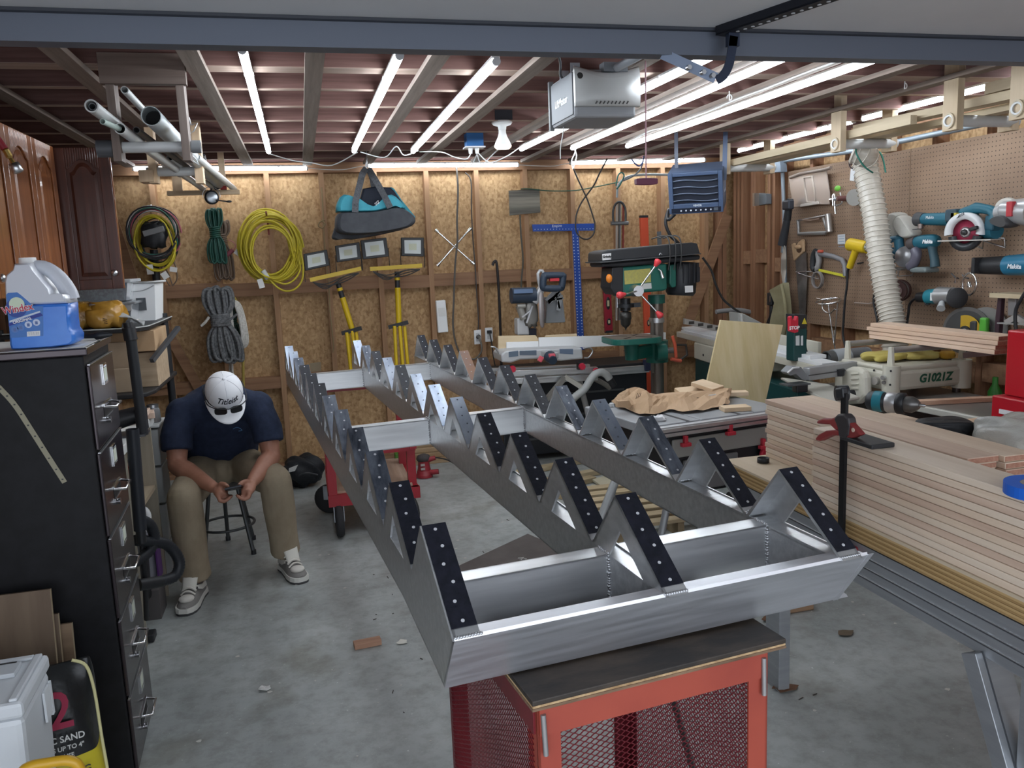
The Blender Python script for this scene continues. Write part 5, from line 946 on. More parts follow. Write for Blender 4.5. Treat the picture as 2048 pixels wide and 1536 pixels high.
# --- T-square and levels
t = thing('t_square', 'big blue aluminium T-square leaning on the back wall', 'T-square', (2.213,6.55,1.388)); M_blu = P(.02,.075,.36,.35)
MB().slab([(1.869,6.595,1.858),(2.414,6.595,1.85),(2.417,6.595,1.792),(1.875,6.595,1.801)], (0,.006,0)).ob('head', M_blu, t); MB().slab([(2.216,6.6,1.798),(2.273,6.6,1.797),(2.298,6.6,0.787),(2.24,6.6,0.791)], (0,.005,0)).ob('blade', M_blu, t)
tk = MB(); A0, A1 = V((2.225,6.597,1.761)), V((2.248,6.597,0.812)); B0, B1 = V((2.26,6.597,1.76)), V((2.284,6.597,0.81))
for k in range(38): f = k/37; tk.cbox(A0.lerp(A1,f), (.008,.002,.008)).cbox(B0.lerp(B1,f), (.008,.002,.008))
for k in range(20): f = k/19; tk.cbox(V((1.893,6.593,1.817)).lerp(V((2.399,6.593,1.807)), f), (.006,.002,.006))
tk.ob('scale_marks', P(.6,.65,.75,.5), t)['kind'] = 'stuff'
text('lettering', 'Empire', .03, (2.083,6.592,1.839), (1,0,.02), RZ, P(.7,.75,.8,.5), t)
def level(lab, pts, m, vials, y):
    t = thing('spirit_level', lab, 'level', pts[0]); slabY(pts, .03, 'body', m, t, .002); a, b = (V(pts[0])+V(pts[1]))/2, (V(pts[2])+V(pts[3]))/2
    for f, w_, h_ in vials: c = a.lerp(b, f)+V((0,-.003,0)); MB().ball(c, (w_,.004,h_), 12, 6).ob('vial_window', P(.02,.02,.022,.5), t); MB().cbox(c+V((0,-.004,0)), (w_*.9,.006,h_*.9)).ob('vial', P(.55,.5,.3,.3), t)
    for e in (0, 1): c = a.lerp(b, e); w_ = (V(pts[1])-V(pts[0])).length; MB().cbox(c+V((0,.014,0)), (w_*1.02,.032,.02)).ob('end_cap', M_blk, t)
    return t
level('crimson spirit level hanging behind the drill press head', [(2.471,6.575,1.544),(2.534,6.575,1.541),(2.552,6.575,0.933),(2.484,6.575,0.933)], P(.30,.012,.03,.4), ((.28,.018,.03),(.60,.02,.055),(.86,.02,.03)), 6.45)
level('tall orange-red spirit level behind the drill press column', [(2.822,6.575,1.895),(2.891,6.575,1.893),(2.94,6.575,0.076),(2.868,6.575,0.083)], P(.62,.085,.035,.4), ((.5,.013,.03),), 6.5)
t = thing('clamp_cluster', 'bar clamps and a bow shackle clustered on a hook above the drill press', 'clamps', (2.591,6.5,1.828))
MB().tube(spline([(2.532,6.46,1.84),(2.529,6.46,1.93),(2.548,6.46,1.99),(2.584,6.46,2.013),(2.619,6.46,1.996),(2.64,6.46,1.939),(2.638,6.46,1.837)], 5), .010, 8).ob('shackle', P(.07,.07,.07,.45,.7), t); MB().cyl((2.51,6.46,1.841), (2.66,6.46,1.84), .017, n=10).ob('shackle_pin', P(.25,.26,.27,.4,.8), t)
for k, (xa, xb) in enumerate(((1230,1229),(1237,1236),(1241,1239),(1249,1248))): MB().bar(V((2.603,6.52,2.013))+V(((xa-1237)*.004,.015*k-.03,0)), V((2.583,6.52,1.033))+V(((xb-1237)*.004,.015*k-.03,0)), .022 if k < 3 else .012, .010).ob('clamp_bar', (P(.42,.40,.36,.5,.4), P(.10,.10,.10,.5), P(.36,.35,.33,.5,.5), P(.22,.02,.02,.5))[k], t)
tag(MB().bar((2.983,6.56,1.764), (2.997,6.56,1.352), .035, .012, (0,1,0)).ob('flat_bar', P(.13,.14,.15,.6)), 'flat grey bar upright on the wall right of the orange level', 'bar')
# ---------------------------------------------------------------- mitre saw on its stand
MY = 5.75
t = thing('mitre_saw_stand', 'folding aluminium mitre saw stand with grey tube legs in front of the back wall', 'saw stand', (1.5,MY,0))
a0, a1 = V((1.309,5.75,0.771)), V((2.079,5.75,0.746))
for k, (dy, dz) in enumerate(((-.05,0),(-.05,-.055),(.12,0))): MB().bar(a0+V((0,dy,dz)), a1+V((0,dy,dz)), .04, .045).ob('rail', M_alu, t, .003)
for p in ((1.937,5.66,0.789), (1.41,5.66,0.809)): MB().cbox(p, (.05,.04,.05)).ob('clamp_block', M_blk, t); MB().lathe([(.024,0),(.027,.012),(.022,.03)], V(p)+V((0,-.02,0)), (0,-1,0), 14).ob('knob', P(.50,.02,.05,.4), t)
MB().cyl((2.052,5.66,0.746), V((2.052,5.66,0.746))+V((0,-.03,0)), .022).ob('knob', P(.50,.02,.05,.4), t)
MB().tube(spline([(1.589,5.55,0.358),(1.835,5.55,0.57),(1.92,5.55,0.63),(1.972,5.55,0.699),(2.012,5.55,0.739),(2.057,5.55,0.747),(2.095,5.55,0.727),(2.12,5.55,0.694)], 6), .028, 12).ob('leg_tube', P(.42,.43,.42,.45), t); MB().tube([(2.121,5.55,0.693),(2.154,5.55,0.639)], .026, 12).ob('foot_grip', M_blk, t)
MB().bar((1.8,5.62,0.727), (1.924,5.58,0.637), .05, .03).ob('strut', P(.42,.40,.35,.5), t); MB().bar((1.8,5.62,0.721), (1.655,5.62,0.567), .05, .03).ob('strut', P(.20,.19,.17,.5), t)
MB().tube(spline([(2.064,5.75,0.677),(2.142,5.75,0.633),(2.201,5.75,0.59)], 5), .02, 10).ob('leg_tube', P(.22,.21,.19,.5), t)
MB().tube([a1+V((-.1,.1,-.05)), a1+V((.1,.15,-.85))], .022, 10).ob('leg_tube', P(.35,.35,.34,.5), t); MB().tube([a0+V((.3,.1,-.05)), a0+V((.1,.15,-.86))], .022, 10).ob('leg_tube', P(.35,.35,.34,.5), t)
t = thing('mitre_saw', 'grey sliding mitre saw with clear blade guard and navy handle on the stand', 'saw', (1.5,MY,.9))
M_sil = P(.50,.51,.52,.45,.3); M_navy = P(.025,.04,.065,.45)
s1 = (1000,640,6.0235)
slabY([(1.328,5.62,0.918),(1.36,5.62,0.943),(1.47,5.62,0.945),(1.756,5.62,0.937),(1.94,5.62,0.928),(1.947,5.62,0.845),(1.867,5.62,0.845),(1.778,5.62,0.842),(1.603,5.62,0.869),(1.467,5.62,0.873),(1.399,5.62,0.854),(1.332,5.62,0.865)], .26, 'base', M_sil, t, .012)
for c_ in ([(105,385),(225,370),(225,435),(108,450)], [(235,372),(560,365),(560,410),(440,425),(240,425)], [(718,350),(880,348),(880,415),(720,405)]):
    pass
slabY([(1.386,5.617,0.936),(1.457,5.617,0.94),(1.455,5.617,0.901),(1.386,5.617,0.897)], .006, 'recess', P(.11,.15,.20,.6), t); slabY([(1.466,5.617,0.938),(1.592,5.617,0.934),(1.591,5.617,0.898),(1.467,5.617,0.906)], .006, 'recess', P(.10,.13,.17,.6), t); slabY([(1.766,5.617,0.931),(1.868,5.617,0.925),(1.867,5.617,0.885),(1.766,5.617,0.898)], .006, 'recess', P(.11,.15,.22,.6), t)
MB().bar((1.64,5.7,0.91), (1.692,5.5,0.9), .07, .045).ob('turntable_arm', M_sil, t, .008); MB().cyl((1.661,5.52,0.894), (1.66,5.44,0.874), .045, .03, 14).ob('mitre_knob', M_navy, t, .006)
MB().bar((1.569,5.48,0.87), (1.591,5.48,0.904), .03, .03).ob('lock_lever', P(.62,.10,.13,.4), t, .004); MB().cbox((1.658,5.46,0.907), (.045,.03,.03)).ob('lock_button', P(.62,.10,.13,.4), t, .004)
MB().tube(spline([(1.973,5.7,0.912),(2.026,5.7,0.914),(2.048,5.7,0.891),(2.034,5.7,0.861),(2.011,5.7,0.841),(1.978,5.7,0.843)], 5), .006, 8).ob('side_handle', M_steel, t); MB().tube(spline([(1.341,5.7,0.909),(1.318,5.7,0.947),(1.306,5.7,0.965),(1.276,5.7,0.973)], 5), .006, 8).ob('side_handle', M_steel, t)
slabY([(1.358,5.8,1.035),(1.642,5.8,1.023),(1.661,5.8,0.994),(1.658,5.8,0.92),(1.353,5.8,0.922)], .02, 'fence_board', wood('fence_pine', (.62,.48,.30), (.70,.57,.38), 'x', .6), t, .002); slabY([(1.412,5.78,0.988),(1.655,5.78,0.981),(1.655,5.78,0.921),(1.411,5.78,0.931)], .015, 'fence_plate', M_wht, t, .002)
slabY([(1.715,5.8,1.006),(1.725,5.8,1.017),(1.962,5.8,1.015),(1.965,5.8,0.993)], .02, 'fence_board', wood('fence_pine2', (.62,.48,.30), (.70,.57,.38), 'x', .6), t)
slabY([(1.66,5.78,1.007),(2.136,5.78,0.99),(2.677,5.78,0.982),(2.676,5.78,0.911),(2.307,5.78,0.903),(1.658,5.78,0.922)], .015, 'fence_plate', M_wht, t, .002)
s3 = (1000,520,6.98)
MB().cyl((1.479,5.85,1.321), (1.662,5.85,1.317), .058, n=20).ob('motor', M_navy, t, .008); MB().bar((1.484,5.79,1.354), (1.625,5.79,1.352), .03, .03).ob('motor_band', P(.10,.16,.27,.3), t)
hh = [(590,205),(640,192),(860,190),(895,215),(890,290),(865,390),(830,412),(700,412),(540,405),(565,300)]; hi = [(690,290),(815,290),(820,370),(640,372),(655,310)]
MB().tube(spline([(1.711,5.8,1.379),(1.721,5.8,1.452),(1.746,5.8,1.458),(1.857,5.8,1.453),(1.867,5.8,1.44),(1.854,5.8,1.372),(1.837,5.8,1.36),(1.732,5.8,1.365)], 4, True), .026, 10, closed=True).ob('handle', M_navy, t); MB().cbox((1.795,5.79,1.425), (.07,.03,.02)).ob('trigger', P(.50,.03,.04,.4), t)
MB().bar((1.646,5.84,1.26), (1.711,5.84,1.367), .06, .05).ob('upper_housing', M_sil, t, .008); MB().tube([(1.706,5.86,1.367),(1.694,5.86,1.436),(1.693,5.86,1.473),(1.708,5.86,1.494),(1.727,5.86,1.493),(1.737,5.86,1.471)], .012, 8).ob('carry_handle', M_sil, t)
MB().lathe([(0,-.014),(.130,-.010),(.138,0),(.130,.010),(0,.014)], (1.702,5.82,1.21), (.93,-.37,0), 28).ob('blade_guard', mat('hazy_guard', (.62,.58,.58), .25, trans=.45), t); MB().cyl(V((1.702,5.82,1.21))+V((.004,-.002,0)), V((1.702,5.82,1.21))+V((-.004,.002,0)), .115, n=28).ob('blade', P(.30,.16,.16,.4,.3), t)
slabY([(1.777,5.92,1.289),(1.845,5.92,1.289),(1.901,5.92,1.264),(1.915,5.92,1.1),(1.907,5.92,1.094),(1.759,5.92,1.096)], .10, 'dust_chute', P(.20,.21,.22,.5), t, .01); 
for k in range(5): MB().bar(V((1.794,5.9,1.319)).lerp(V((1.879,5.9,1.245)), k/4), V((1.827,5.9,1.285)).lerp(V((1.848,5.9,1.252)), k/4), .02, .12).ob('chute_fin', P(.30,.31,.32,.5), t)
slabY([(1.526,5.88,1.147),(1.57,5.88,1.147),(1.614,5.88,1.126),(1.618,5.88,1.019),(1.524,5.88,1.024)], .10, 'pivot_post', M_sil, t, .01); MB().cyl((1.541,5.86,1.243), (1.57,5.86,1.141), .03, .025).ob('slide_post', P(.33,.32,.29,.5,.5), t); MB().cyl((1.519,5.84,1.243), (1.58,5.84,1.242), .018).ob('lock_pin', P(.33,.32,.29,.5,.5), t)
MB().bar((1.583,5.83,1.115), (1.632,5.83,1.24), .012, .012).ob('guard_link', M_steel, t); MB().bar((1.552,5.83,1.16), (1.62,5.83,1.209), .010, .010).ob('guard_link', M_steel, t); blob((1.632,5.88,1.179), .05, .04, .10, 5, .2, 14, 8).ob('pivot_casting', P(.30,.29,.27,.5,.4), t)
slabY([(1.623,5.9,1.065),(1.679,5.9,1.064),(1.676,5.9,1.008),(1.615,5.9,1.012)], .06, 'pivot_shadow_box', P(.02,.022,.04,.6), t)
# --- black chest behind
t = thing('tool_chest', 'long black steel chest with silver lip behind the saw stand', 'chest', (2.0,6.2,0)); q0 = V((1.426,6.1,0.658)); q1 = V((2.636,6.1,0.671))
MB().box((q0.x,6.06,.05), (q1.x,6.52,q1.z-.03)).ob('body', P(.012,.014,.018,.4), t, .01); MB().box((q0.x-.01,6.03,q1.z-.03), (q1.x+.01,6.06,q1.z+.03)).ob('lip', M_alu, t, .003); MB().box((q0.x,6.07,q1.z+.005), (q1.x,6.52,q1.z+.05)).ob('lid', P(.014,.015,.017,.5), t, .01)
for k in range(3): MB().box((q0.x+.05,6.052,q1.z-.16-.17*k), (q1.x-.2,6.0595,q1.z-.145-.17*k)).ob('ridge', P(.07,.072,.075,.4), t)
MB().cbox((q1.x+.0,6.04,q1.z+.03), (.07,.05,.09)).ob('corner_latch', P(.02,.025,.06,.5), t, .006)
# ---------------------------------------------------------------- drill press
DY = 5.3
dp = thing('drill_press', 'green and black floor drill press with red-knobbed handles', 'drill press', (2.33,5.4,0)); d = (1190,380,4.8)
slabY([(1.933,5.16,1.602),(1.943,5.16,1.615),(1.98,5.16,1.624),(2.588,5.16,1.652),(2.63,5.16,1.645),(2.646,5.16,1.59),(2.653,5.16,1.574),(1.93,5.16,1.548)], .27, 'belt_cover', P(.022,.024,.027,.45), dp, .02)
slabY([(1.916,5.145,1.549),(2.65,5.145,1.578),(2.651,5.145,1.57),(1.918,5.145,1.539)], .30, 'cover_rim', P(.05,.052,.055,.45), dp, .004); slabY([(1.935,5.17,1.539),(2.658,5.17,1.567),(2.656,5.17,1.534),(2.414,5.17,1.522),(2.092,5.17,1.509),(1.944,5.17,1.512)], .25, 'cover_base', P(.014,.015,.018,.5), dp, .012)
slabY([(1.938,5.155,1.599),(1.999,5.155,1.603),(1.998,5.155,1.561),(1.939,5.155,1.558)], .006, 'badge', P(.65,.65,.65,.5), dp); text('lettering', 'Grizzly', .021, (1.968,5.152,1.581), (1,0,.03), RZ, P(.03,.03,.03,.5), dp, bold=.001)
MB().tube([(2.343,5.155,1.577),(2.353,5.155,1.59),(2.364,5.155,1.578)], .004, 6).ob('latch', M_steel, dp)
slabY([(2.093,5.19,1.508),(2.416,5.19,1.518),(2.418,5.19,1.341),(2.39,5.19,1.333),(2.252,5.19,1.328),(2.176,5.19,1.314),(2.089,5.19,1.305)], .20, 'head', M_grn, dp, .012); slabY([(2.014,5.18,1.507),(2.094,5.18,1.508),(2.09,5.18,1.323),(2.033,5.18,1.322),(2,5.18,1.373)], .20, 'switch_box', P(.016,.017,.02,.5), dp, .006)
MB().ball((1.987,5.17,1.436), (.022,.02,.03), 12, 8).ob('switch_paddle', P(.75,.22,.02,.4), dp)
slabY([(2.102,5.187,1.482),(2.294,5.187,1.49),(2.296,5.187,1.397),(2.105,5.187,1.39)], .004, 'warning_label', mat('yellow_label', (.40,.36,.09), .6, 0, (.32,.30,.10), (60,10,60)), dp); slabY([(2.227,5.186,1.388),(2.297,5.186,1.392),(2.3,5.186,1.354),(2.229,5.186,1.351)], .004, 'spec_label', P(.55,.56,.54,.6), dp)
slabY([(2.305,5.2,1.526),(2.321,5.2,1.525),(2.32,5.2,1.339),(2.305,5.2,1.337)], .02, 'casting_rib', P(.02,.14,.11,.4), dp); MB().tube([(2.341,5.17,1.486),(2.36,5.17,1.471),(2.375,5.17,1.422)], [.006,.008,.013], 10).ob('lock_handle', M_chrome, dp)
hub = V((2.168,5.1,1.346)); MB().cyl(V((2.177,5.2,1.346)), hub, .042, .036, 20).ob('feed_hub', M_steel, dp, .004)
for e, kn in (((2.269,5.06,1.504), (2.291,5.05,1.544)), ((2.023,4.98,1.337), (1.968,4.96,1.332)), ((2.276,5.06,1.207), (2.305,5.05,1.171))):
    MB().cyl(hub+V((0,.02,0)), e, .006, n=8).ob('feed_handle', M_chrome, dp); dd = (V(kn)-V(e)); MB().lathe([(.010,0),(.014,dd.length*.25),(.024,dd.length*.75),(.023,dd.length),(.010,dd.length*1.15)], e, dd, 14).ob('handle_knob', P(.62,.05,.06,.35), dp)
mt_ = V((2.595,5.32,1.521)); mb_ = V((2.577,5.32,1.289))
MB().lathe([(.09,0),(.105,.02),(.105,(mb_-mt_).length*.9),(.09,(mb_-mt_).length)], mt_, mb_-mt_, 24).ob('motor', P(.016,.018,.022,.45), dp)
for k in range(16): a = math.pi*2*k/16; MB().bar(mt_+V((.106*math.cos(a),.106*math.sin(a),-.01)), mt_+V((.106*math.cos(a),.106*math.sin(a),-.145)), .006, .012).ob('motor_fin', P(.014,.015,.02,.5), dp)
slabY([(2.644,5.25,1.48),(2.695,5.25,1.483),(2.696,5.25,1.38),(2.643,5.25,1.379)], .07, 'capacitor_box', P(.018,.02,.026,.5), dp, .006); slabY([(2.557,5.205,1.358),(2.616,5.205,1.358),(2.618,5.205,1.313),(2.559,5.205,1.312)], .006, 'motor_label', P(.62,.62,.62,.6), dp)
slabY([(2.453,5.22,1.506),(2.498,5.22,1.51),(2.498,5.22,1.354),(2.467,5.22,1.35),(2.448,5.22,1.378)], .12, 'motor_mount', M_grn, dp, .006)
cx_ = V((2.407,5.35,1.231)); M_col = mat('oiled_steel', (.13,.105,.085), .3, .7, (.22,.20,.18), (20,20,3), 4)
MB().cyl((cx_.x,cx_.y,.03), (cx_.x,cx_.y,1.28), .046, n=24).ob('column', M_col, dp); MB().cyl((cx_.x,cx_.y,1.24), (cx_.x,cx_.y,1.30), .06, n=24).ob('column_collar', M_grn, dp, .006); zc = V((2.406,5.35,1.117)).z; MB().cyl((cx_.x,cx_.y,zc-.012), (cx_.x,cx_.y,zc+.022), .054, n=24).ob('rack_ring', M_steel, dp, .003)
MB().box((cx_.x-.22,cx_.y-.16,0), (cx_.x+.14,cx_.y+.16,.035)).ob('foot_plate', M_grn, dp, .01); MB().bar((cx_.x-.048,cx_.y-.03,.75), (cx_.x-.048,cx_.y-.03,zc), .012, .02).ob('rack', P(.2,.19,.17,.4,.7), dp)
sp = V((2.144,5.28,1.291))
MB().cyl(sp, sp-V((0,0,.085)), .036, n=18).ob('quill', P(.03,.032,.035,.35,.6), dp); zq = V((2.143,5.28,1.241)).z; MB().cyl((sp.x,sp.y,zq-.012), (sp.x,sp.y,zq+.012), .060, n=20).ob('depth_collar', P(.03,.032,.035,.4,.5), dp); MB().bar((sp.x,sp.y,zq), (sp.x+.10,sp.y-.03,zq+.003), .02, .03).ob('depth_arm', P(.03,.032,.035,.4,.5), dp)
zk = V((2.142,5.28,1.213)).z; MB().lathe([(.015,0),(.017,.02),(.040,.03),(.041,.075),(.036,.08),(.034,.11),(.022,.125),(.008,.135),(.002,.155)], (sp.x,sp.y,zk+.01), (0,0,-1), 20).ob('chuck', P(.06,.058,.055,.4,.7), dp); MB().cyl((sp.x-.06,sp.y,zq-.01), (sp.x-.06,sp.y,zq+.08), .006, n=8).ob('depth_rod', M_steel, dp)
tz = V((2.152,5.28,1.023)).z; tw = .185
tt = [(tw*math.copysign(abs(math.cos(a))**.45, math.cos(a)), tw*.92*math.copysign(abs(math.sin(a))**.45, math.sin(a))) for a in [2*math.pi*k/32 for k in range(32)]]
MB().loft([[V((sp.x+.04+x*.96, sp.y+y*.96, tz-.04)) for x, y in tt], [V((sp.x+.04+x, sp.y+y, tz-.035)) for x, y in tt], [V((sp.x+.04+x, sp.y+y, tz-.002)) for x, y in tt], [V((sp.x+.04+x*.98, sp.y+y*.98, tz)) for x, y in tt]], sm=False).ob('table', M_grn, dp)
MB().slab([V((sp.x+.04+x*.93, sp.y+y*.93, tz+.0004)) for x, y in tt], (0,0,.0012)).ob('table_top', P(.20,.18,.15,.4,.5), dp)
for a, b in ((-1,1),(1,1)): MB().bar((sp.x+.04-.10*a,sp.y-.12*b,tz+.0022), (sp.x+.04-.02*a,sp.y-.03*b,tz+.0022), .014, .0012).ob('table_slot', P(.015,.015,.015,.6), dp); MB().bar((sp.x+.04+.10*a,sp.y+.12*b,tz+.0022), (sp.x+.04+.02*a,sp.y+.03*b,tz+.0022), .014, .0012).ob('table_slot', P(.015,.015,.015,.6), dp)
MB().cyl((sp.x+.04,sp.y,tz-.04), (sp.x+.04,sp.y,tz-.16), .055, .045, 18).ob('table_post', M_grn, dp); MB().bar((sp.x+.02,sp.y,tz-.12), (cx_.x,cx_.y,tz-.11), .07, .09).ob('table_arm', M_grn, dp, .015); MB().cyl((cx_.x,cx_.y,tz-.20), (cx_.x,cx_.y,tz-.045), .078, n=22).ob('table_clamp', M_grn, dp, .008); MB().cyl((cx_.x-.05,cx_.y-.09,tz-.12), (cx_.x+.02,cx_.y-.10,tz-.12), .06, n=18).ob('arm_pivot', M_grn, dp, .01); MB().cyl((cx_.x+.06,cx_.y-.03,tz-.12), (cx_.x+.13,cx_.y-.05,tz-.12), .02).ob('crank_boss', P(.2,.19,.18,.4,.6), dp)
for k in range(3): p = V((2.411,5.16,1.661))+V((.042*k-.02,0,.012)); MB().tube(spline([p+V((-.03,.15,.015)), p+V((0,.03,.03)), p+V((.02,-.012,.0)), p+V((.028,-.014,-.10)), p+V((.03,.02,-.20))], 5), .005, 7).ob('motor_cord', P(.045,.045,.045,.5), dp)
tag(MB().tube(spline([(2.868,5.55,1.542),(2.937,5.55,1.448),(2.977,5.55,1.336),(3.035,5.55,1.229),(3.114,5.55,1.161),(3.176,5.55,1.12)], 5), .009, 8).ob('hanging_lead', P(.02,.02,.02,.5)), 'black power cord running from the drill press motor to the right', 'cord')
tb = thing('c_clamp', 'rusty bar clamp with orange handles hanging at the drill press table', 'clamp', (2.475,5.2,0.954))
MB().tube([(2.466,5.22,1.016),(2.485,5.22,0.951),(2.492,5.22,0.863)], .012, 8).ob('handle', P(.55,.10,.05,.4), tb); MB().tube([(2.444,5.2,0.858),(2.52,5.2,0.838)], .013, 8).ob('handle', P(.50,.10,.06,.4), tb); MB().tube([(2.485,5.22,0.951),(2.568,5.22,0.946),(2.576,5.22,0.875),(2.522,5.22,0.843)], .009, 8).ob('frame', P(.05,.045,.04,.5,.5), tb)

# ================================================================ overhead things
M_oldw = wood('old_board', (.12,.085,.07), (.22,.17,.145), 'x', .5); M_oldwz = wood('old_board_z', (.12,.09,.075), (.24,.19,.165), 'z', .5)
M_pvcg = mat('pvc_pipe', (.46,.47,.47), .35, 0, (.56,.57,.56), (3,3,9), 3); M_pvcd = P(.05,.055,.06,.6)
pk = thing('pipe_rack', 'wooden ceiling rack with PVC cross arms hung over the left side', 'rack', (-.5,4.4,2.36))
MB().box((-.655,3.36,2.292), (-.36,3.40,2.40)).ob('header_board', M_oldw, pk)
for x in (-.640,-.400): MB().box((x,3.375,2.02), (x+.028,3.455,2.355)).ob('upright', M_oldwz, pk)
MB().cyl((-.655,3.42,2.075), (-.340,3.42,2.075), .020, n=18).ob('cross_arm', M_pvcg, pk); MB().pipe((-.368,3.42,2.075), (-.335,3.42,2.075), .024, .018).ob('pipe_coupling', P(.20,.21,.22,.5), pk); MB().cyl((-.70,3.42,2.07), (-.645,3.42,2.07), .032, n=14).ob('pipe_cap', M_dkgrey, pk)
for x, zb in ((-.725,2.06),(-.50,2.055)): MB().box((x,4.66,zb), (x+.04,4.745,2.40)).ob('upright', M_pine, pk)
MB().box((-.77,4.64,2.065), (-.70,4.78,2.125)).ob('upright_block', M_pine, pk); MB().cyl((-.74,4.70,2.120), (-.475,4.70,2.120), .024, n=18).ob('cross_arm', M_pvcg, pk)
MB().box((-.835,6.02,2.105), (-.37,6.06,2.135)).ob('cross_board', wood('cross_pine', (.42,.31,.20), (.54,.42,.29), 'x'), pk); MB().box((-.49,6.00,2.135), (-.45,6.02,2.40)).ob('upright', M_pine, pk); MB().box((-.49,5.998,2.135), (-.45,6.022,2.16)).ob('red_end', P(.45,.05,.04,.6), pk); MB().box((-.80,6.06,2.135), (-.74,6.08,2.40)).ob('upright', M_pine, pk)
pipes = [('long white PVC pipe with a smaller pipe inside, at the left end of the rack', (-0.613,2.98,2.146), (-.640,5.2,2.160), .021, .0165, M_pvcg, 1),
 ('thin PVC pipe threaded into the wide grey pipe', (-0.521,3.05,2.21), (-.520,5.0,2.17), .0125, .0095, M_pvcg, 0),
 ('wide grey drain pipe on the ceiling rack, the thickest one', (-0.473,3.22,2.155), (-.500,6.05,2.175), .034, .031, mat('grey_pipe', (.30,.33,.34), .35, 0, (.38,.41,.42), (4,4,4)), 0),
 ('white PVC pipe just above the cross arm with open slanted end', (-0.575,3.2,2.109), (-.610,6.1,2.150), .019, .016, M_pvcg, 0),
 ('dark short pipe lying between the white pipes on the rack', (-0.555,3.4,2.134), (-.56,5.0,2.165), .013, .010, P(.08,.07,.07,.5), 0),
 ('white PVC pipe on the right side of the rack ending over the cross board', (-.465,4.45,2.162), (-.415,6.2,2.155), .020, .017, M_pvcg, 0),
 ('slim white PVC pipe sloping to the back board of the rack', (-.58,4.4,2.155), (-.53,6.2,2.150), .016, .013, M_pvcg, 0)]
for lab, a, b, ro, ri, m, inner in pipes:
    t = thing('pvc_pipe', lab, 'pipe', a, None); MB().pipe(a, b, ro, ri).ob('pipe', m, t); MB().cyl(V(a).lerp(V(b), .03), V(a).lerp(V(b), .032), ri, n=14).ob('bore', P(.012,.012,.012,.9), t)
    if inner: MB().pipe(V(a)+(V(b)-V(a))*.006, V(a).lerp(V(b), .3), .012, .009).ob('inner_pipe', M_dkgrey, t)
t = thing('half_pipe', 'pale green thin strip of split pipe leaning across the white pipes', 'pipe', (-0.609,3.1,2.117)); MB().pipe((-0.609,3.1,2.117), (-0.582,3.22,2.112), .010, .008, 12).ob('strip', P(.42,.50,.46,.4), t)
t = thing('wire_hanger', 'bent steel wire hooks tangled on the right upright of the pipe rack', 'hook', (-0.385,3.5,2.168))
MB().tube([(-0.377,3.5,2.196),(-0.372,3.5,2.168),(-0.348,3.5,2.175),(-0.364,3.5,2.145),(-0.379,3.5,2.134),(-0.38,3.5,2.187)], .0028, 6).ob('wire', M_steel, t); MB().tube([(-0.401,3.6,2.077),(-0.377,3.6,2.051),(-0.367,3.6,2.028),(-0.389,3.6,2.044),(-0.398,3.6,2.063)], .0025, 6).ob('wire', M_steel, t)
t = thing('fishing_reel', 'fishing rod reel hanging beneath the back of the pipe rack', 'reel', (-0.54,5.9,2.076))
MB().lathe([(.025,-.02),(.045,-.018),(.047,.012),(.03,.02),(0,.022)], (-0.543,5.9,2.076), (.2,-1,0), 20).ob('spool', P(.06,.065,.075,.3,.7), t); MB().lathe([(.036,.021),(.028,.024),(0,.025)], (-0.543,5.9,2.076), (.2,-1,0), 20).ob('drag_cap', P(.30,.32,.34,.3,.8), t)
MB().tube([V((-0.542,5.9,2.089))+V((.055*math.cos(a),-.01,.055*math.sin(a))) for a in [math.pi*k/12 for k in range(-1,14)]], .0025, 6).ob('bail', M_steel, t); MB().tube([(-0.515,5.88,2.058),(-0.471,5.88,2.05),(-0.443,5.88,2.046)], .005, 6).ob('crank', M_blk, t); MB().ball((-0.433,5.88,2.046), (.018,.01,.008), 10, 6).ob('crank_knob', M_blk, t)
MB().tube([(-0.541,5.9,2.106),(-0.54,5.9,2.151)], .007, 8).ob('reel_foot', M_blk, t); MB().cyl((-0.538,5.86,2.199), (-0.507,5.95,2.145), .017, .02).ob('rod_grip', P(.05,.045,.045,.7), t); MB().cyl((-.44,4.6,2.19), (-0.538,5.86,2.199), .006, .009, 8).ob('rod', M_blk, t)
# ---- garage door opener
op = thing('door_opener', 'grey garage door opener motor unit hanging from the ceiling', 'door opener', (1.22,3.25,2.36)); M_op = P(.40,.41,.42,.4); M_lensg = mat('opener_lens', (.55,.56,.55), .35, trans=.15)
MB().box((1.085,3.16,2.142), (1.345,3.46,2.325)).ob('housing', P(.30,.31,.325,.45), op, .012)
R_ = []
for i in range(9):
    f = i/8; zt, zb = 2.345-.026*math.sin(math.pi*f), 2.168; bul = .050*(.35+.65*math.sin(math.pi*min(1,f*1.05))**.5); x = 1.083+.272*f
    R_.append([V((x, 3.155, zb)), V((x, 3.155-bul*.75, zb+.012)), V((x, 3.155-bul, zb+.05)), V((x, 3.155-bul*.9, zt-.05)), V((x, 3.155-bul*.45, zt-.01)), V((x, 3.165, zt))])
MB().loft(R_, closed=True).ob('light_lens', M_lensg, op, sub=1)
for k in range(9): MB().bar((1.15+.016*k,3.097,2.182), (1.156+.016*k,3.094,2.192), .002, .005).ob('vent_slot', P(.05,.05,.05,.6), op)
MB().box((1.081,3.17,2.155), (1.0855,3.45,2.315)).ob('side_panel', P(.13,.14,.155,.5), op, .002); MB().box((1.076,3.455,2.135), (1.095,3.475,2.335)).ob('end_flange', P(.10,.105,.11,.5), op)
text('lettering', 'LiftMaster', .042, (1.0800,3.31,2.225), (0,-1,0), RZ, P(.72,.74,.76,.4), op, bold=.001, sx=.95)
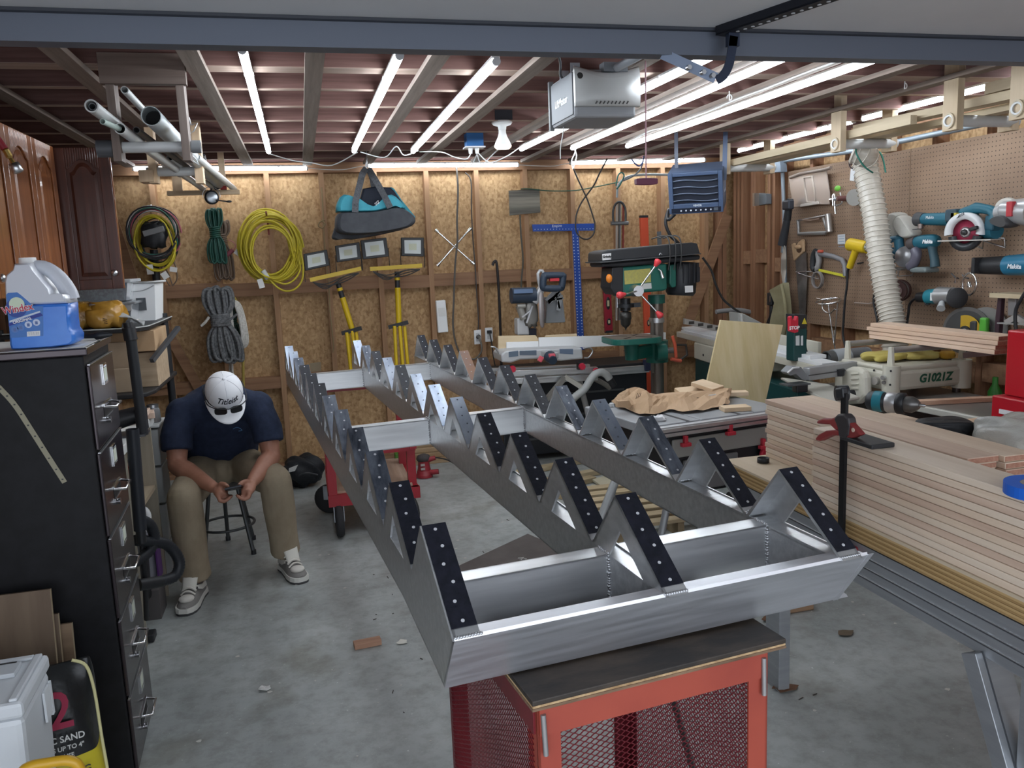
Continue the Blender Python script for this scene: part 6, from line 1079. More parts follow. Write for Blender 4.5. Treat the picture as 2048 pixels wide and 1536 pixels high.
for x in (1.10,1.32): MB().box((x,3.24,2.305), (x+.04,3.243,2.365)).ob('hanger', M_galv, op); MB().box((x,3.38,2.305), (x+.04,3.383,2.365)).ob('hanger', M_galv, op)
MB().cyl((1.12,3.235,2.33), (1.12,3.225,2.33), .008, n=6).ob('bolt', M_steel, op); MB().lathe([(.006,0),(.012,.002),(.012,.006)], (1.094,3.115,2.288), (0,-1,.2), 12).ob('screw_hole', P(.03,.03,.03,.6), op)
MB().cyl((1.25,3.12,2.322), (1.25,2.3,2.300), .016, n=10).ob('rail', M_galv, op); MB().box((1.20,3.13,2.31), (1.30,3.18,2.345)).ob('rail_bracket', P(.22,.24,.26,.5,.6), op)
tag(MB().tube(spline([(.99,3.05,2.345),(1.02,3.12,2.332),(1.06,3.25,2.322),(1.10,3.34,2.325)], 5), .005, 7).ob('power_cable', M_blk), 'black power cord running from the ceiling to the door opener', 'cord')
tag(MB().tube(spline([(1.118,3.4,2.179),(1.114,3.4,2.12),(1.101,3.4,2.059),(1.099,3.4,2.011)], 4), .0022, 6).ob('antenna_wire', P(.6,.6,.58,.5)), 'thin white antenna wire dangling under the door opener', 'wire')
t = thing('release_cord', 'purple-red pull handle on a long cord hanging from the opener rail', 'pull cord', (1.317,3,2.324)); MB().tube([(1.317,3,2.32), (1.313,3,1.883)], .0028, 6).ob('cord', P(.45,.25,.28,.6), t)
hp3 = V((1.313,3,1.877)); MB().loft([[V((hp3.x+x, hp3.y+dy, hp3.z+z)) for dy, z in ((-.011,-h_/2),(.011,-h_/2),(.011,h_/2),(-.011,h_/2))] for x, h_ in ((-.044,.018),(-.042,.022),(-.02,.026),(.02,.026),(.042,.022),(.044,.018))], sm=False).ob('handle', P(.14,.030,.065,.45), t, .003)
# door arm
t = thing('opener_linkage', 'dark steel opener arm bolted between the garage door and the rail', 'arm', (1.0,2.3,2.18)); M_arm = P(.035,.045,.075,.4,.6)
pa = spline([(1.282,2.28,2.227),(1.276,2.28,2.188),(1.266,2.28,2.145),(1.246,2.28,2.114),(1.227,2.28,2.103)], 5); a_, b_ = [], []
sm_ = MB()
for i in range(len(pa)-1):
    d = (pa[i+1]-pa[i]).normalized(); n = V((d.z,0,-d.x)).normalized()*.0135; d2 = (pa[min(i+2,len(pa)-1)]-pa[i]).normalized(); n2 = V((d2.z,0,-d2.x)).normalized()*.0135; sm_.slab([pa[i]+n, pa[i+1]+n2, pa[i+1]-n2, pa[i]-n], (0,.004,0))
sm_.ob('curved_strap', M_arm, t); MB().bar((1.226,2.285,2.109), (1.091,2.36,2.192), .003, .030, (0,0,1)).ob('straight_arm', P(.20,.24,.32,.35,.7), t)
for p in ((1.144,2.3,2.14), (1.185,2.29,2.125), (1.213,2.285,2.115)): MB().cyl(V(p)+V((0,.004,0)), V(p)+V((0,-.012,0)), .0075, n=6).ob('bolt', M_steel, t)
bq = V((1.283,2.29,2.224)); MB().cbox(bq, (.035,.02,.05)).ob('door_bracket', M_arm, t)
# ---- bulb and junction box
t = thing('bulb_fixture', 'bare reflector bulb in a white porcelain ceiling fixture', 'ceiling light', (1.16,4.63,2.36)); bx_, by_ = 1.161, 4.645
MB().lathe([(.0,.02),(.056,.02),(.060,.012),(.05,.0),(.024,-.008),(.022,-.026),(0,-.028)], (bx_,by_,2.345), RZ, 24).ob('porcelain_base', M_wht, t); MB().lathe([(.021,-.028),(.021,-.045),(.027,-.065),(.042,-.095),(.0485,-.113)], (bx_,by_,2.345), RZ, 24).ob('bulb_neck', P(.72,.72,.70,.3), t)
MB().lathe([(.0485,-.1135),(.047,-.122),(.036,-.131),(0,-.136)], (bx_,by_,2.345), RZ, 24).ob('bulb_lens', mat('bulb_glow', (1,.82,.62), .4, emit=8), t)
MB().box((bx_-.05,by_-.05,2.366), (bx_+.05,by_+.05,2.42)).ob('fixture_box', P(.02,.022,.03,.6), t)
jx, jy = 1.145, 5.348
t = thing('junction_box', 'blue plastic ceiling outlet box with white plugs and cords', 'junction box', (jx,jy,2.34)); MB().box((jx-.055,jy-.04,2.318), (jx+.055,jy+.04,2.40)).ob('box', P(.02,.13,.36,.5), t); MB().box((jx-.065,jy-.05,2.309), (jx+.065,jy+.05,2.3175)).ob('plate', M_wht, t)
for dx in (-.025,.018): MB().cyl((jx+dx,jy,2.309), (jx+dx,jy,2.275), .015, .011, 10).ob('plug', M_wht, t)
def wcab(lab, pts, r=.0038): tag(MB().tube(spline(pts, 5), r, 6).ob('white_cable', M_wht), lab, 'cable')
wcab('white cable sagging from the outlet box to the lamps left of the bulb', [(jx-.025,jy,2.275),(jx-.05,jy+.02,2.245),(jx-.12,jy+.05,2.26),(jx-.2,jy+.1,2.30),(.84,5.7,2.335)])
wcab('white cable looping from the outlet box down to the back wall lamp', [(jx+.018,jy,2.276),(jx+.03,jy+.2,2.24),(jx+.06,jy+.5,2.26),(jx+.1,jy+.9,2.30),(1.32,6.45,2.33)])
wcab('white cable looping beneath the bare bulb towards the right lamps', [(jx+.02,jy+.02,2.277),(jx+.09,jy+.2,2.23),(jx+.16,jy+.15,2.29),(jx+.2,jy,2.335)])
wcab('white cable sagging under the bulb to the lamp right of it', [(jx+.025,jy-.01,2.276),(jx+.11,jy+.05,2.225),(jx+.20,jy-.05,2.25),(jx+.30,jy-.02,2.31),(1.511,5.526,2.335)])
wcab('white cable linking the two lamps over the aluminium frame, left pair', [(-.14,5.72,2.332),(0,5.9,2.31),(.12,5.95,2.30),(.26,5.9,2.275),(.42,5.66,2.330)])
wcab('white cable linking the lamp above the duffel to the one left of the bulb', [(.44,5.66,2.332),(.60,5.70,2.30),(.66,5.5,2.345),(.72,5.6,2.30),(.82,5.62,2.332)])
wcab('thin cable between the left and middle back wall lamps', [(.098,6.5,2.325),(.22,6.48,2.31),(.36,6.47,2.305),(.48,6.48,2.325),(.558,6.5,2.335)], .003)
wcab('thin cable between the middle and right back wall lamps', [(1.74,6.5,2.327),(1.88,6.48,2.315),(2.03,6.47,2.31),(2.12,6.48,2.325),(2.189,6.5,2.335)], .003)
wcab('white cable running above the rightmost long lamp with a loose loop', [(2.224,5.404,2.33),(2.167,5.119,2.33),(2.124,4.783,2.33),(2.161,4.649,2.33),(2.16,4.383,2.33),(2.165,4.099,2.33),(2.14,3.795,2.33),(2.144,3.528,2.33),(2.133,3.235,2.33),(2.136,3.033,2.33),(2.148,2.923,2.33)])
tag(MB().tube(spline([(1.772,5.2,2.287),(1.791,5.2,2.243),(1.779,5.2,2.195),(1.764,5.2,2.154)], 4)+spline([(1.764,5.2,2.154),(1.756,5.2,2.205),(1.781,5.2,2.258),(1.789,5.2,2.306)], 4), .004, 6).ob('cable_tie', M_wht), 'white looped cord tied at the end of the long lamp past the opener', 'cord')
for i, (px, py, lab) in enumerate(((1459,200,'white screw eye under the rightmost long lamp'),(1809,175,'small white cup hook on the joists near the lumber rack'))):
    p = V((2.09,3.76,2.335) if i == 0 else (2.898,3.525,2.35)); tag(MB().tube([p+V((0,0,.03)), p]+[p+V((.013*math.sin(a),0,-.014-.014*math.cos(a)+.014-.013*(1-math.cos(a))*0)) for a in [2*math.pi*k/10 for k in range(9 if i == 0 else 6)]], .0028, 6).ob('screw_hook', M_wht), lab, 'hook')
# ---- heater
h = thing('unit_heater', 'blue-grey electric garage heater with slatted louvres hung near the right corner', 'heater', (2.7,5.4,2.35)); M_ht = P(.055,.085,.155,.45); M_ht2 = P(.10,.13,.20,.45)
hn = V((-.52,-.80,-.30)).normalized(); hx = V((0,0,1)).cross(hn); hx = -hx if hx.x < 0 else hx; hx.normalize(); hup = hn.cross(hx); hup = hup if hup.z > 0 else -hup; hC = V((2.611,5.15,1.98))
def HT(x, z, d): return hC+hx*x+hup*z-hn*d
def hbox(mb, x0, x1, z0, z1, d0, d1): return mb.hexa([HT(x0,z0,d0),HT(x1,z0,d0),HT(x1,z0,d1),HT(x0,z0,d1),HT(x0,z1,d0),HT(x1,z1,d0),HT(x1,z1,d1),HT(x0,z1,d1)])
b = MB()
for a_ in ((-.18,-.15,-.14,.14),(.15,.18,-.14,.14),(-.15,.15,.115,.14),(-.15,.15,-.14,-.072)): hbox(b, *a_, 0, .03)
b.ob('front_bezel', M_ht, h, .004); hbox(MB(), -.18, .18, -.14, .14, .031, .28).ob('case', M_ht2, h, .006); hbox(MB(), -.149, .149, -.071, .114, .024, .0305).ob('dark_cavity', P(.012,.016,.03,.6), h)
for k in range(4): z = .088-.045*k; MB().sheet(lambda u, v: HT(-.147+.294*u, z+.006*math.sin(2*math.pi*u)-.016*v, -.008+.03*v), 14, 2).ob('louvre', P(.16,.20,.28,.4), h, thick=.003)
hbox(MB(), -.165, .165, -.132, -.100, -.0025, 0).ob('control_strip', P(.010,.014,.028,.35), h)
for k in range(7): MB().cyl(HT(-.10+.033*k,-.116,-.0025), HT(-.10+.033*k,-.116,-.006), .0055, n=10).ob('button', P(.62,.65,.70,.4), h)
hbox(MB(), .118, .145, -.125, -.105, -.0045, -.0025).ob('display', P(.10,.12,.15,.3), h); text('lettering', 'VEVOR', .018, HT(.01,-.086,-.0012), hx, hup, P(.72,.76,.82,.4), h, bold=.0005)
MB().bar(HT(.182,.05,.10), HT(.182,.05,.10)+V((.01,0,.34)), .03, .004, hn).ob('hanger', M_ht, h); MB().bar(HT(-.14,.141,.16), (HT(-.14,.141,.16).x,HT(-.14,.141,.16).y,2.40), .025, .004, hn).ob('hanger', P(.06,.07,.10,.5), h); text('lettering', 'VEVOR', .026, HT(.1815,-.03,.16), hn*-1, hup, P(.6,.64,.7,.4), h)
tag(MB().tube(spline([HT(-.15,-.15,.05), HT(-.20,-.19,.06)]+[(2.577,5.5,1.89),(2.553,5.5,1.803),(2.587,5.5,1.713),(2.633,5.5,1.669),(2.672,5.5,1.632)], 5), .012, 8).ob('heater_cord', M_blk), 'thick black cord looping from the heater to the drill press top', 'cord')
t = thing('cable_coil', 'blue-green cord gathers and grey conduit tied at the wall beside the red pull handle', 'cords', (2.594,6.4,2.184))
MB().tube(spline([(2.536,6.4,2.138),(2.555,6.4,2.217),(2.586,6.4,2.244),(2.608,6.4,2.216),(2.571,6.4,2.145),(2.54,6.4,2.114)], 4), .006, 6).ob('green_loop', P(.03,.16,.13,.5), t); MB().tube(spline([(2.563,6.45,2.049),(2.574,6.45,2.142),(2.619,6.45,2.189),(2.69,6.45,2.22),(2.859,6.45,2.229),(3.061,6.45,2.222)], 4), .010, 8).ob('grey_conduit', P(.32,.36,.37,.5), t); MB().tube(spline([(2.621,6.3,2.362),(2.655,6.3,2.311),(2.698,6.3,2.283),(2.728,6.3,2.31),(2.742,6.3,2.361)], 4), .006, 6).ob('blue_cord', P(.06,.10,.30,.5), t); MB().tube(spline([(2.759,6.35,2.335),(2.727,6.35,2.257),(2.648,6.35,2.199),(2.574,6.35,2.172)], 4), .006, 6).ob('grey_cord', P(.18,.2,.22,.5), t)
# ---- lumber rack along the right wall
M_pz = wood('rack_pine', (.46,.36,.24), (.58,.47,.33), 'z', .6); M_py = wood('rack_pine_y', (.50,.41,.27), (.62,.52,.37), 'y', .6)
lr = thing('lumber_rack', 'overhead lumber rack of pine uprights with PVC pipe arms along the right wall', 'rack', (3.2,4.2,2.36))
for y, zb in ((5.42,2.125),(4.13,2.12),(3.28,2.11),(2.90,2.10)):
    MB().box((2.985,y,zb), (3.023,y+.09,2.50)).ob('upright', M_pz, lr, .002)
    if y > 3: MB().box((3.40,y+.10,zb+.01), (3.44,y+.19,2.50)).ob('upright', wood('rack_pine_back', (.40,.30,.19), (.50,.39,.27), 'z', .6), lr, .002)
    MB().pipe((2.978,y+.045,zb+.045), (3.45,y+.13,zb+.055), .027, .019).ob('pipe_arm', M_pvcg, lr); MB().pipe((2.976,y+.045,zb+.045), (2.984,y+.045,zb+.045), .036, .028).ob('arm_flange', P(.5,.42,.3,.6), lr)
for lab, a, b, w_, h_ in (('long pale board on the rack pipes nearest the room', (3.07,3.66,2.215), (3.07,5.75,2.207), .038, .045), ('long pale board at the back of the rack over the pegboard', (3.30,3.32,2.21), (3.30,5.9,2.21), .14, .02),
                          ('short pine board on the near half of the rack', (3.16,2.9,2.232), (3.16,4.2,2.250), .09, .04), ('thin pine strip under the short board on the rack', (3.24,2.9,2.200), (3.24,3.95,2.200), .06, .03), ('short tan block lying on top of the near rack boards', (3.22,3.02,2.298), (3.22,3.32,2.298), .10, .05)):
    tag(MB().bar(a, b, w_, h_).ob('rack_board', M_py), lab, 'board')

# ================================================================ right wall: pegboard and tools
def pegmat():
    m = bpy.data.materials.new('pegboard'); m.use_nodes = True; nt = m.node_tree; N = nt.nodes; L = nt.links; b = N['Principled BSDF']
    tc = N.new('ShaderNodeTexCoord'); sx = N.new('ShaderNodeSeparateXYZ'); L.new(tc.outputs['Object'], sx.inputs[0])
    def math_(op, a, v=None):
        n = N.new('ShaderNodeMath'); n.operation = op; L.new(a, n.inputs[0])
        if v is not None:
            if isinstance(v, float): n.inputs[1].default_value = v
            else: L.new(v, n.inputs[1])
        return n.outputs[0]
    def cell(a): return math_('POWER', math_('SUBTRACT', math_('FRACT', math_('MULTIPLY', a, 1/.0254)), .5), 2.0)
    d = math_('SQRT', math_('ADD', cell(sx.outputs['Y']), cell(sx.outputs['Z']))); h = math_('LESS_THAN', d, .125)
    nz = N.new('ShaderNodeTexNoise'); nz.inputs['Scale'].default_value = 3; nz.inputs['Detail'].default_value = 5; L.new(tc.outputs['Object'], nz.inputs['Vector'])
    r = N.new('ShaderNodeValToRGB'); e = r.color_ramp.elements; e[0].color = (.22,.14,.09,1); e[1].color = (.29,.195,.13,1); e[0].position = .3; e[1].position = .7; L.new(nz.outputs['Fac'], r.inputs[0])
    mx = N.new('ShaderNodeMix'); mx.data_type = 'RGBA'; L.new(h, mx.inputs[0]); L.new(r.outputs[0], mx.inputs[6]); mx.inputs[7].default_value = (.035,.02,.014,1); L.new(mx.outputs[2], b.inputs['Base Color'])
    b.inputs['Roughness'].default_value = .6; return m
M_peg = pegmat(); PX = 3.694
for y0, y1, lab in ((4.42,5.742,'far sheet of brown pegboard, holding the saws and the yellow heat gun'),(3.10,4.416,'near sheet of brown pegboard, holding the blue cordless tools'),(1.8,3.096,'pegboard sheet continuing out of frame at the right')):
    tag(MB().box((PX,y0,1.015), (PX+.0055,y1,2.165)).ob('pegboard_sheet', M_peg), lab, 'pegboard')
def slabX(pts, d, name, m, parent=None, bev=0): return MB().slab([V(p) for p in pts], (d, 0, 0)).ob(name, m, parent, bev)
def tubX(pts, r, name, m, parent, n=8): return MB().tube(pts, r, n).ob(name, m, parent)
def pw(lab, nm, cat, p): return thing(nm, lab, cat, p)
M_mk2 = P(.012,.11,.16,.45); M_mkt = P(.02,.20,.26,.4)
# conduits, boxes at the corner
t = pw('grey electrical box with conduits at the top corner of the pegboard', 'conduit_box', 'electrical box', (3.66,5.857,2.214)); slabX([(3.62,5.85,2.263),(3.62,5.745,2.262),(3.62,5.73,2.163),(3.62,5.834,2.166)], .06, 'box', P(.22,.27,.33,.5,.2), t, .004)
MB().tube([(3.66,5.788,2.252), (3.66,4.9,2.215), (3.66,2.6,2.225)], .017, 10).ob('conduit', P(.30,.36,.42,.4,.4), t); MB().tube([(3.67,5.781,2.168), (3.67,5.755,1.877), (3.67,5.708,1.024)], .015, 10).ob('conduit', P(.27,.32,.37,.4,.4), t)
t = pw('steel switch plate on a grey box near the back right corner', 'switch_box', 'switch', (3.69,6.136,1.989)); slabX([(3.65,6.093,2.034),(3.65,5.98,2.017),(3.65,5.979,1.939),(3.65,6.091,1.934)], .05, 'box', P(.17,.19,.21,.5,.2), t, .003); slabY([(3.588,6.05,2.032),(3.629,6.05,2.031),(3.63,6.05,1.932),(3.589,6.05,1.929)], .03, 'plate', P(.40,.36,.32,.35,.8), t)
t = pw('black and grey pole tool leaning in the corner beside the pegboard', 'pole_tool', 'tool', (3.62,5.627,1.796)); MB().cyl((3.6,5.567,1.949), (3.6,5.603,1.796), .026, .03, 10).ob('head', P(.02,.022,.026,.5), t); MB().cyl((3.6,5.603,1.796), (3.6,5.666,1.609), .026, .034, 10).ob('grip', P(.03,.033,.04,.6), t); MB().cbox((3.57,5.546,1.904), (.05,.09,.07)).ob('clamp', P(.05,.055,.07,.4,.5), t, .01); MB().cyl((3.62,5.684,1.609), (3.62,5.69,1.552), .015, n=10).ob('shaft', P(.25,.28,.3,.4,.5), t)
t = pw('white plastic sheath hanging in the corner under the black pole tool', 'tool_sheath', 'sheath', (3.6,5.636,1.457)); MB().loft([[V((3.61,5.658,1.456))+V((.012*math.cos(a), .055*s_*math.cos(a), z+.012*math.sin(a))) for a in [2*math.pi*k/12 for k in range(12)]] for s_, z in ((.25,.16),(.8,.13),(1,.05),(1,-.05),(.6,-.13),(.3,-.16))]).ob('sheath', P(.55,.52,.46,.6), t)
t = pw('tan canvas apron hanging in the corner next to the pegboard', 'shop_apron', 'apron', (3.6,5.698,1.107))
M_apr = mat('tan_canvas', (.24,.215,.12), .85, 0, (.31,.28,.17), (5,5,9), 3, .5, bscale=7)
apts = [(3.58,5.568,1.325),(3.58,5.753,1.263),(3.58,5.681,1.168),(3.58,5.735,1.028),(3.58,5.781,0.825),(3.58,5.785,0.602),(3.58,5.452,0.626),(3.58,5.491,0.853),(3.58,5.515,1.042),(3.58,5.538,1.193)]
MB().loft([[V(p)+V((-.035,0,0)) for p in apts], [V(p)+V((-.012,0,0)) for p in apts], [V(p)+V((.02,0,0)) for p in apts]]).ob('apron', M_apr, t); MB().tube(spline([V((3.54,5.572,1.308)), V((3.52,5.491,1.161)), V((3.53,5.497,1.008)), V((3.54,5.583,0.846))], 5), .014, 8).ob('fold', M_apr, t); MB().tube([(3.53,5.672,0.846),(3.53,5.467,0.874)], .004, 6).ob('hem', P(.35,.32,.2,.8), t)
t = pw('black plug and cords hanging by the tan apron', 'hanging_plug', 'plug', (3.6,5.82,1.18)); MB().cbox((3.56,5.755,1.193), (.035,.06,.10)).ob('plug', M_blk, t, .01); MB().cbox((3.538,5.727,1.195), (.004,.012,.05)).ob('plug_blade', M_steel, t)
for k in range(2): MB().tube(spline([V((3.57,5.756,1.153))+V((0,.015*k,0)), V((3.57,5.748,1.067))+V((0,.02*k,0)), V((3.57,5.79,1.001))+V((0,.02*k,0)), V((3.57,5.818,0.943))], 4), .010, 7).ob('cord', M_blk, t)
# clear guard, frame saw, hand saw, hacksaw, etc. (crop frame 1540,320 at 2.975)
t = pw('clear brownish plastic blade guard hung at the top left of the pegboard', 'plastic_guard', 'guard', (3.66,5.405,2.018)); M_gd = mat('smoked_plastic', (.40,.33,.29), .3, trans=.35)
slabX([(3.66,5.672,2.121),(3.66,5.573,2.13),(3.66,5.225,2.135),(3.66,5.163,2.134),(3.66,5.205,2.121),(3.66,5.183,2.038),(3.66,5.156,1.926),(3.66,5.163,1.879),(3.66,5.276,1.887),(3.66,5.503,1.886),(3.66,5.589,1.887),(3.66,5.612,1.91)], -.008, 'sheet', M_gd, t, .003)
MB().tube([(3.648,5.469,2.095),(3.648,5.365,2.093),(3.648,5.338,2.005),(3.648,5.319,1.908),(3.648,5.422,1.915),(3.648,5.45,2.015)], .007, 8, closed=True).ob('moulded_rim', P(.50,.43,.37,.35), t); slabX([(3.651,5.49,1.905),(3.651,5.284,1.912),(3.651,5.267,1.89),(3.651,5.5,1.884)], -.012, 'lip', P(.55,.50,.45,.4), t, .003); MB().tube([(3.645,5.638,2.112),(3.645,5.508,2.127),(3.645,5.203,2.127),(3.645,5.142,2.132)], .012, 8).ob('rolled_edge', M_gd, t)
t = pw('chrome spray gun parts with green tag hung beside the clear guard', 'spray_gun', 'tool', (3.64,5.092,1.906)); MB().cyl((3.62,5.103,1.907), (3.62,4.999,1.913), .014, n=10).ob('barrel', M_chrome, t); MB().cyl((3.62,5.066,1.945), (3.62,5.044,1.808), .014, .010, 10).ob('grip', M_chrome, t); MB().cyl((3.6,5.054,1.938), (3.6,5.046,1.863), .007, n=8).ob('lever', M_chrome, t); MB().tube(spline([(3.64,5.028,1.952),(3.64,5.003,1.883),(3.64,5.068,1.864)], 4), .005, 6).ob('bracket', M_steel, t); MB().ball((3.65,5.07,1.983), (.008,.035,.02), 12, 8).ob('green_tag', P(.15,.45,.05,.4), t)
t = pw('brown sanding sleeve with grey wheel on a pegboard hook behind the hose', 'sanding_drum', 'abrasive', (3.6,4.891,1.902)); MB().cyl((3.56,4.948,1.908), (3.64,4.919,1.904), .017, .02, 14).ob('sleeve', P(.13,.05,.045,.5), t); MB().cyl((3.64,4.919,1.904), (3.66,4.919,1.903), .04, n=16).ob('flange', P(.13,.05,.045,.5), t); MB().cyl((3.6,4.823,1.904), (3.65,4.849,1.908), .055, n=18).ob('wheel', P(.28,.27,.25,.8), t)
t = pw('silver frame saw hung on the pegboard below the clear guard', 'frame_saw', 'saw', (3.66,5.336,1.737)); MB().tube([(3.66,5.548,1.79),(3.66,5.536,1.687),(3.66,5.21,1.683),(3.66,5.181,1.693),(3.66,5.233,1.79)], .014, 8).ob('frame', P(.36,.35,.34,.4,.6), t); MB().tube([(3.65,5.532,1.787),(3.65,5.401,1.793),(3.65,5.2,1.806)], .007, 8).ob('blade_holder', M_steel, t); MB().cyl((3.65,5.171,1.814), (3.65,5.148,1.688), .022, n=12).ob('tube_handle', P(.45,.43,.41,.3,.7), t); MB().tube([(3.645,5.478,1.79),(3.645,5.372,1.779),(3.645,5.271,1.786)], .004, 6).ob('twisted_wire', P(.3,.2,.15,.5), t)
tag(slabX([(3.69,5.111,1.666),(3.69,5.03,1.669),(3.69,5.025,1.599),(3.69,5.107,1.601)], -.002, 'instruction_card', P(.62,.64,.66,.6)), 'small white instruction card stapled to the pegboard', 'card')
cd2 = MB(); A_0, A_1 = V((3.687,5.097,1.654)), V((3.687,5.034,1.655))
for k in range(5): cd2.bar(A_0+V((0,0,-.018*k)), A_1+V((0,0,-.018*k)), .004, .001, (1,0,0))
o = cd2.ob('print_lines', P(.25,.35,.45,.6), bpy.data.objects['instruction_card']); o['kind'] = 'stuff'
t = pw('hand saw with wooden handle hanging blade down on the pegboard', 'hand_saw', 'saw', (3.66,5.513,1.342)); slabX([(3.672,5.594,1.498),(3.672,5.458,1.554),(3.672,5.438,1.36),(3.672,5.452,1.088),(3.672,5.526,1.084),(3.672,5.559,1.282)], -.003, 'blade', mat('rusty_blade', (.14,.12,.11), .45, .6, (.26,.25,.24), (6,6,6)), t)
M_hand = wood('saw_handle', (.42,.27,.15), (.55,.38,.23), 'z'); slabX([(3.678,5.632,1.613),(3.678,5.599,1.623),(3.678,5.587,1.587),(3.678,5.534,1.63),(3.678,5.491,1.648),(3.678,5.476,1.635),(3.678,5.474,1.554),(3.678,5.596,1.485),(3.678,5.613,1.536)], -.022, 'handle', M_hand, t, .006); MB().ball((3.654,5.524,1.574), (.006,.035,.028), 12, 8).ob('handle_opening', P(.10,.055,.03,.8), t); MB().ball((3.64,5.519,1.59), (.012,.045,.016), 10, 6).ob('hook_tip', M_hand, t)
t = pw('grey and yellow hacksaw hanging on the pegboard right of the hand saw', 'hacksaw', 'saw', (3.66,5.149,1.42)); MB().tube([(3.66,5.286,1.552),(3.66,5.265,1.534),(3.66,5.108,1.514),(3.66,5.013,1.49),(3.66,4.985,1.456),(3.66,4.976,1.38)], [.020,.020,.018,.018,.018,.016], 8).ob('frame', P(.22,.22,.235,.45,.3), t); MB().tube([(3.66,5.296,1.552),(3.66,5.279,1.485),(3.66,5.292,1.437),(3.66,5.338,1.418)], .022, 8).ob('handle_front', P(.30,.29,.29,.5), t); MB().tube(spline([(3.65,5.302,1.559),(3.65,5.327,1.535),(3.65,5.34,1.486),(3.65,5.337,1.437),(3.65,5.308,1.419)], 4), .022, 8).ob('grip', P(.03,.032,.035,.6), t); MB().bar((3.655,5.274,1.419), (3.655,4.975,1.381), .004, .018).ob('blade', P(.62,.58,.05,.45), t); MB().cbox((3.64,5.237,1.554), (.02,.05,.02)).ob('red_knob', P(.55,.10,.06,.5), t, .005)
t = pw('grey cord ring and wire prong hanging below the hacksaw', 'wire_ring', 'ring', (3.66,5.276,1.346)); rc = V((3.65,5.268,1.347))
for k in range(3): MB().tube([rc+V((-.008*k, .058*math.cos(a), .058*math.sin(a))) for a in [2*math.pi*j/20 for j in range(20)]], .006, 6, closed=True).ob('ring', P(.20,.18,.17,.5), t)
MB().tube([(3.66,5.567,1.405),(3.66,5.357,1.407),(3.66,5.276,1.361)], .004, 6).ob('prong', M_steel, t); MB().tube([(3.64,5.536,1.403),(3.64,5.42,1.378),(3.64,5.247,1.355)], .004, 6).ob('prong', M_steel, t)
t = pw('yellow corded heat gun hanging on the pegboard left of the hose', 'heat_gun', 'heat gun', (3.62,4.8,1.558)); M_yg = P(.62,.43,.015,.4)
MB().cyl((3.62,4.875,1.595), (3.62,4.7,1.572), .044, .040, 18).ob('barrel', M_yg, t, .012); MB().cyl((3.61,4.802,1.558), (3.61,4.866,1.441), .025, .022, 14).ob('grip', M_yg, t, .01); MB().cyl((3.62,4.7,1.572), (3.62,4.636,1.565), .03, .022, 14).ob('nozzle', M_steel, t)
MB().tube(spline([(3.61,4.871,1.438),(3.61,4.886,1.407),(3.61,4.888,1.322),(3.61,4.905,1.219),(3.61,4.916,1.081),(3.61,4.918,0.976),(3.61,4.888,0.892)], 5), .008, 7).ob('cord', M_blk, t); MB().tube([(3.62,4.797,1.468),(3.62,4.741,1.474)], .006, 6).ob('switch_lever', M_blk, t)
# funnel-like chrome bracket
t = pw('chrome wire ring stand with folded legs hanging under the hacksaw', 'wire_stand', 'stand', (3.6,5.027,1.144)); rc = V((3.58,5.018,1.209))
MB().tube([rc+V((-.02+.07*math.sin(a), .10*math.cos(a), .018*math.sin(a))) for a in [2*math.pi*j/24 for j in range(24)]], .007, 8, closed=True).ob('ring', M_chrome, t)
for a, b in (((1656,606),(1668,685)),((1674,606),(1669,685)),((1672,606),(1670,700))): pass
for p in ([(3.57,5.037,1.195),(3.57,4.96,0.905)], [(3.57,4.931,1.2),(3.57,4.954,0.905)], [(3.58,4.972,1.009),(3.58,4.961,0.851)], [(3.6,5.209,1.217),(3.6,5.138,1.21),(3.6,5.046,1.214)]): MB().tube(p, .006, 8).ob('leg', M_chrome, t)
MB().tube(spline([(3.56,5.081,1.204),(3.56,5.091,1.171),(3.56,5.067,1.137),(3.56,4.998,1.127),(3.56,4.943,1.158)], 4), .006, 8).ob('side_loop', M_chrome, t)
# ---- dust hose
t = pw('big translucent ribbed dust hose hanging from the rack in front of the pegboard', 'dust_hose', 'hose', (3.4,4.395,1.651)); M_duct = mat('translucent_hose', (.50,.46,.39), .25, 0, (.60,.56,.49), (8,8,60), 2); M_rib = P(.66,.62,.55,.2)
hp2 = spline([(3.30,4.44,2.16),(3.36,4.41,2.13)]+[(3.42,4.496,2.116),(3.42,4.443,1.954),(3.42,4.384,1.77),(3.42,4.34,1.588),(3.42,4.287,1.407),(3.42,4.236,1.243),(3.42,4.19,1.11),(3.42,4.166,0.961)], 24)
out = [hp2[0]]; acc = 0
for a, b in zip(hp2, hp2[1:]):
    acc += (b-a).length
    if acc > .011: out.append(b); acc = 0
MB().tube(out, [.074 if i % 2 else .067 for i in range(len(out))], 26, cap=False).ob('hose', M_duct, t)
for i in range(1, len(out)-1, 2):
    d = (out[i+1]-out[i-1]).normalized(); x_, y_, _ = frame_of(d); MB().tube([out[i]+x_*.075*math.cos(a)+y_*.075*math.sin(a) for a in [2*math.pi*k/22 for k in range(22)]], .0028, 5, closed=True).ob('wire_rib', M_rib, t)
MB().tube(spline([(3.30,4.40,2.20),(3.26,4.36,2.14),(3.30,4.34,2.06),(3.38,4.36,2.02)], 5), .005, 6).ob('bungee', P(.02,.16,.12,.5), t); MB().tube(spline([(3.42,4.50,2.20),(3.46,4.40,2.14),(3.47,4.36,2.02)], 5), .005, 6).ob('bungee', P(.02,.16,.12,.5), t)
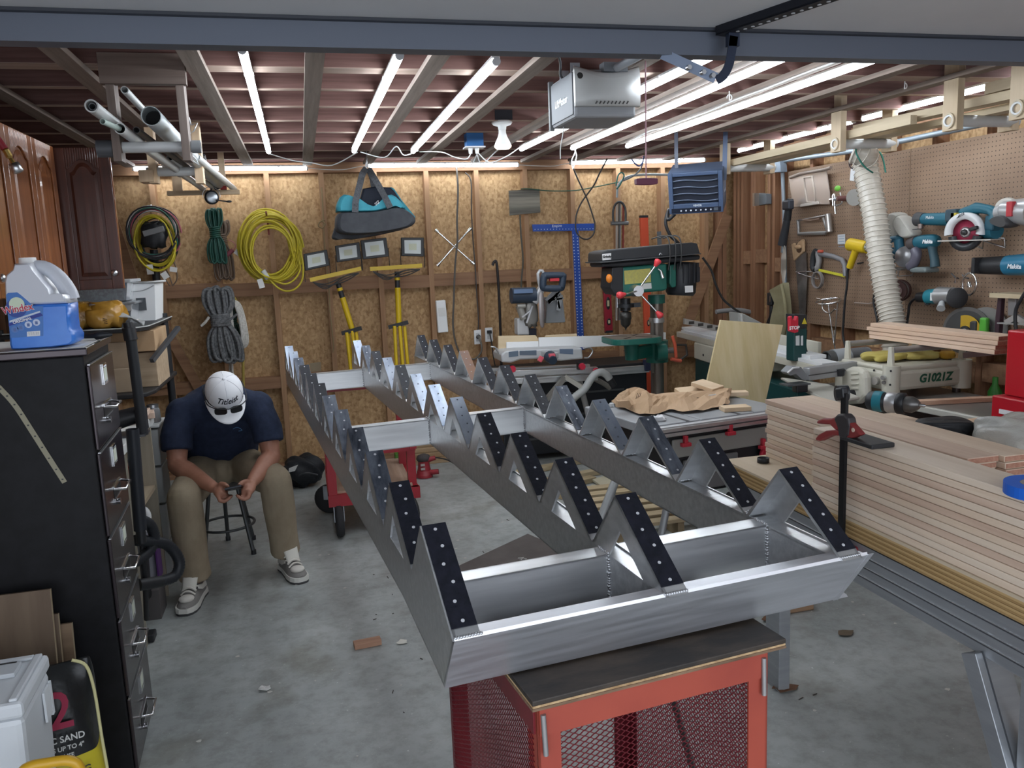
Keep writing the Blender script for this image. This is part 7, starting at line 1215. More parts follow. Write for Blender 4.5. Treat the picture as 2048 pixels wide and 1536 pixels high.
MB().tube(spline([(3.36,4.52,2.114),(3.36,4.538,2.085),(3.36,4.558,2.1),(3.36,4.548,2.074),(3.36,4.518,2.059)], 4), .004, 6).ob('bungee_hook', P(.05,.03,.03,.5), t); slabX([(3.36,4.538,2.061),(3.36,4.495,2.063),(3.36,4.506,1.985),(3.36,4.545,1.992)], -.002, 'paper_tag', P(.7,.72,.74,.6), t)
# ---- cordless tools (crop frame 1740,380 at 5.909)
def K4(p): return p
t = pw('blue cordless trim saw with grey cloth dust bag hanging right of the hose', 'trim_saw', 'power tool', (3.58,4.349,1.613))
M_bagc = mat('grey_dust_bag', (.42,.41,.37), .85, 0, (.52,.51,.47), (7,7,7), 3, .4)
def puffX(pts, d, name, m, parent, k=.86, sub=0):
    pts = [V(p) for p in pts]; c = sum(pts, V((0,0,0)))/len(pts); R_ = []
    for f, q in ((-1,k-.12),(-.85,k),(-.4,1),(.4,1),(.85,k),(1,k-.12)): R_.append([V((p.x+f*d/2, c.y+(p.y-c.y)*q, c.z+(p.z-c.z)*q)) for p in pts])
    return MB().loft(R_).ob(name, m, parent, sub=sub)
puffX([(3.6,4.504,1.633),(3.6,4.509,1.665),(3.6,4.485,1.721),(3.6,4.46,1.775),(3.6,4.423,1.785),(3.6,4.37,1.782),(3.6,4.344,1.766),(3.6,4.376,1.747),(3.6,4.396,1.697),(3.6,4.341,1.638),(3.6,4.392,1.619),(3.6,4.453,1.618)], .09, 'dust_bag', M_bagc, t, .95, 1); puffX([(3.585,4.365,1.752),(3.585,4.33,1.768),(3.585,4.3,1.749),(3.585,4.254,1.696),(3.585,4.195,1.644),(3.585,4.222,1.625),(3.585,4.293,1.617),(3.585,4.323,1.638),(3.585,4.37,1.691),(3.585,4.383,1.722)], .09, 'dust_bag', M_bagc, t, .95, 1)
MB().tube([(3.57,4.446,1.606),(3.57,4.416,1.621),(3.57,4.363,1.622),(3.57,4.337,1.613),(3.57,4.327,1.567),(3.57,4.333,1.526),(3.57,4.375,1.547),(3.57,4.431,1.548)], .022, 8).ob('handle', P(.03,.14,.22,.4), t); MB().cyl((3.57,4.348,1.614), (3.57,4.332,1.521), .030, .028, 12).ob('grip', P(.05,.19,.28,.4), t, .006)
slabX([(3.62,4.51,1.558),(3.62,4.421,1.55),(3.62,4.359,1.519),(3.62,4.372,1.478),(3.62,4.49,1.467)], -.09, 'motor_housing', P(.10,.20,.25,.4), t, .012); MB().lathe([(0,-.03),(.062,-.026),(.066,.0),(.062,.026),(0,.03)], (3.58,4.289,1.51), (-.95,-.3,0), 24).ob('blade_cover', P(.36,.36,.37,.35,.6), t); MB().tube(spline([(3.56,4.196,1.555),(3.56,4.18,1.525),(3.56,4.199,1.475),(3.56,4.233,1.45)], 4), .03, 10).ob('dust_duct', P(.12,.115,.15,.35), t); slabX([(3.6,4.46,1.45),(3.6,4.237,1.44),(3.6,4.244,1.43),(3.6,4.452,1.439)], -.10, 'base_plate', M_steel, t); MB().tube([(3.62,4.407,1.431),(3.62,4.402,1.389),(3.62,4.28,1.398),(3.62,4.267,1.426)], .004, 6).ob('hook_wire', M_steel, t)
t = pw('blue cordless impact driver with white lettering and black grip', 'impact_driver', 'power tool', (3.58,4.102,1.519))
MB().lathe([(.02,0),(.028,.01),(.037,.05),(.042,.10),(.041,.17),(.032,.20),(.015,.21)], (3.58,4.243,1.595), V((3.58,4.038,1.6))-V((3.58,4.243,1.595)), 18).ob('body', M_mk2, t); MB().cyl((3.58,4.257,1.586), (3.58,4.201,1.597), .036, .04, 16).ob('nose_boot', P(.10,.085,.085,.6), t, .01)
MB().tube([(3.58,4.08,1.582),(3.58,4.071,1.533),(3.58,4.055,1.489),(3.58,4.05,1.45)], [.03,.024,.025,.028], 12).ob('grip', P(.03,.07,.09,.5), t); slabX([(3.63,4.209,1.437),(3.63,4.161,1.45),(3.63,4.093,1.45),(3.63,4.066,1.44),(3.63,4.068,1.418),(3.63,4.194,1.417)], -.10, 'battery_foot', P(.15,.18,.18,.45), t, .01); text('lettering', 'Makita', .030, (3.534,4.068,1.597), (0,-1,-.02), RZ, P(.8,.82,.84,.4), t, bold=.0012, shear=.2)
t = pw('blue cordless multi-tool lying flat at the top of the pegboard tools', 'multi_tool', 'power tool', (3.58,4.074,1.72))
MB().cyl((3.58,4.152,1.729), (3.58,3.942,1.718), .034, .038, 16).ob('body', M_mk2, t, .01); MB().cyl((3.58,4.206,1.731), (3.58,4.149,1.728), .042, .038, 16).ob('head', P(.05,.052,.056,.5), t, .01); MB().cyl((3.56,4.156,1.702), (3.56,4.155,1.675), .016, n=10).ob('spindle', P(.25,.2,.18,.4,.6), t); MB().bar((3.56,4.153,1.674), (3.56,4.212,1.671), .02, .004).ob('blade', P(.06,.06,.065,.5), t); MB().cbox((3.55,3.895,1.737), (.05,.08,.07)).ob('battery_clip', P(.03,.06,.08,.5), t, .01); MB().cbox((3.54,3.868,1.72), (.03,.04,.06)).ob('yellow_label', P(.5,.40,.05,.5), t); text('lettering', 'Makita', .024, (3.543,4.066,1.735), (0,-1,0), RZ, P(.75,.78,.8,.4), t)
t = pw('blue circular saw with white guard and red blade hung on the pegboard', 'circular_saw', 'power tool', (3.55,3.79,1.666)); cs = V((3.53,3.777,1.641)); ax = V((-.95,-.30,0)).normalized()
MB().lathe([(0,0),(.075,.002),(.075,.005),(0,.007)], cs, ax, 30).ob('blade', P(.26,.02,.05,.4,.3), t); MB().lathe([(0,.008),(.03,.008),(.02,.013),(0,.014)], cs, ax, 20).ob('flange', P(.45,.42,.42,.35,.6), t); MB().lathe([(.0,.014),(.018,.016),(.016,.026),(0,.027)], cs, ax, 8).ob('arbor_bolt', P(.06,.06,.06,.4,.6), t)
gx, gy = frame_of(ax)[:2]
gd = MB(); ring_o = []; n_ = 20; a0_, a1_ = math.radians(-8), math.radians(190); up_ = V((0,0,1)); sd_ = up_.cross(ax)
for i in range(n_+1):
    a = a0_+(a1_-a0_)*i/n_; r_ = .106; q = lambda rr, dd: cs+sd_*(-rr*math.cos(a))+up_*(rr*math.sin(a))+ax*dd; ring_o.append([q(r_,.03), q(r_,-.03), q(r_*.66,-.02), q(r_*.66,.03), q(r_*.9,.04)])
gd.loft(ring_o).ob('blade_guard', P(.66,.67,.68,.35), t); text('lettering', 'Makita', .027, cs+up_*.090+ax*.047-sd_*0+V((0,.02,0)), (0,-1,.38), RZ, P(.03,.03,.035,.4), t, shear=.2)
MB().lathe([(0,-.02),(.098,-.018),(.10,.0),(.098,.012),(0,.014)], cs+V((0,0,-.055)), ax, 24).ob('lower_guard', P(.03,.03,.033,.45), t) if False else None
lg_ = [];
for i in range(13):
    a = math.radians(188)+math.radians(165)*i/12; q = lambda rr, dd: cs+sd_*(-rr*math.cos(a))+up_*(rr*math.sin(a)-.012)+ax*dd; lg_.append([q(.09,.018), q(.09,-.012), q(.05,-.012), q(.05,.018)])
MB().loft(lg_).ob('lower_guard', P(.03,.032,.036,.4), t); MB().bar(cs+sd_*.16+V((0,0,-.045)), cs-sd_*.13+V((0,0,-.042)), .10, .006, (0,0,1)).ob('base_plate', P(.60,.58,.54,.3,.5), t)
MB().tube([(3.57,3.871,1.74),(3.57,3.788,1.758),(3.57,3.754,1.767),(3.57,3.708,1.762),(3.57,3.657,1.75),(3.57,3.628,1.731),(3.57,3.631,1.7)], [.028,.03,.032,.026,.026,.028,.03], 10).ob('handle', M_mk2, t); MB().cyl((3.6,3.738,1.651), (3.6,3.641,1.643), .05, .045, 14).ob('motor', M_mk2, t, .01); MB().bar((3.58,3.646,1.723), (3.58,3.654,1.644), .06, .06).ob('battery', P(.015,.08,.12,.5), t, .01); MB().bar((3.5,3.719,1.653), (3.5,3.668,1.664), .02, .02).ob('guard_lever', M_blk, t, .005)
MB().tube([(3.62,3.756,1.61),(3.62,3.609,1.601),(3.62,3.601,1.552),(3.62,3.749,1.591),(3.62,3.752,1.55),(3.62,3.806,1.565)], .004, 6).ob('hook_wire', M_steel, t)
t = pw('silver rotary polisher with black guard cut off by the right edge', 'polisher', 'power tool', (3.55,3.513,1.718)); MB().cyl((3.58,3.573,1.741), (3.58,3.393,1.726), .055, .075, 18).ob('body', P(.48,.49,.50,.3,.5), t, .012); MB().tube(spline([(3.58,3.615,1.721),(3.58,3.613,1.765),(3.58,3.587,1.785),(3.58,3.55,1.786),(3.58,3.523,1.776)], 5), .022, 10).ob('loop_handle', P(.50,.48,.44,.4), t); MB().cbox((3.52,3.48,1.747), (.03,.035,.075)).ob('red_band', P(.45,.03,.04,.4), t, .004); puffX([(3.55,3.614,1.704),(3.55,3.574,1.718),(3.55,3.521,1.721),(3.55,3.494,1.698),(3.55,3.476,1.663),(3.55,3.516,1.646),(3.55,3.571,1.668),(3.55,3.604,1.68)], .09, 'hood', P(.05,.048,.05,.5), t, .95, 1); MB().cyl((3.57,3.6,1.729), (3.57,3.563,1.736), .045, .05, 14).ob('gear_head', P(.50,.51,.52,.35,.5), t, .01)
t = pw('blue and black reciprocating saw cut off by the right edge', 'reciprocating_saw', 'power tool', (3.55,3.559,1.464)); MB().cyl((3.57,3.717,1.458), (3.57,3.524,1.461), .045, .050, 16).ob('front_boot', P(.018,.019,.022,.5), t, .015); MB().cyl((3.57,3.529,1.461), (3.57,3.317,1.47), .052, .058, 16).ob('body', P(.015,.15,.26,.4), t, .015); MB().bar((3.56,3.726,1.445), (3.56,3.776,1.436), .004, .022).ob('blade', P(.12,.07,.05,.5,.4), t); MB().cbox((3.53,3.687,1.462), (.07,.02,.085)).ob('shoe', P(.02,.02,.022,.5), t, .006); text('lettering', 'Makita', .032, (3.512,3.435,1.457), (0,-1,-.02), RZ, P(.75,.80,.84,.4), t, bold=.001, shear=.2)
t = pw('small empty wire peg hook left of the chrome loop on the pegboard', 'peg_hook', 'hook', (3.66,3.982,1.372)); MB().tube([(3.66,4.012,1.41),(3.66,3.979,1.386),(3.66,3.957,1.381)], .004, 6).ob('wire', M_dsteel, t); MB().tube([(3.65,3.965,1.387),(3.65,3.969,1.355)], .005, 6).ob('tip', M_chrome, t)
t = pw('chrome loop hook on the pegboard below the reciprocating saw', 'loop_hook', 'hook', (3.66,3.878,1.36)); MB().tube([(3.66,3.93,1.404),(3.66,3.916,1.389),(3.66,3.882,1.383)], .004, 6).ob('wire', M_dsteel, t); MB().tube([V((3.64,3.853,1.353))+V((0,.05*math.cos(a),.062*math.sin(a))) for a in [2*math.pi*j/18 for j in range(18)]], .006, 8, closed=True).ob('loop', M_chrome, t); MB().tube([(3.63,3.846,1.364),(3.63,3.835,1.335)], .012, 8).ob('tongue', M_chrome, t)
t = pw('stack of maroon abrasive flap discs hung beside the hose', 'flap_discs', 'abrasive', (3.6,4.345,1.297)); fdc = V((3.6,4.365,1.301))
for k, (r_, m) in enumerate(((.068,P(.08,.035,.03,.7)),(.062,P(.26,.25,.24,.8)),(.064,P(.10,.05,.045,.7)))): MB().cyl(fdc+V((.025-.022*k,.02-.012*k,0)), fdc+V((.008-.022*k,.010-.012*k,0)), r_, n=24).ob('disc', m, t, .003)
MB().cyl(fdc+V((-.028,-.012,0)), fdc+V((-.038,-.017,0)), .035, n=20).ob('hub_label', P(.35,.25,.24,.6), t); MB().cyl(fdc+V((-.036,-.016,0)), fdc+V((-.05,-.022,0)), .011, n=10).ob('arbor', M_steel, t)
t = pw('teal and black angle grinder with dark disc lying on pegboard hooks', 'angle_grinder', 'power tool', (3.57,3.991,1.267)); MB().cyl((3.58,4.173,1.268), (3.58,4.087,1.275), .030, .035, 14).ob('grip', M_blk, t, .006); MB().cyl((3.58,4.094,1.275), (3.58,4.001,1.282), .043, .048, 16).ob('body', M_mkt, t, .006); MB().cyl((3.57,3.996,1.283), (3.57,3.888,1.292), .055, .045, 16).ob('gear_case', P(.36,.36,.36,.35,.6), t, .012); MB().cbox((3.53,4,1.281), (.015,.03,.045)).ob('label', P(.65,.68,.68,.5), t)
MB().lathe([(.02,-.02),(.055,-.012),(.058,0),(.054,.008),(0,.01)], (3.56,3.851,1.279), (-.35,-.93,0), 26).ob('disc', P(.035,.035,.038,.7), t); MB().cyl((3.53,3.93,1.251), (3.5,3.904,1.22), .016, .024, 10).ob('side_handle', P(.45,.47,.48,.4), t, .005); MB().tube(spline([(3.56,4.15,1.269),(3.56,4.194,1.253),(3.56,4.225,1.22),(3.56,4.23,1.174),(3.56,4.238,1.127),(3.56,4.241,1.044)], 5), .008, 7).ob('cord', M_blk, t); MB().tube(spline([(3.56,4.104,1.251),(3.56,4.089,1.232),(3.56,4.062,1.233),(3.56,4.053,1.249)], 4), .005, 6).ob('trigger_loop', M_blk, t)
t = pw('yellow-hubbed steel cutting discs hung low on the pegboard', 'cutting_discs', 'abrasive', (3.62,3.834,1.11)); d1 = V((3.6,3.813,1.094))
MB().cyl(d1, d1+V((-.006,-.002,0)), .135, n=36).ob('disc', P(.16,.155,.15,.4,.6), t); MB().cyl(d1+V((-.007,-.002,0)), d1+V((-.012,-.004,0)), .115, n=30).ob('dark_ring', P(.05,.05,.05,.5), t); MB().cyl(d1+V((-.012,-.004,0)), d1+V((-.016,-.005,0)), .09, n=30).ob('yellow_hub', P(.50,.31,.02,.5), t); MB().cyl(d1+V((-.016,-.005,0)), d1+V((-.024,-.007,0)), .030, n=16).ob('arbor_ring', P(.03,.03,.03,.5), t); MB().cyl(d1+V((-.024,-.007,0)), d1+V((-.027,-.008,0)), .015, n=12).ob('arbor', M_steel, t)
t = pw('green and steel saw blades hung right of the yellow cutting disc', 'saw_blades', 'abrasive', (3.62,3.708,1.119)); d1 = V((3.64,3.723,1.115)); MB().cyl(d1, d1+V((-.005,-.002,0)), .115, n=36).ob('disc', P(.30,.30,.29,.35,.7), t); MB().cbox(d1+V((-.03,-.02,-.02)), (.03,.05,.16)).ob('green_case', P(.10,.42,.05,.4), t, .01); MB().cbox(d1+V((-.035,.05,-.01)), (.03,.06,.10)).ob('dark_clip', P(.05,.05,.05,.5), t, .01)
t = pw('small pine shelf on the pegboard with maroon and steel clamps hanging from it', 'peg_shelf', 'shelf', (3.6,3.534,1.279)); MB().box((3.56,3.28,V((3.62,3.587,1.302)).z-.012), (3.692,3.63,V((3.62,3.587,1.302)).z+.012)).ob('shelf_board', M_py, t, .002)
slabX([(3.63,3.615,1.295),(3.63,3.593,1.295),(3.63,3.594,1.184),(3.63,3.598,1.075),(3.63,3.625,1.077),(3.63,3.624,1.182)], -.03, 'maroon_bar', P(.045,.02,.03,.5), t, .004); slabX([(3.62,3.548,1.296),(3.62,3.501,1.298),(3.62,3.499,1.199),(3.62,3.544,1.196)], -.02, 'steel_plate', P(.30,.30,.31,.35,.6), t, .003)
MB().bar((3.6,3.487,1.192), (3.6,3.549,1.157), .02, .03).ob('bracket_arm', P(.48,.47,.46,.35,.5), t); MB().bar((3.6,3.487,1.192), (3.6,3.418,1.162), .02, .03).ob('bracket_arm', P(.48,.47,.46,.35,.5), t); MB().bar((3.6,3.595,1.154), (3.6,3.418,1.158), .03, .008).ob('ledge', P(.45,.45,.44,.35,.5), t)
tag(MB().tube(spline([(3.54,3.382,1.33),(3.54,3.41,1.286),(3.54,3.432,1.247),(3.54,3.437,1.199),(3.54,3.428,1.139),(3.54,3.415,1.096)], 5), .009, 7).ob('black_cable', M_blk), 'black cable hanging in front of the small peg shelf', 'cable')
tag(MB().tube(spline([(3.62,4.62,1.271),(3.62,4.624,1.212),(3.62,4.592,1.127),(3.62,4.582,1.079)], 4), .008, 6).ob('black_cable', M_blk), 'black cable on the pegboard just left of the dust hose bottom', 'cable')
tag(MB().tube([(3.66,4.872,1.199),(3.66,4.727,1.2),(3.66,4.683,1.207)], .004, 6).ob('peg_wire', P(.3,.25,.22,.5)), 'thin empty peg wire left of the dust hose', 'hook')
# ---------------------------------------------------------------- jointer with stop switch
M_crm = mat('cream_paint', (.50,.48,.40), .4, 0, (.55,.53,.45), (3,3,3))
jt = thing('jointer', 'long cream jointer on a dark green cabinet along the right wall', 'jointer', (2.95,5.0,0))
def JB(y): return 2.83+(y-4.05)*.098
def jbox(mb, y0, y1, x0, x1, z0, z1): return mb.hexa([(JB(y0)+x0,y0,z0),(JB(y0)+x1,y0,z0),(JB(y1)+x1,y1,z0),(JB(y1)+x0,y1,z0),(JB(y0)+x0,y0,z1),(JB(y0)+x1,y0,z1),(JB(y1)+x1,y1,z1),(JB(y1)+x0,y1,z1)])
jbox(MB(), 4.10, 6.4, 0, .24, .87, .915).ob('bed', M_crm, jt, .004); jbox(MB(), 4.7, 5.9, .0, .24, .795, .869).ob('bed_casting', M_crm, jt, .02); jbox(MB(), 4.4, 5.9, .19, .215, .916, 1.01).ob('fence', M_crm, jt, .003)
jbox(MB(), 5.0, 5.95, -.02, .26, .74, .869).ob('apron', M_crm, jt, .008); jbox(MB(), 4.3, 5.95, -.01, .26, .03, .739).ob('cabinet', P(.008,.05,.05,.4), jt, .006); jbox(MB(), 5.25, 5.32, -.014, -.0102, .52, .62).ob('label', P(.55,.58,.58,.5), jt)
kp = V((JB(5.0)-.03,5.0,.82)); MB().cyl(kp, kp+V((.03,0,0)), .032, n=14).ob('red_knob', P(.42,.02,.05,.4), jt, .006)
for y in (5.45,5.75): MB().cyl((JB(y)-.0205,y,.79), (JB(y)-.024,y,.79), .010, n=10).ob('bolt_hole', M_blk, jt)
MB().tube([(JB(4.35)+.02,4.35,.70), (JB(4.0)+.0,3.95,.15)], .012, 8).ob('foot_bar', P(.10,.12,.11,.5), jt)
sp_ = V((2.876,4.35,0.856)); st_ = V((2.885,4.35,1.191)); MB().box((sp_.x-.045,4.32,.916), (sp_.x+.045,4.40,st_.z-.01)).ob('switch_post', P(.008,.05,.05,.4), jt, .006)
MB().slab([(2.818,4.3,1.201),(2.906,4.3,1.196),(2.904,4.3,1.112),(2.826,4.3,1.108)], (0,.09,0)).ob('switch_head', M_blk, jt, .004); sw = [(2.772,4.27,1.19),(2.785,4.27,1.196),(2.792,4.27,1.172),(2.809,4.27,1.168),(2.818,4.27,1.194),(2.828,4.27,1.19),(2.83,4.27,1.098),(2.806,4.27,1.093),(2.776,4.27,1.104)]
MB().slab(sw, (0,.03,0)).ob('stop_paddle', P(.48,.018,.04,.35), jt, .003); text('lettering', 'STOP', .028, (2.801,4.268,1.124), (1,0,-.02), RZ, P(.85,.8,.8,.5), jt, bold=.001)
MB().slab([(2.871,4.298,1.141),(2.888,4.298,1.176),(2.905,4.298,1.139)], (0,.002,0)).ob('warning_triangle', P(.55,.45,.03,.5), jt); MB().slab([(2.843,4.315,1.069),(2.867,4.315,1.071),(2.868,4.315,1.01),(2.844,4.315,1.012)], (0,.004,0)).ob('label', P(.6,.62,.62,.5), jt); MB().slab([(2.877,4.315,1.067),(2.891,4.315,1.069),(2.892,4.315,1.009),(2.878,4.315,1.01)], (0,.004,0)).ob('label', P(.6,.62,.62,.5), jt)
MB().tube(spline([(2.968,4.4,1.091),(2.963,4.4,0.999),(2.981,4.4,0.936),(3.018,4.4,0.855)], 4), .008, 6).ob('cord', M_blk, jt)
for k, (x0, y0, y1, lab) in enumerate(((.005,4.04,6.3,'lower white trim board lying on the jointer bed'),(.03,4.22,6.35,'upper white trim board stacked on the jointer'))):
    jbox(MB(), y0, y1, x0, x0+.11, .9165+.0205*k, .9365+.0205*k).ob('white_board', P(.66,.67,.68,.4)); tag(bpy.data.objects['white_board' if k == 0 else 'white_board.001'], lab, 'board')
t = pw('aluminium box level lying on the far end of the jointer boards', 'box_level', 'level', (3.0,5.9,.93)); lq = [(2.892,5.9,1.069),(3.222,5.9,0.986),(3.222,5.9,0.941),(2.891,5.9,1.025)]
MB().slab(lq, (0,.025,0)).ob('body', P(.50,.48,.46,.35,.5), t)
for f in (.18,.42,.66,.88): c = V(lq[0]).lerp(V(lq[1]), f).lerp(V(lq[3]).lerp(V(lq[2]), f), .5); MB().cbox(c+V((0,-.002,0)), (.045,.004,.022)).ob('window', P(.05,.045,.04,.6), t)
# plywood sheet leaning in front
t = thing('plywood_board', 'pale plywood sheet leaning against the jointer', 'plywood', (2.5,4.4,.3)); pq = [V((2.36,4.34,1.192)), V((2.77,4.34,1.138)), V((2.469,4.15,0.426)), V((2.088,4.15,0.532))]
MB().slab(pq, (0,.016,0)).ob('panel', mat('birch_face', (.46,.37,.20), .6, 0, (.55,.46,.28), (16,2,2), 4), t); MB().slab([pq[1]+V((.0005,0,0)), pq[1]+V((.003,.014,0)), pq[2]+V((.003,.014,0)), pq[2]+V((.0005,0,0))], (0,.001,0)).ob('edge_ply', P(.22,.15,.08,.8), t)
# grey conduit, dust port, planer
tag(MB().tube(spline([(3.379,6.3,1.07),(3.44,6.3,1.075),(3.582,6.3,1.075),(3.701,6.3,1.052),(3.807,6.3,1.028)], 4), .02, 10).ob('grey_hose', P(.28,.28,.28,.5)), 'grey flexible conduit running behind the plywood sheet to a box', 'conduit')
tag(slabY([(3.78,6.28,1.057),(3.886,6.28,1.051),(3.887,6.28,0.969),(3.781,6.28,0.979)], .08, 'conduit_junction', P(.17,.19,.22,.5), None, .004), 'grey junction box at the end of the conduit behind the plywood', 'electrical box')
t = thing('machine_hood', 'light grey sloped machine hood seen behind the plywood sheet', 'hood', (3.29,5.6,1.054)); MB().slab([(3.135,5.5,1.125),(3.189,5.5,1.111),(3.349,5.5,1.027),(3.14,5.5,1.039)], (0,.15,0)).ob('hood', P(.40,.41,.39,.4), t, .01); MB().tube([(3.145,5.48,1.119),(3.153,5.48,1.051)], .014, 8).ob('rolled_edge', P(.5,.5,.48,.4), t)
pn = thing('planer', 'cream thickness planer marked G1021Z under a stack of boards', 'planer', (3.25,3.85,.4))
MB().box((2.985,3.67,.815), (3.50,4.10,.925)).ob('body', M_crm, pn, .02); MB().box((2.99,3.68,.92), (3.49,4.09,.948)).ob('top', M_crm, pn, .012); MB().cyl((3.02,3.70,.80), (3.02,3.70,.952), .045, n=20).ob('corner_post', M_crm, pn, .01); MB().cyl((3.47,3.70,.80), (3.47,3.70,.955), .05, n=20).ob('corner_post', M_crm, pn, .01)
text('lettering', 'G1021Z', .062, (3.275,3.6685,.872), (1,0,.0), RZ, P(.02,.10,.06,.4), pn, bold=.0025, shear=.15)
MB().box((2.955,3.88,.72), (2.984,4.10,.90)).ob('side_cover', M_crm, pn, .03); sl = [V((2.95,3.86,0.928))]
cov = [(2.95,3.96,0.701),(2.95,3.963,0.876),(2.95,3.938,0.91),(2.95,3.886,0.931),(2.95,3.822,0.935),(2.95,3.778,0.922),(2.95,3.76,0.886),(2.95,3.751,0.787),(2.95,3.814,0.734)]
slabX(cov, -.05, 'belt_guard', M_crm, pn, .018)
for k in range(4): a, b = V((2.898,3.87,0.894))+V((0,0,-.028*k)), V((2.898,3.806,0.905))+V((0,0,-.028*k)); MB().bar(a, b, .008, .010).ob('vent_rib', M_crm, pn, .002)
MB().cyl((2.9,3.853,0.783), V((2.9,3.853,0.783))+V((-.035,-.01,0)), .026, n=14).ob('knob', M_blk, pn, .006)
for px, py in ((290,395),(400,400),(395,490),(140,350)): MB().cyl((2.985,3.792,0.917) if px == 290 else ((2.985,3.66,0.93) if px == 400 else ((2.985,3.662,0.856) if px == 395 else (2.985,3.986,0.932))), V((2.982,3.8,.87)) if False else V((2.985,3.792,0.917) if px == 290 else ((2.985,3.66,0.93) if px == 400 else ((2.985,3.662,0.856) if px == 395 else (2.985,3.986,0.932))))+V((-.004,0,0)), .006, n=8).ob('bolt', M_blk, pn)
MB().cyl((2.985,3.7,0.892), V((2.985,3.7,0.892))+V((-.03,-.01,0)), .012, n=10).ob('feed_knob', M_steel, pn); MB().cyl((2.985,3.702,0.865), V((2.985,3.702,0.865))+V((-.02,-.01,0)), .010, n=10).ob('feed_knob', P(.15,.14,.13,.5), pn); MB().cyl((2.985,3.765,0.866), V((2.985,3.765,0.866))+V((-.03,-.01,0)), .022, n=12).ob('handwheel_boss', P(.35,.33,.3,.5), pn)
def roller(y, z): 
    for x in (3.005,3.46): MB().slab([(x,y-.022,.948),(x,y+.022,.948),(x,y+.012,z+.018),(x,y-.012,z+.018)], (.018,0,0)).ob('roller_bracket', M_crm, pn, .003)
    MB().cyl((3.023,y,z), (3.46,y,z), .017, n=14).ob('return_roller', P(.32,.31,.30,.35,.5), pn)
roller(3.70, 1.035); roller(4.06, 1.035)
for x, y in ((3.03,3.72),(3.46,3.72),(3.03,4.05),(3.46,4.05)): MB().cyl((x,y,.70), (x,y,.815), .022, n=12).ob('column', P(.10,.09,.085,.35,.6), pn)
MB().slab([(3.06,3.10,.735),(3.02,3.52,.735),(3.02,4.3,.735),(3.50,4.3,.735),(3.50,3.52,.735),(3.46,3.12,.735)], (0,0,.035)).ob('bed', P(.46,.45,.40,.45,.2), pn, .006); MB().slab([(3.075,3.12,.7705),(3.035,3.52,.7705),(3.035,4.28,.7705),(3.485,4.28,.7705),(3.485,3.52,.7705),(3.445,3.14,.7705)], (0,0,.001)).ob('bed_surface', P(.30,.29,.27,.3,.5), pn)
MB().box((3.06,3.68,.03), (3.48,4.15,.734)).ob('stand', P(.05,.045,.04,.6), pn, .01); MB().bar((3.40,3.62,.99), (3.60,3.50,1.015), .012, .03).ob('lever_bar', P(.22,.21,.2,.4,.6), pn)
tag(MB().bar((3.02,3.50,.7845), (3.62,3.38,.7845), .05, .022).ob('feed_board', wood('feed_fir', (.50,.30,.20), (.62,.42,.30), 'x')), 'reddish fir board lying across the planer bed', 'board')
M_fir = wood('fir_board', (.60,.42,.30), (.72,.54,.41), 'y', .7, .6, .06); M_firend = mat('fir_end_grain', (.34,.16,.11), .8, 0, (.44,.24,.17), (90,9,90))
def plank(x0, x1, y0, y1, z0, z1, lab=None, grp=None, m=None, dy=0):
    o = MB().box((x0,y0,z0), (x1,y1,z1)).ob('plank' if not lab else 'board', m or M_fir, None, .002)
    MB().box((x0+.002,y0-.0006,z0+.002), (x1-.002,y0-.0001,z1-.002)).ob('end_grain', M_firend, o)
    if lab: tag(o, lab, 'board', grp)
    return o
for k, lab in enumerate(('bottom one of the fresh fir boards stacked on the planer', 'second lowest fir board of the stack on the planer', 'third fir board up of the stack on the planer', 'top fir board of the stack on the planer')):
    plank(3.185+.006*(k % 2)-.0, 3.315, 3.20-.008*k+.01*(k % 2), 4.10+.012*(k % 3), 1.0535+.0225*k, 1.0745+.0225*k, lab, 'fir boards stacked on the planer')
t = thing('work_gloves', 'crumpled yellow leather gloves lying on top of the planer', 'gloves', (3.2,3.9,.95)); blob((3.13,3.90,.975), .12, .10, .024, 6, .22, 24, 10).ob('glove', mat('yellow_leather', (.38,.31,.07), .8, 0, (.48,.40,.12), (9,9,9), 3, .5), t, sub=1); blob((3.33,3.86,.970), .12, .09, .020, 12, .22, 24, 10).ob('glove', mat('yellow_leather_b', (.36,.29,.06), .8, 0, (.46,.38,.12), (9,9,9), 3, .5), t, sub=1); blob((3.44,3.78,.972), .04, .04, .022, 15, .1, 14, 8).ob('orange_cuff', P(.50,.28,.03,.6), t)
t = thing('dust_port', 'grey ribbed dust port hose coupling behind the planer', 'duct', (2.9,4.4,.95)); q0, q1 = V((3.006,4.25,0.92)), V((3.242,4.25,0.928)); MB().pipe(q0, q0.lerp(q1,.2), .055, .048).ob('open_end', P(.07,.07,.07,.5), t); MB().cyl(q0.lerp(q1,.19), q0.lerp(q1,.62), .060, n=20).ob('coupling', P(.32,.34,.36,.4), t, .006); ribbed([q0.lerp(q1,.6), q0.lerp(q1,.85), q1+V((.05,0,0))], .048, .012, t, P(.14,.14,.145,.5), 14)
t = thing('table_saw_fence', 'grey aluminium rip fence with dark clamp head lying behind the lumber stack', 'fence', (2.6,4.0,.85)); f0, f1 = V((2.635,3.9,0.909)), V((3.136,4,0.911)); MB().bar(f0, f1, .05, .07).ob('rail', P(.34,.35,.36,.4,.4), t, .004); MB().bar(f0+V((0,-.026,-.005)), f1+V((0,-.026,-.005)), .004, .006).ob('groove', P(.06,.06,.06,.5), t)
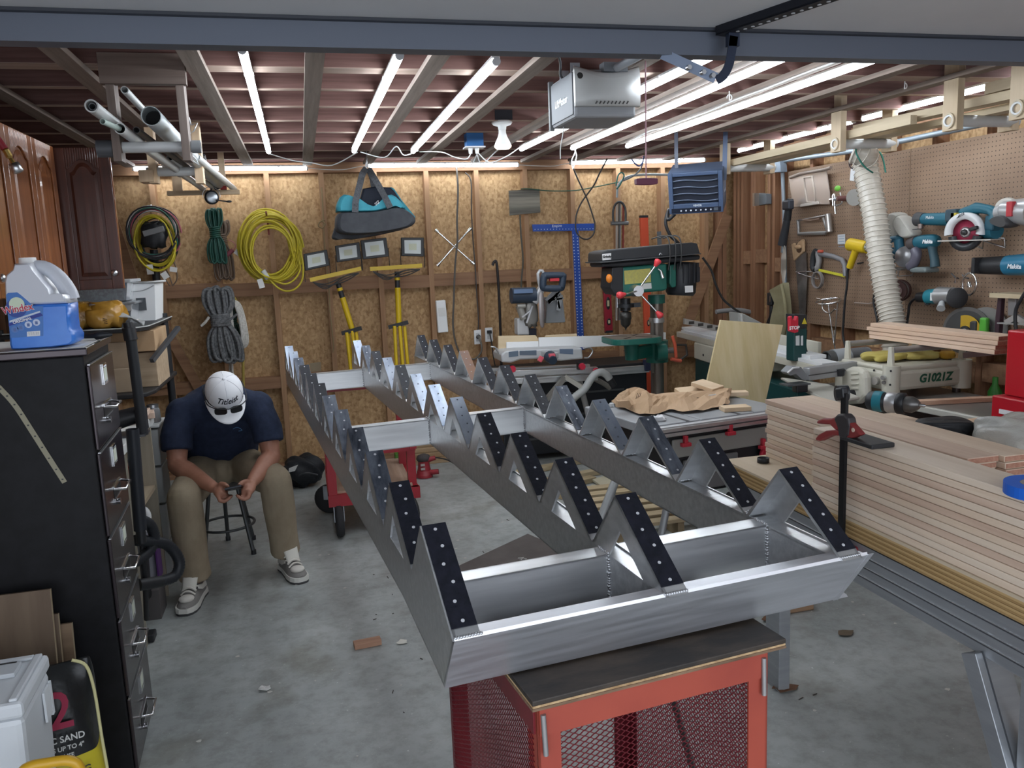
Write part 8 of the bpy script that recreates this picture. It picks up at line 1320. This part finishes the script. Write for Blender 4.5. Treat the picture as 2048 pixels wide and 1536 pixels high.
MB().loft([[V(p)+V((0,d,0)) for p in [(2.489,3.86,0.933),(2.525,3.86,0.963),(2.577,3.86,0.957),(2.611,3.86,0.911),(2.609,3.86,0.878),(2.581,3.86,0.891),(2.547,3.86,0.921),(2.51,3.86,0.915)]] for d in (0,.06)], sm=False).ob('clamp_head', P(.20,.21,.22,.4), t, .006); MB().tube([(2.492,3.855,0.931),(2.525,3.855,0.956),(2.561,3.855,0.956)], .006, 6).ob('lever_trim', P(.55,.55,.55,.3), t)
MB().cbox((2.599,3.9,0.837), (.07,.05,.05)).ob('lock_block', M_blk, t, .006); MB().cyl((2.864,3.92,0.878), (2.863,3.92,0.917), .02, .026, 12).ob('knob', M_blk, t, .005); MB().cbox((2.541,3.86,0.867), (.14,.08,.008)).ob('foot_plate', P(.07,.075,.08,.4), t)
tag(MB().slab([(2.773,4.369,0.8),(2.864,4.007,0.8),(2.764,3.614,0.8),(2.534,3.542,0.8)], (0,0,.02)).ob('side_table', P(.42,.41,.36,.45), None, .01), 'cream side table under the rip fence next to the planer', 'table')
t2_ = bpy.data.objects['side_table']
for x, y in ((2.75,3.75),): MB().cyl((V((2.721,3.805,0.8)).x, V((2.721,3.805,0.8)).y, .0), (V((2.721,3.805,0.8)).x, V((2.721,3.805,0.8)).y, .80), .03, n=12).ob('table_leg', P(.05,.05,.05,.5), t2_)
# red tool chest at the right edge
t = thing('red_tool_chest', 'glossy red tool chest with white drawer pull at the right frame edge', 'tool chest', (3.3,2.75,.4)); MB().box((2.985,2.55,.10), (3.50,3.0,.905)).ob('body', P(.42,.012,.022,.25), t, .006); MB().box((3.03,2.60,.906), (3.50,2.98,1.20)).ob('top_box', P(.45,.012,.022,.25), t, .008); MB().box((2.978,2.60,.83), (2.985,2.95,.85)).ob('drawer_pull', P(.68,.68,.70,.3), t); MB().box((2.9835,2.56,.80), (2.985,2.99,.803)).ob('drawer_gap', M_blk, t)
for z in (.6,.35): MB().box((2.978,2.60,z), (2.985,2.95,z+.02)).ob('drawer_pull', P(.68,.68,.70,.3), t)
t = thing('cordless_saw', 'dark navy tool handle poking over the red chest at the right edge', 'power tool', (3.408,3.3,1.076)); MB().cyl((3.453,3.35,1.073), (3.583,3.35,1.075), .04, .05, 14).ob('body', P(.015,.018,.05,.5), t, .01); MB().tube(spline([(3.425,3.3,1.05),(3.449,3.3,1.01),(3.454,3.3,0.972)], 4), .012, 8).ob('strap', M_blk, t)
t = thing('green_bottle', 'tall green plastic bottle between the planer and the wall', 'bottle', (3.55,3.72,.0)); MB().lathe([(.03,0),(.035,.01),(.034,.16),(.015,.20),(.014,.24)], (3.60,3.60,.62), RZ, 16).ob('bottle', P(.05,.30,.05,.3), t); MB().box((3.55,3.55,.0), (3.66,3.66,.6195)).ob('stand', P(.1,.07,.05,.7), t)

# ================================================================ right foreground: bench, lumber, clamp
M_ext = mat('anodised_extrusion', (.30,.315,.335), .38, .55, (.35,.365,.385), (4,4,40), 3)
wbn = thing('workbench', 'aluminium-extrusion workbench with thick laminated top carrying the lumber', 'workbench', (1.9,1.8,0)); BX0, BX1, BY0, BY1 = 1.445, 2.75, .55, 2.63
MB().box((BX0-.005,BY0,.842), (BX1,BY1,.850)).ob('top_sheet', wood('bench_sheet', (.50,.40,.28), (.58,.48,.36), 'y', .4), wbn)
lw = [wood('laminate_a', (.40,.26,.11), (.50,.34,.16), 'y', .8), wood('laminate_b', (.27,.16,.06), (.36,.23,.10), 'y', .8)]
for k in range(8): MB().box((BX0-.005+.0015*(k % 2),BY0+.001,.842-.0063*(k+1)+.0006), (BX1,BY1-.001*(k % 3),.842-.0063*k)).ob('plywood_layer', lw[k % 2], wbn)
zb = .842-.0063*8
def ext(a, b, up, w_=.09, h_=.045):
    """T-slot bar: body with grooves and bright lips"""
    o = MB().bar(a, b, w_, h_, up).ob('extrusion_bar', M_ext, wbn, .003); return o
rz1, rz0 = zb-.004, zb-.124
MB().box((BX0,BY0,rz0), (BX0+.045,BY1-.06,rz1)).ob('front_rail', M_ext, wbn, .002)
for z in (rz1-.030, rz1-.060, rz1-.090): MB().box((BX0-.0012,BY0,z-.004), (BX0+.001,BY1-.06,z)).ob('groove', P(.05,.053,.06,.5), wbn); MB().box((BX0-.0022,BY0,z+.0002), (BX0+.001,BY1-.06,z+.0026)).ob('groove_lip', P(.62,.63,.65,.25,.8), wbn)
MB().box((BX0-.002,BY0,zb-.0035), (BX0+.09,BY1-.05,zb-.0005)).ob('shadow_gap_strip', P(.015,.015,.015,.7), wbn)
MB().box((BX0+.05,BY1-.12,rz0), (BX1,BY1-.075,rz1)).ob('cross_rail', M_ext, wbn, .002); MB().box((BX1-.05,BY0,rz0), (BX1-.005,BY1-.13,rz1)).ob('back_rail', M_ext, wbn, .002)
for x, y in ((BX0,1.245),(BX0+.125,2.46),(BX1-.1,1.245),(BX1-.1,2.42)): MB().box((x,y,0), (x+.045,y+.09,rz0)).ob('leg', M_ext, wbn, .002)
pA, pB = V((BX0+.022,1.49,rz0)), V((BX0+.022,1.335,.40)); MB().bar(pA+V((0,-.03,.0)), pB+V((0,-.0,0)), .045, .088, (1,0,0)).ob('brace', M_ext, wbn, .002)
dn = (pB-pA).normalized()
for s in (-.030,-.008,.022): n_ = V((0,dn.z,-dn.y)); MB().bar(pA+V((-.0235,-.03,0))+n_*s, pB+V((-.0235,0,0))+n_*s, .006, .003, (1,0,0)).ob('groove', P(.05,.053,.06,.5), wbn)
M_fa = [wood('lumber_a', (.60,.45,.33), (.74,.60,.47), 'y', .6, .6, .05), wood('lumber_b', (.50,.345,.255), (.66,.50,.39), 'y', .6, .6, .05), wood('lumber_c', (.64,.51,.39), (.77,.65,.53), 'y', .6, .6, .05)]
ORD = ('lowest','second','third','fourth','fifth','sixth','seventh','eighth','ninth','tenth','eleventh','top')
for k in range(12):
    z = .8505+.0176*k; j = random.uniform(-.006,.006)
    plank(1.600+abs(j)*.7, 1.700+j*.2, 1.685-.004*(k % 3), 2.615+j*1.6, z, z+.0166, '%s board up in the rear stack, column next to the front row' % ORD[k], 'rear lumber stack on the workbench', M_fa[(k*2) % 3])
for k in range(12):
    z = .8505+.0176*k; j = random.uniform(-.006,.006)
    plank(1.7035+j*.2, 1.800+j*.3, 1.655+.004*(k % 3), 2.620+j*1.6, z, z+.0166, '%s board up in the rear stack, column farthest from the camera cart' % ORD[k], 'rear lumber stack on the workbench', M_fa[(k+1) % 3])
for k in range(12):
    z = .8505+.0187*k; j = random.uniform(-.003,.003)
    plank(1.442+abs(j), 1.556+j, .72+j*2, 2.098+j*1.3, z, z+.0176, '%s board up in the front lumber row held by the red clamp' % ORD[k], 'front lumber row on the workbench', M_fa[(0,2,0,1,2,0,1,0,2,1,0,2)[k]])
FT = .8505+.0187*11+.0176
for k in range(4): plank(2.30+.05*k*0, 2.46, 1.35, 2.55-.03*k, .8505+.026*k, .8505+.026*k+.025, ('lowest','second','third','top')[k]+' board of the loose pile at the far right of the bench', 'loose boards at the right of the workbench', wood('loose_fir', (.56,.38,.25), (.68,.49,.35), 'y', .6))
for k in range(4): plank(1.87, 2.14, 1.75, 2.60, .8505+.030*k, .8505+.030*k+.029, ('lowest','second','third','top')[k]+' wide board of the pile under the cordless drill', 'wide boards beneath the drill', M_fa[k % 3])
# bar clamp
t = thing('bar_clamp', 'red-handled quick bar clamp standing upright over the front lumber row', 'clamp', (1.43,1.93,1.1)); cxx = 1.428
MB().box((cxx-.005,1.920,.775), (cxx+.004,1.942,1.205)).ob('bar', P(.018,.018,.02,.4,.5), t); ch_ = [(0,0,0)]
crp = lambda pts: pts
body_ = [(1.428,1.962,1.13),(1.428,1.945,1.145),(1.428,1.916,1.151),(1.428,1.898,1.142),(1.428,1.892,1.12),(1.428,1.896,1.093),(1.428,1.914,1.08),(1.428,1.936,1.08),(1.428,1.944,1.107)]
MB().slab([V(p)+V((-.014,0,0)) for p in body_], (.028,0,0)).ob('jaw_body', P(.035,.03,.032,.5), t, .006)
for pts in ([(1.428,1.945,1.14),(1.428,1.978,1.126),(1.428,2.017,1.119),(1.428,2.042,1.108),(1.428,2.045,1.098),(1.428,2.016,1.102),(1.428,1.982,1.107),(1.428,1.958,1.097),(1.428,1.944,1.098)], [(1.428,1.943,1.083),(1.428,1.969,1.079),(1.428,2.003,1.063),(1.428,2.027,1.05),(1.428,2.045,1.048),(1.428,2.047,1.054),(1.428,2.031,1.069),(1.428,2,1.086),(1.428,1.958,1.097),(1.428,1.943,1.098)]):
    MB().slab([V(p)+V((-.011,0,0)) for p in pts], (.022,0,0)).ob('trigger_handle', P(.26,.035,.035,.45), t, .005)
MB().slab([V(p)+V((-.010,0,0)) for p in [(1.428,1.905,1.134),(1.428,1.887,1.125),(1.428,1.862,1.112),(1.428,1.851,1.105),(1.428,1.882,1.089),(1.428,1.91,1.082)]], (.020,0,0)).ob('jaw_web', P(.22,.03,.03,.45), t, .003)
MB().cyl((1.417,1.877,1.113), V((1.417,1.877,1.113))+V((-.002,0,0)), .006, n=10).ob('web_hole', P(.60,.48,.38,.7), t)
MB().box((cxx-.012,1.80,FT+.001), (cxx+.06,1.935,FT+.014)).ob('jaw_pad', P(.02,.02,.022,.55), t, .003)
MB().cyl((1.428,1.97,1.199), V((1.428,1.97,1.199))+V((.03,-.01,0)), .022, n=16).ob('top_pad', M_blk, t, .005); MB().bar((1.428,1.962,1.2), (1.428,1.929,1.207), .02, .03).ob('top_jaw', M_blk, t, .005)
MB().box((cxx-.012,1.88,.752), (cxx+.05,1.95,.775)).ob('lower_jaw', P(.20,.02,.025,.5), t, .006)
# ring, tape, drill, bags
t = thing('black_ring', 'small black plastic ring lying on the workbench corner', 'ring', (1.545,2.535,.85)); MB().lathe([(.018,.001),(.021,.001),(.021,.018),(.018,.018),(.018,.001)], (1.545,2.535,.85), RZ, 24).ob('ring', M_blk, t)
t = thing('tape_roll', "blue painter's tape roll on the front lumber row, cut by the right edge", 'tape', (1.46,1.36,FT)); tc_ = V((1.478,1.345,FT+.0006))
MB().lathe([(.040,0),(.070,0),(.070,.024),(.040,.024),(.040,0)], tc_, RZ, 40, sm=False).ob('tape', P(.012,.12,.58,.5), t); MB().lathe([(.0375,.0005),(.0398,.0005),(.0398,.0235),(.0375,.0235),(.0375,.0005)], tc_, RZ, 32).ob('core', P(.25,.22,.2,.7), t)
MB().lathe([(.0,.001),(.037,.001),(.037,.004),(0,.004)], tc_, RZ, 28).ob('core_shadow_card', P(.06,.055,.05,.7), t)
t = thing('cordless_drill', 'teal and black cordless drill lying on the boards behind the lumber stack', 'power tool', (2.03,2.45,.97)); d0, d1 = V((1.948,2.508,1.03)), V((2.045,2.337,1.03)); dl = (d1-d0).length; da = (d1-d0).normalized()
d0.z += .018; d1.z += .018
MB().lathe([(.022,0),(.033,.008),(.036,.03),(.036,dl*.28),(.030,dl*.36)], d0, da, 18).ob('motor_body', P(.025,.03,.035,.45), t); MB().lathe([(.0368,.028),(.0372,.05),(.0372,dl*.26),(.036,dl*.30)], d0, da, 18).ob('teal_shell', M_mkt, t)
MB().lathe([(.034,dl*.36),(.037,dl*.38),(.036,dl*.50),(.033,dl*.54)], d0, da, 18).ob('gear_case', P(.50,.51,.52,.35,.6), t); MB().lathe([(.036,dl*.545),(.038,dl*.56),(.038,dl*.66),(.034,dl*.68)], d0, da, 22).ob('torque_ring', M_blk, t); MB().lathe([(.028,dl*.68),(.029,dl*.80),(.025,dl*.84),(.020,dl*.88),(.012,dl*.92)], d0, da, 18).ob('chuck', P(.16,.155,.15,.35,.7), t); MB().lathe([(.006,dl*.92),(.006,dl),(.001,dl*1.03)], d0, da, 8).ob('bit', M_steel, t)
MB().tube([d0+da*.05+V((.02,.01,-.015)), d0+da*.06+V((.12,.06,-.035))], .02, 10).ob('grip', P(.03,.035,.04,.55), t)
t = thing('white_cup', 'small white knob-topped dish between the lumber stack and the drill', 'dish', (1.84,2.62,1.06)); MB().lathe([(.0,0),(.05,.0),(.052,.008),(.02,.012),(.018,.03),(.0,.033)], (1.93,2.56,.9705), RZ, 22).ob('dish', M_wht, t)
t = thing('plastic_bag', 'clear crinkled plastic bag with yellow print on the bench right of the lumber', 'plastic bag', (2.2,2.1,.97)); M_film = mat('plastic_film', (.62,.62,.58), .2, trans=.35, bump=.9, scale=(22,22,22))
blob((2.10,1.98,1.015), .13, .13, .05, 21, .22, 26, 12).ob('bag', M_film, t, sub=1); blob((2.16,1.95,1.045), .04, .05, .02, 8, .2, 14, 8).ob('yellow_print', P(.55,.55,.05,.4), t); MB().obox((2.10,1.83,1.012), (.12,.08,.004), (.95,-.3,0), (.3,.95,0), RZ).ob('white_label', P(.70,.70,.72,.5), t)
t = thing('black_pouch', 'black cloth tool pouch lying behind the rear lumber stack', 'pouch', (2.0,2.15,.97)); blob((1.98,2.17,1.005), .11, .08, .035, 31, .2, 22, 10).ob('pouch', mat('black_nylon', (.012,.013,.016), .6, bump=.5, scale=(14,14,14)), t, sub=1); MB().cbox((2.05,2.09,1.01), (.05,.004,.03)).ob('label', P(.6,.62,.65,.5), t)
# ---------------------------------------------------------------- jobsite table saw with paper bag
ts = thing('table_saw', 'grey jobsite table saw with aluminium front rail and red levers', 'saw', (2.0,3.9,0)); M_tbl = mat('table_grey', (.30,.315,.33), .45, .2, (.35,.365,.38), (5,5,5)); TZ = .80
tA, tB, tC, tD = [V(p) for p in ((1.516,3.429,0.8), (2.282,3.549,0.8), (2.588,4.154,0.8), (1.522,4.047,0.8))]
ex = (tB-tA).normalized(); ey = V((-ex.y, ex.x, 0))
tw_, td_ = (tB-tA).length, .66
def TS(x, y, z): return tA+ex*x+ey*y+V((0,0,z-TZ))
def tbox(mb, x0, x1, y0, y1, z0, z1): return mb.hexa([TS(x0,y0,z0),TS(x1,y0,z0),TS(x1,y1,z0),TS(x0,y1,z0),TS(x0,y0,z1),TS(x1,y0,z1),TS(x1,y1,z1),TS(x0,y1,z1)])
tbox(MB(), .0, .30, .045, td_, TZ-.045, TZ).ob('table', M_tbl, ts, .006); tbox(MB(), .306, .62, .045, td_, TZ-.045, TZ).ob('table', M_tbl, ts, .006); tbox(MB(), .626, tw_+.05, .045, td_, TZ-.045, TZ).ob('table', M_tbl, ts, .006)
for x in (.22, .52): tbox(MB(), x, x+.02, .046, td_, TZ-.0001, TZ+.0006).ob('mitre_slot', P(.05,.05,.055,.5), ts)
tbox(MB(), .0, tw_+.05, .0, .044, TZ-.055, TZ-.012).ob('front_rail', M_alu, ts, .004); tbox(MB(), .0, tw_+.05, -.002, .0005, TZ-.036, TZ-.030).ob('rail_groove', P(.06,.06,.065,.5), ts); tbox(MB(), .0, tw_+.05, .005, .04, TZ-.0115, TZ-.006).ob('scale_strip', P(.55,.56,.57,.4,.4), ts)
tbox(MB(), .10, tw_, .03, td_-.03, TZ-.36, TZ-.056).ob('base_body', P(.012,.013,.015,.5), ts, .01); tbox(MB(), .12, tw_, .015, .029, TZ-.165, TZ-.075).ob('front_panel', P(.27,.26,.24,.5), ts, .008); tbox(MB(), .18, .5, .01, .03, TZ-.34, TZ-.18).ob('drum_cover', P(.14,.14,.14,.5), ts, .03)
for x, z in ((.16,-.098),(.42,-.075),(.62,-.17)): tbox(MB(), x, x+.05, -.01, .015, TZ+z-.012, TZ+z+.006).ob('red_lever', P(.50,.03,.05,.4), ts, .003); tbox(MB(), x+.015, x+.035, -.005, .015, TZ+z+.006, TZ+z+.04).ob('red_lever', P(.50,.03,.05,.4), ts, .003)
MB().lathe([(.035,0),(.04,.01),(.03,.02)], TS(.66,.01,TZ-.21), -ey, 16).ob('height_knob', P(.45,.02,.04,.4), ts)
for x, y in ((.14,.08),(.62,.08),(.14,.58),(.62,.58)): MB().tube([TS(x,y,TZ-.36), TS(x+(.06 if x > .4 else -.10),y,.02)], .018, 10).ob('leg_tube', P(.30,.31,.32,.4,.4), ts)
MB().tube([TS(-.02,.30,TZ-.30), TS(-.30,.22,.05)], .022, 12).ob('leg_tube', P(.36,.37,.37,.4,.3), ts); MB().tube([TS(.35,-.02,TZ-.5), TS(.80,-.05,TZ-.45)], .024, 12).ob('stand_tube', P(.25,.25,.24,.5), ts); MB().cyl(TS(.42,-.03,TZ-.40), TS(.70,-.04,TZ-.38), .04).ob('outfeed_drum', M_blk, ts)
pb = thing('paper_bag', 'crumpled brown kraft paper bag lying across the jobsite table saw', 'paper bag', tuple(TS(.3,.35,TZ))); M_krf = mat('kraft_paper', (.40,.265,.155), .85, 0, (.47,.32,.20), (5,5,5), 4, .35, bscale=9)
bot_ = [(1.544,3.933,0.81),(1.566,3.824,0.81),(1.575,3.72,0.81),(1.638,3.681,0.81),(1.747,3.743,0.81),(1.787,3.672,0.81),(1.9,3.669,0.81),(2.049,3.729,0.81),(2.104,3.771,0.81)]; top_ = [(1.576,3.95,0.84),(1.607,3.95,0.899),(1.674,3.95,0.9),(1.733,3.95,0.871),(1.802,3.95,0.85),(1.871,3.95,0.854),(1.975,3.95,0.852),(2.099,3.95,0.854),(2.204,3.95,0.86)]
R_ = []; bs, tsp = spline(bot_, 3), spline(top_, 3); rq = random.Random(5); jt_ = lambda k=.011: V((rq.uniform(-k,k)*.5, rq.uniform(-k,k), rq.uniform(-k,k)))
for i in range(len(bs)):
    a, b = bs[i], tsp[i]; wv = .014*math.sin(i*.9); bk = V((b.x, b.y+.16, .812))
    R_.append([a+V((0,0,abs(jt_().z)))]+[a.lerp(b,f)+V((0,wv*math.sin(f*7),h+wv*.4))+jt_() for f, h in ((.15,.014),(.32,.022),(.5,.022),(.68,.018),(.86,.008))]+[b+jt_(.004), b.lerp(bk,.5)+V((0,.02,.01)), bk])
MB().loft(R_, closed=True, sm=False).ob('bag', M_krf, pb)
MB().loft([[V(p) for p in [(1.49,3.8,0.838),(1.495,3.8,0.868),(1.555,3.8,0.867),(1.567,3.8,0.839),(1.554,3.8,0.831)]], [V(p)+V((0,.03,0)) for p in [(1.49,3.8,0.838),(1.495,3.8,0.868),(1.555,3.8,0.867),(1.567,3.8,0.839),(1.554,3.8,0.831)]]], sm=False).ob('bag_flap', M_krf, pb)
MB().slab([V(p) for p in [(1.809,3.8,0.842),(1.875,3.8,0.856),(1.879,3.8,0.848),(1.833,3.8,0.822),(1.799,3.8,0.811)]], (0,.02,0)).ob('torn_edge', P(.30,.19,.10,.9), pb); MB().slab([(1.988,3.83,0.852),(2.054,3.83,0.856),(2.05,3.83,0.842),(1.992,3.83,0.839)], (0,.003,0)).ob('sticker', P(.66,.67,.68,.6), pb)
pr_ = MB()
for q in ([(2.051,3.82,0.832),(2.094,3.82,0.834),(2.099,3.82,0.816),(2.055,3.82,0.814)], [(1.906,3.82,0.844),(1.948,3.82,0.847),(1.947,3.82,0.84),(1.908,3.82,0.838)]): pr_.tube([V(p) for p in q], .0018, 4, closed=True)
for k in range(3): a = V((1.606,3.84,0.86))+V((.009*k,0,0)); pr_.bar(a, a+V((.012,0,.035)), .0015, .002)
o = pr_.ob('print_marks', P(.06,.04,.03,.8), pb); o['kind'] = 'stuff'
tag(blob((1.612,3.581,0.808), .03, .03, .014, 17, .35, 14, 8).ob('tissue', P(.66,.67,.69,.8)), 'small crumpled white tissue on the table saw in front of the paper bag', 'tissue')
for lab, c, d, rot in (('square pine offcut propped on top of the other offcuts behind the paper bag', (2.104,4.02,0.868), (.13,.13,.022), .6), ('pine offcut at the left beneath the propped one, behind the bag', (2.016,4.05,0.842), (.16,.07,.022), .1),
                       ('pine offcut sticking out at the right behind the paper bag', (2.245,3.98,0.821), (.14,.07,.022), -.3), ('pine offcut lying flat on the saw table under the right end of the bag', (2.06,3.644,0.812), (.14,.08,.022), -.15)):
    r_ = V((math.cos(rot),math.sin(rot),0)); s_ = V((-math.sin(rot),math.cos(rot),0)); n_ = V((0,-.3 if 'propped' in lab else 0,1)).normalized(); s_ = (s_-n_*s_.dot(n_)).normalized(); tag(MB().obox(c, d, r_, s_, n_).ob('pine_offcut', wood('offcut_pine', (.58,.43,.28), (.68,.53,.37), 'x', .6), None, .002), lab, 'wood scrap')
t = thing('white_clips', 'white plastic foam clips at the far left corner of the saw table', 'clips', tuple(TS(.02,.5,TZ))); 
for k in range(4): MB().cbox(TS(.02+.03*k,.60-.012*k,TZ+.012), (.022,.02,.022)).ob('clip', P(.55,.57,.58,.6), t, .004)
# ---------------------------------------------------------------- things on the floor
def leaf(p, s, m, lab, nm='dry_leaf', cat='leaf'):
    rnd = random.Random(int(p[0]*997)); n = 10; pts = [V((p[0]+s*(1+.35*rnd.uniform(-1,1))*math.cos(a), p[1]+s*.7*(1+.35*rnd.uniform(-1,1))*math.sin(a), .002+.012*rnd.random())) for a in [2*math.pi*k/n for k in range(n)]]
    b = MB(); b.add([(p[0],p[1],.008)]+[tuple(q) for q in pts], [(0,k+1,(k+1) % n+1) for k in range(n)]); tag(b.ob(nm, m, None, thick=.002), lab, cat)
M_leaf = P(.13,.065,.035,.8)
leaf((1.60,2.47), .045, M_leaf, 'large brown dry leaf beside the near red cart'); leaf((2.08,2.78), .035, P(.12,.09,.06,.8), 'curled greyish leaf on the open floor left of the workbench'); leaf((1.85,2.99), .03, M_leaf, 'dry leaf by the low block beyond the near cart'); leaf((1.93,3.0), .025, M_leaf, 'smaller dry leaf beside the low block')
leaf((-.261,3.09), .025, P(.62,.62,.60,.8), 'crumpled white paper shred on the floor in front of the filing cabinet', 'paper_shred', 'paper'); leaf((.295,3.30), .022, P(.60,.58,.52,.8), 'pale paper shred next to the small wood scrap', 'paper_shred', 'paper')
leaf((1.03,4.05), .03, P(.40,.39,.37,.8), 'pale scrap lying on the dark sheet under the aluminium frame', 'paper_shred', 'paper')
tag(MB().obox((.150,3.33,.0125), (.115,.045,.024), (.99,.1,0), (-.1,.99,0), RZ).ob('wood_scrap', wood('scrap_red', (.36,.19,.12), (.46,.27,.18), 'x'), None, .002), 'small reddish wood scrap alone on the open floor', 'wood scrap')
tag(MB().box((1.95,3.02,.0), (2.10,3.10,.045)).ob('wood_block', wood('block_wood', (.28,.17,.10), (.36,.23,.14), 'x'), None, .003), 'tan wooden block on the floor under the bench end', 'wood block')
random.seed(11); b = MB()
for k in range(150):
    x, y = random.uniform(-.5,2.6), random.uniform(1.7,4.8); s = random.choice((.003,.004,.005,.008,.012)); a = random.uniform(0,3.1); pts = [V((x+s*(1 if j % 2 else .6)*math.cos(a+j), y+s*.7*math.sin(a+j), .0008)) for j in range(6)]; b.slab(pts, (0,0,.0012))
tag(b.ob('pale_debris', P(.55,.54,.50,.8)), 'tiny pale chips and specks scattered over the concrete floor', 'debris', kind='stuff')
b = MB()
for k in range(40): x, y = random.uniform(.1,1.9), random.uniform(2.2,4.8); a = random.uniform(0,3); l_ = random.uniform(.006,.03); b.bar((x,y,.002), (x+l_*math.cos(a),y+l_*math.sin(a),.002), .003, .002)
tag(b.ob('dark_debris', P(.05,.04,.035,.8)), 'dark splinters scattered on the concrete floor', 'debris', kind='stuff')
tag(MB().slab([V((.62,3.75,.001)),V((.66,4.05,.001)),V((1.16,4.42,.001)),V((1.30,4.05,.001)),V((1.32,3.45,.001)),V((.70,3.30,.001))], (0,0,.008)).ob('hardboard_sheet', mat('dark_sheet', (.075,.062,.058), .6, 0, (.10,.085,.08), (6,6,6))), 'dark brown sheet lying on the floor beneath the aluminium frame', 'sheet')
# sander, boards on the floor by the back wall, dark bag
t = thing('orbital_sander', 'red random orbital sander standing on the floor behind the far cart', 'sander', (.79,5.95,0)); M_srd = P(.30,.025,.035,.4); sc_ = (.775,5.93)
MB().lathe([(.062,.004),(.064,.02),(.060,.03),(.056,.032),(.056,.05),(.048,.055)], (*sc_,0), RZ, 22).ob('pad', M_srd, t); MB().lathe([(.05,.055),(.045,.08),(.042,.12),(.046,.135)], (*sc_,0), RZ, 18).ob('body', M_srd, t); MB().ball((sc_[0],sc_[1],.145), (.055,.052,.035), 16, 8).ob('palm_grip', P(.06,.05,.05,.7), t); MB().cyl((sc_[0]+.03,sc_[1]-.02,.135), (sc_[0]+.085,sc_[1]-.03,.148), .02, .016).ob('cord_boot', M_srd, t); MB().cyl((sc_[0]+.04,sc_[1]-.03,.04), (sc_[0]+.10,sc_[1]-.05,.045), .02).ob('dust_spout', M_srd, t)
for k in range(2): MB().cbox((sc_[0]-.015,sc_[1]-.044,.075+.03*k), (.03,.012,.016)).ob('vent_label', P(.45,.40,.38,.5), t)
MB().tube(spline([(sc_[0]+.085,sc_[1]-.03,.148),(.95,5.85,.13),(1.08,5.72,.05),(1.20,5.60,.006),(1.35,5.58,.006)], 6), .0055, 7).ob('cord', M_blk, t)
for k, (z, y, lab) in enumerate(((.0,6.30,'lowest plank on the floor along the back wall behind the sander'),(.036,6.36,'second plank of the floor pile along the back wall'),(.072,6.40,'third plank of the floor pile along the back wall'),(.108,6.44,'top plank of the floor pile along the back wall'))): tag(MB().box((.70,y,z+.001), (2.2,y+.12,z+.035)).ob('long_plank', wood('long_plank_w', (.34,.23,.13), (.47,.34,.21), 'x', .6), None, .002), lab, 'board')
tag(MB().box((.42,6.25,.001), (.70,6.45,.10)).ob('green_carton', P(.06,.17,.03,.6), None, .004), 'green carton on the floor behind the far cart', 'box') if False else None
tag(MB().box((.60,6.28,.001), (.69,6.36,.11)).ob('green_carton', P(.08,.22,.03,.6), None, .004), 'small green carton at the end of the floor planks', 'box')
t = thing('dark_bag', 'black rumpled bag with white paper on the floor between the man and the cart', 'bag', (-.1,5.95,0)); blob((-.10,6.05,.115), .15, .13, .11, 41, .18, 24, 12, .85).ob('bag', mat('black_bag_cloth', (.012,.014,.018), .6, bump=.5, scale=(12,12,12)), t, sub=1); MB().slab([(-0.195,5.9,0.175),(-0.131,5.9,0.194),(-0.155,5.9,0.153),(-0.201,5.9,0.146)], (0,.01,0)).ob('white_paper', P(.62,.62,.60,.7), t); MB().tube(spline([(-.15,5.93,.10),(-.08,5.90,.13),(0,5.93,.10)], 4), .006, 6).ob('strap', P(.06,.065,.07,.5), t)
# foam mat and slatted pallets under the right stringer
tag(MB().slab([V(p) for p in [(1.874,5.285,0.02),(1.994,5.334,0.02),(2.016,4.926,0.02),(1.871,4.69,0.02)]], (0,0,.014)).ob('foam_mat', P(.50,.46,.34,.7)), 'cream interlocking foam mat lying under the right stringer', 'mat')
fmj = bpy.data.objects['foam_mat']; a, b = V((1.852,5.213,0.027)), V((1.859,4.66,0.027))
for k in range(6): MB().cyl(a.lerp(b,(k+.5)/6)+V((-.015,-.015,-.012)), a.lerp(b,(k+.5)/6)+V((-.015,-.015,.002)), .022, n=10).ob('foam_tab', P(.52,.48,.37,.7), fmj)
pl = thing('slatted_crate', 'low slatted wooden pallet on the floor under the right stringer', 'pallet', (1.85,4.5,0)); M_sl = wood('pallet_slat', (.38,.29,.17), (.52,.42,.27), 'x', .6)
for k in range(7): y = 4.08+.125*k; MB().box((1.55,y,.085), (2.35,y+.075,.105)).ob('slat', M_sl, pl, .002)
for x in (1.58,1.95,2.28): MB().box((x,4.08,.0), (x+.04,4.91,.0845)).ob('bearer', wood('pallet_bearer', (.26,.19,.11), (.36,.28,.17), 'y', .6), pl, .002)
for k, (c, rot, lab) in enumerate((((1.55,5.22,.020),.35,'loose pale slat on the floor beyond the pallet, nearest the mat'),((1.75,5.45,.020),.25,'loose pale slat on the floor behind the foam mat'),((1.62,5.75,.020),.3,'loose pale slat on the floor close to the back planks'),((1.66,4.98,.020),-.6,'short thick slat lying at the pallet end'))):
    tag(MB().obox(c, (.75 if k < 3 else .3,.07,.035), (math.cos(rot),math.sin(rot),0), (-math.sin(rot),math.cos(rot),0), RZ).ob('loose_slat', M_sl, None, .002), lab, 'board')
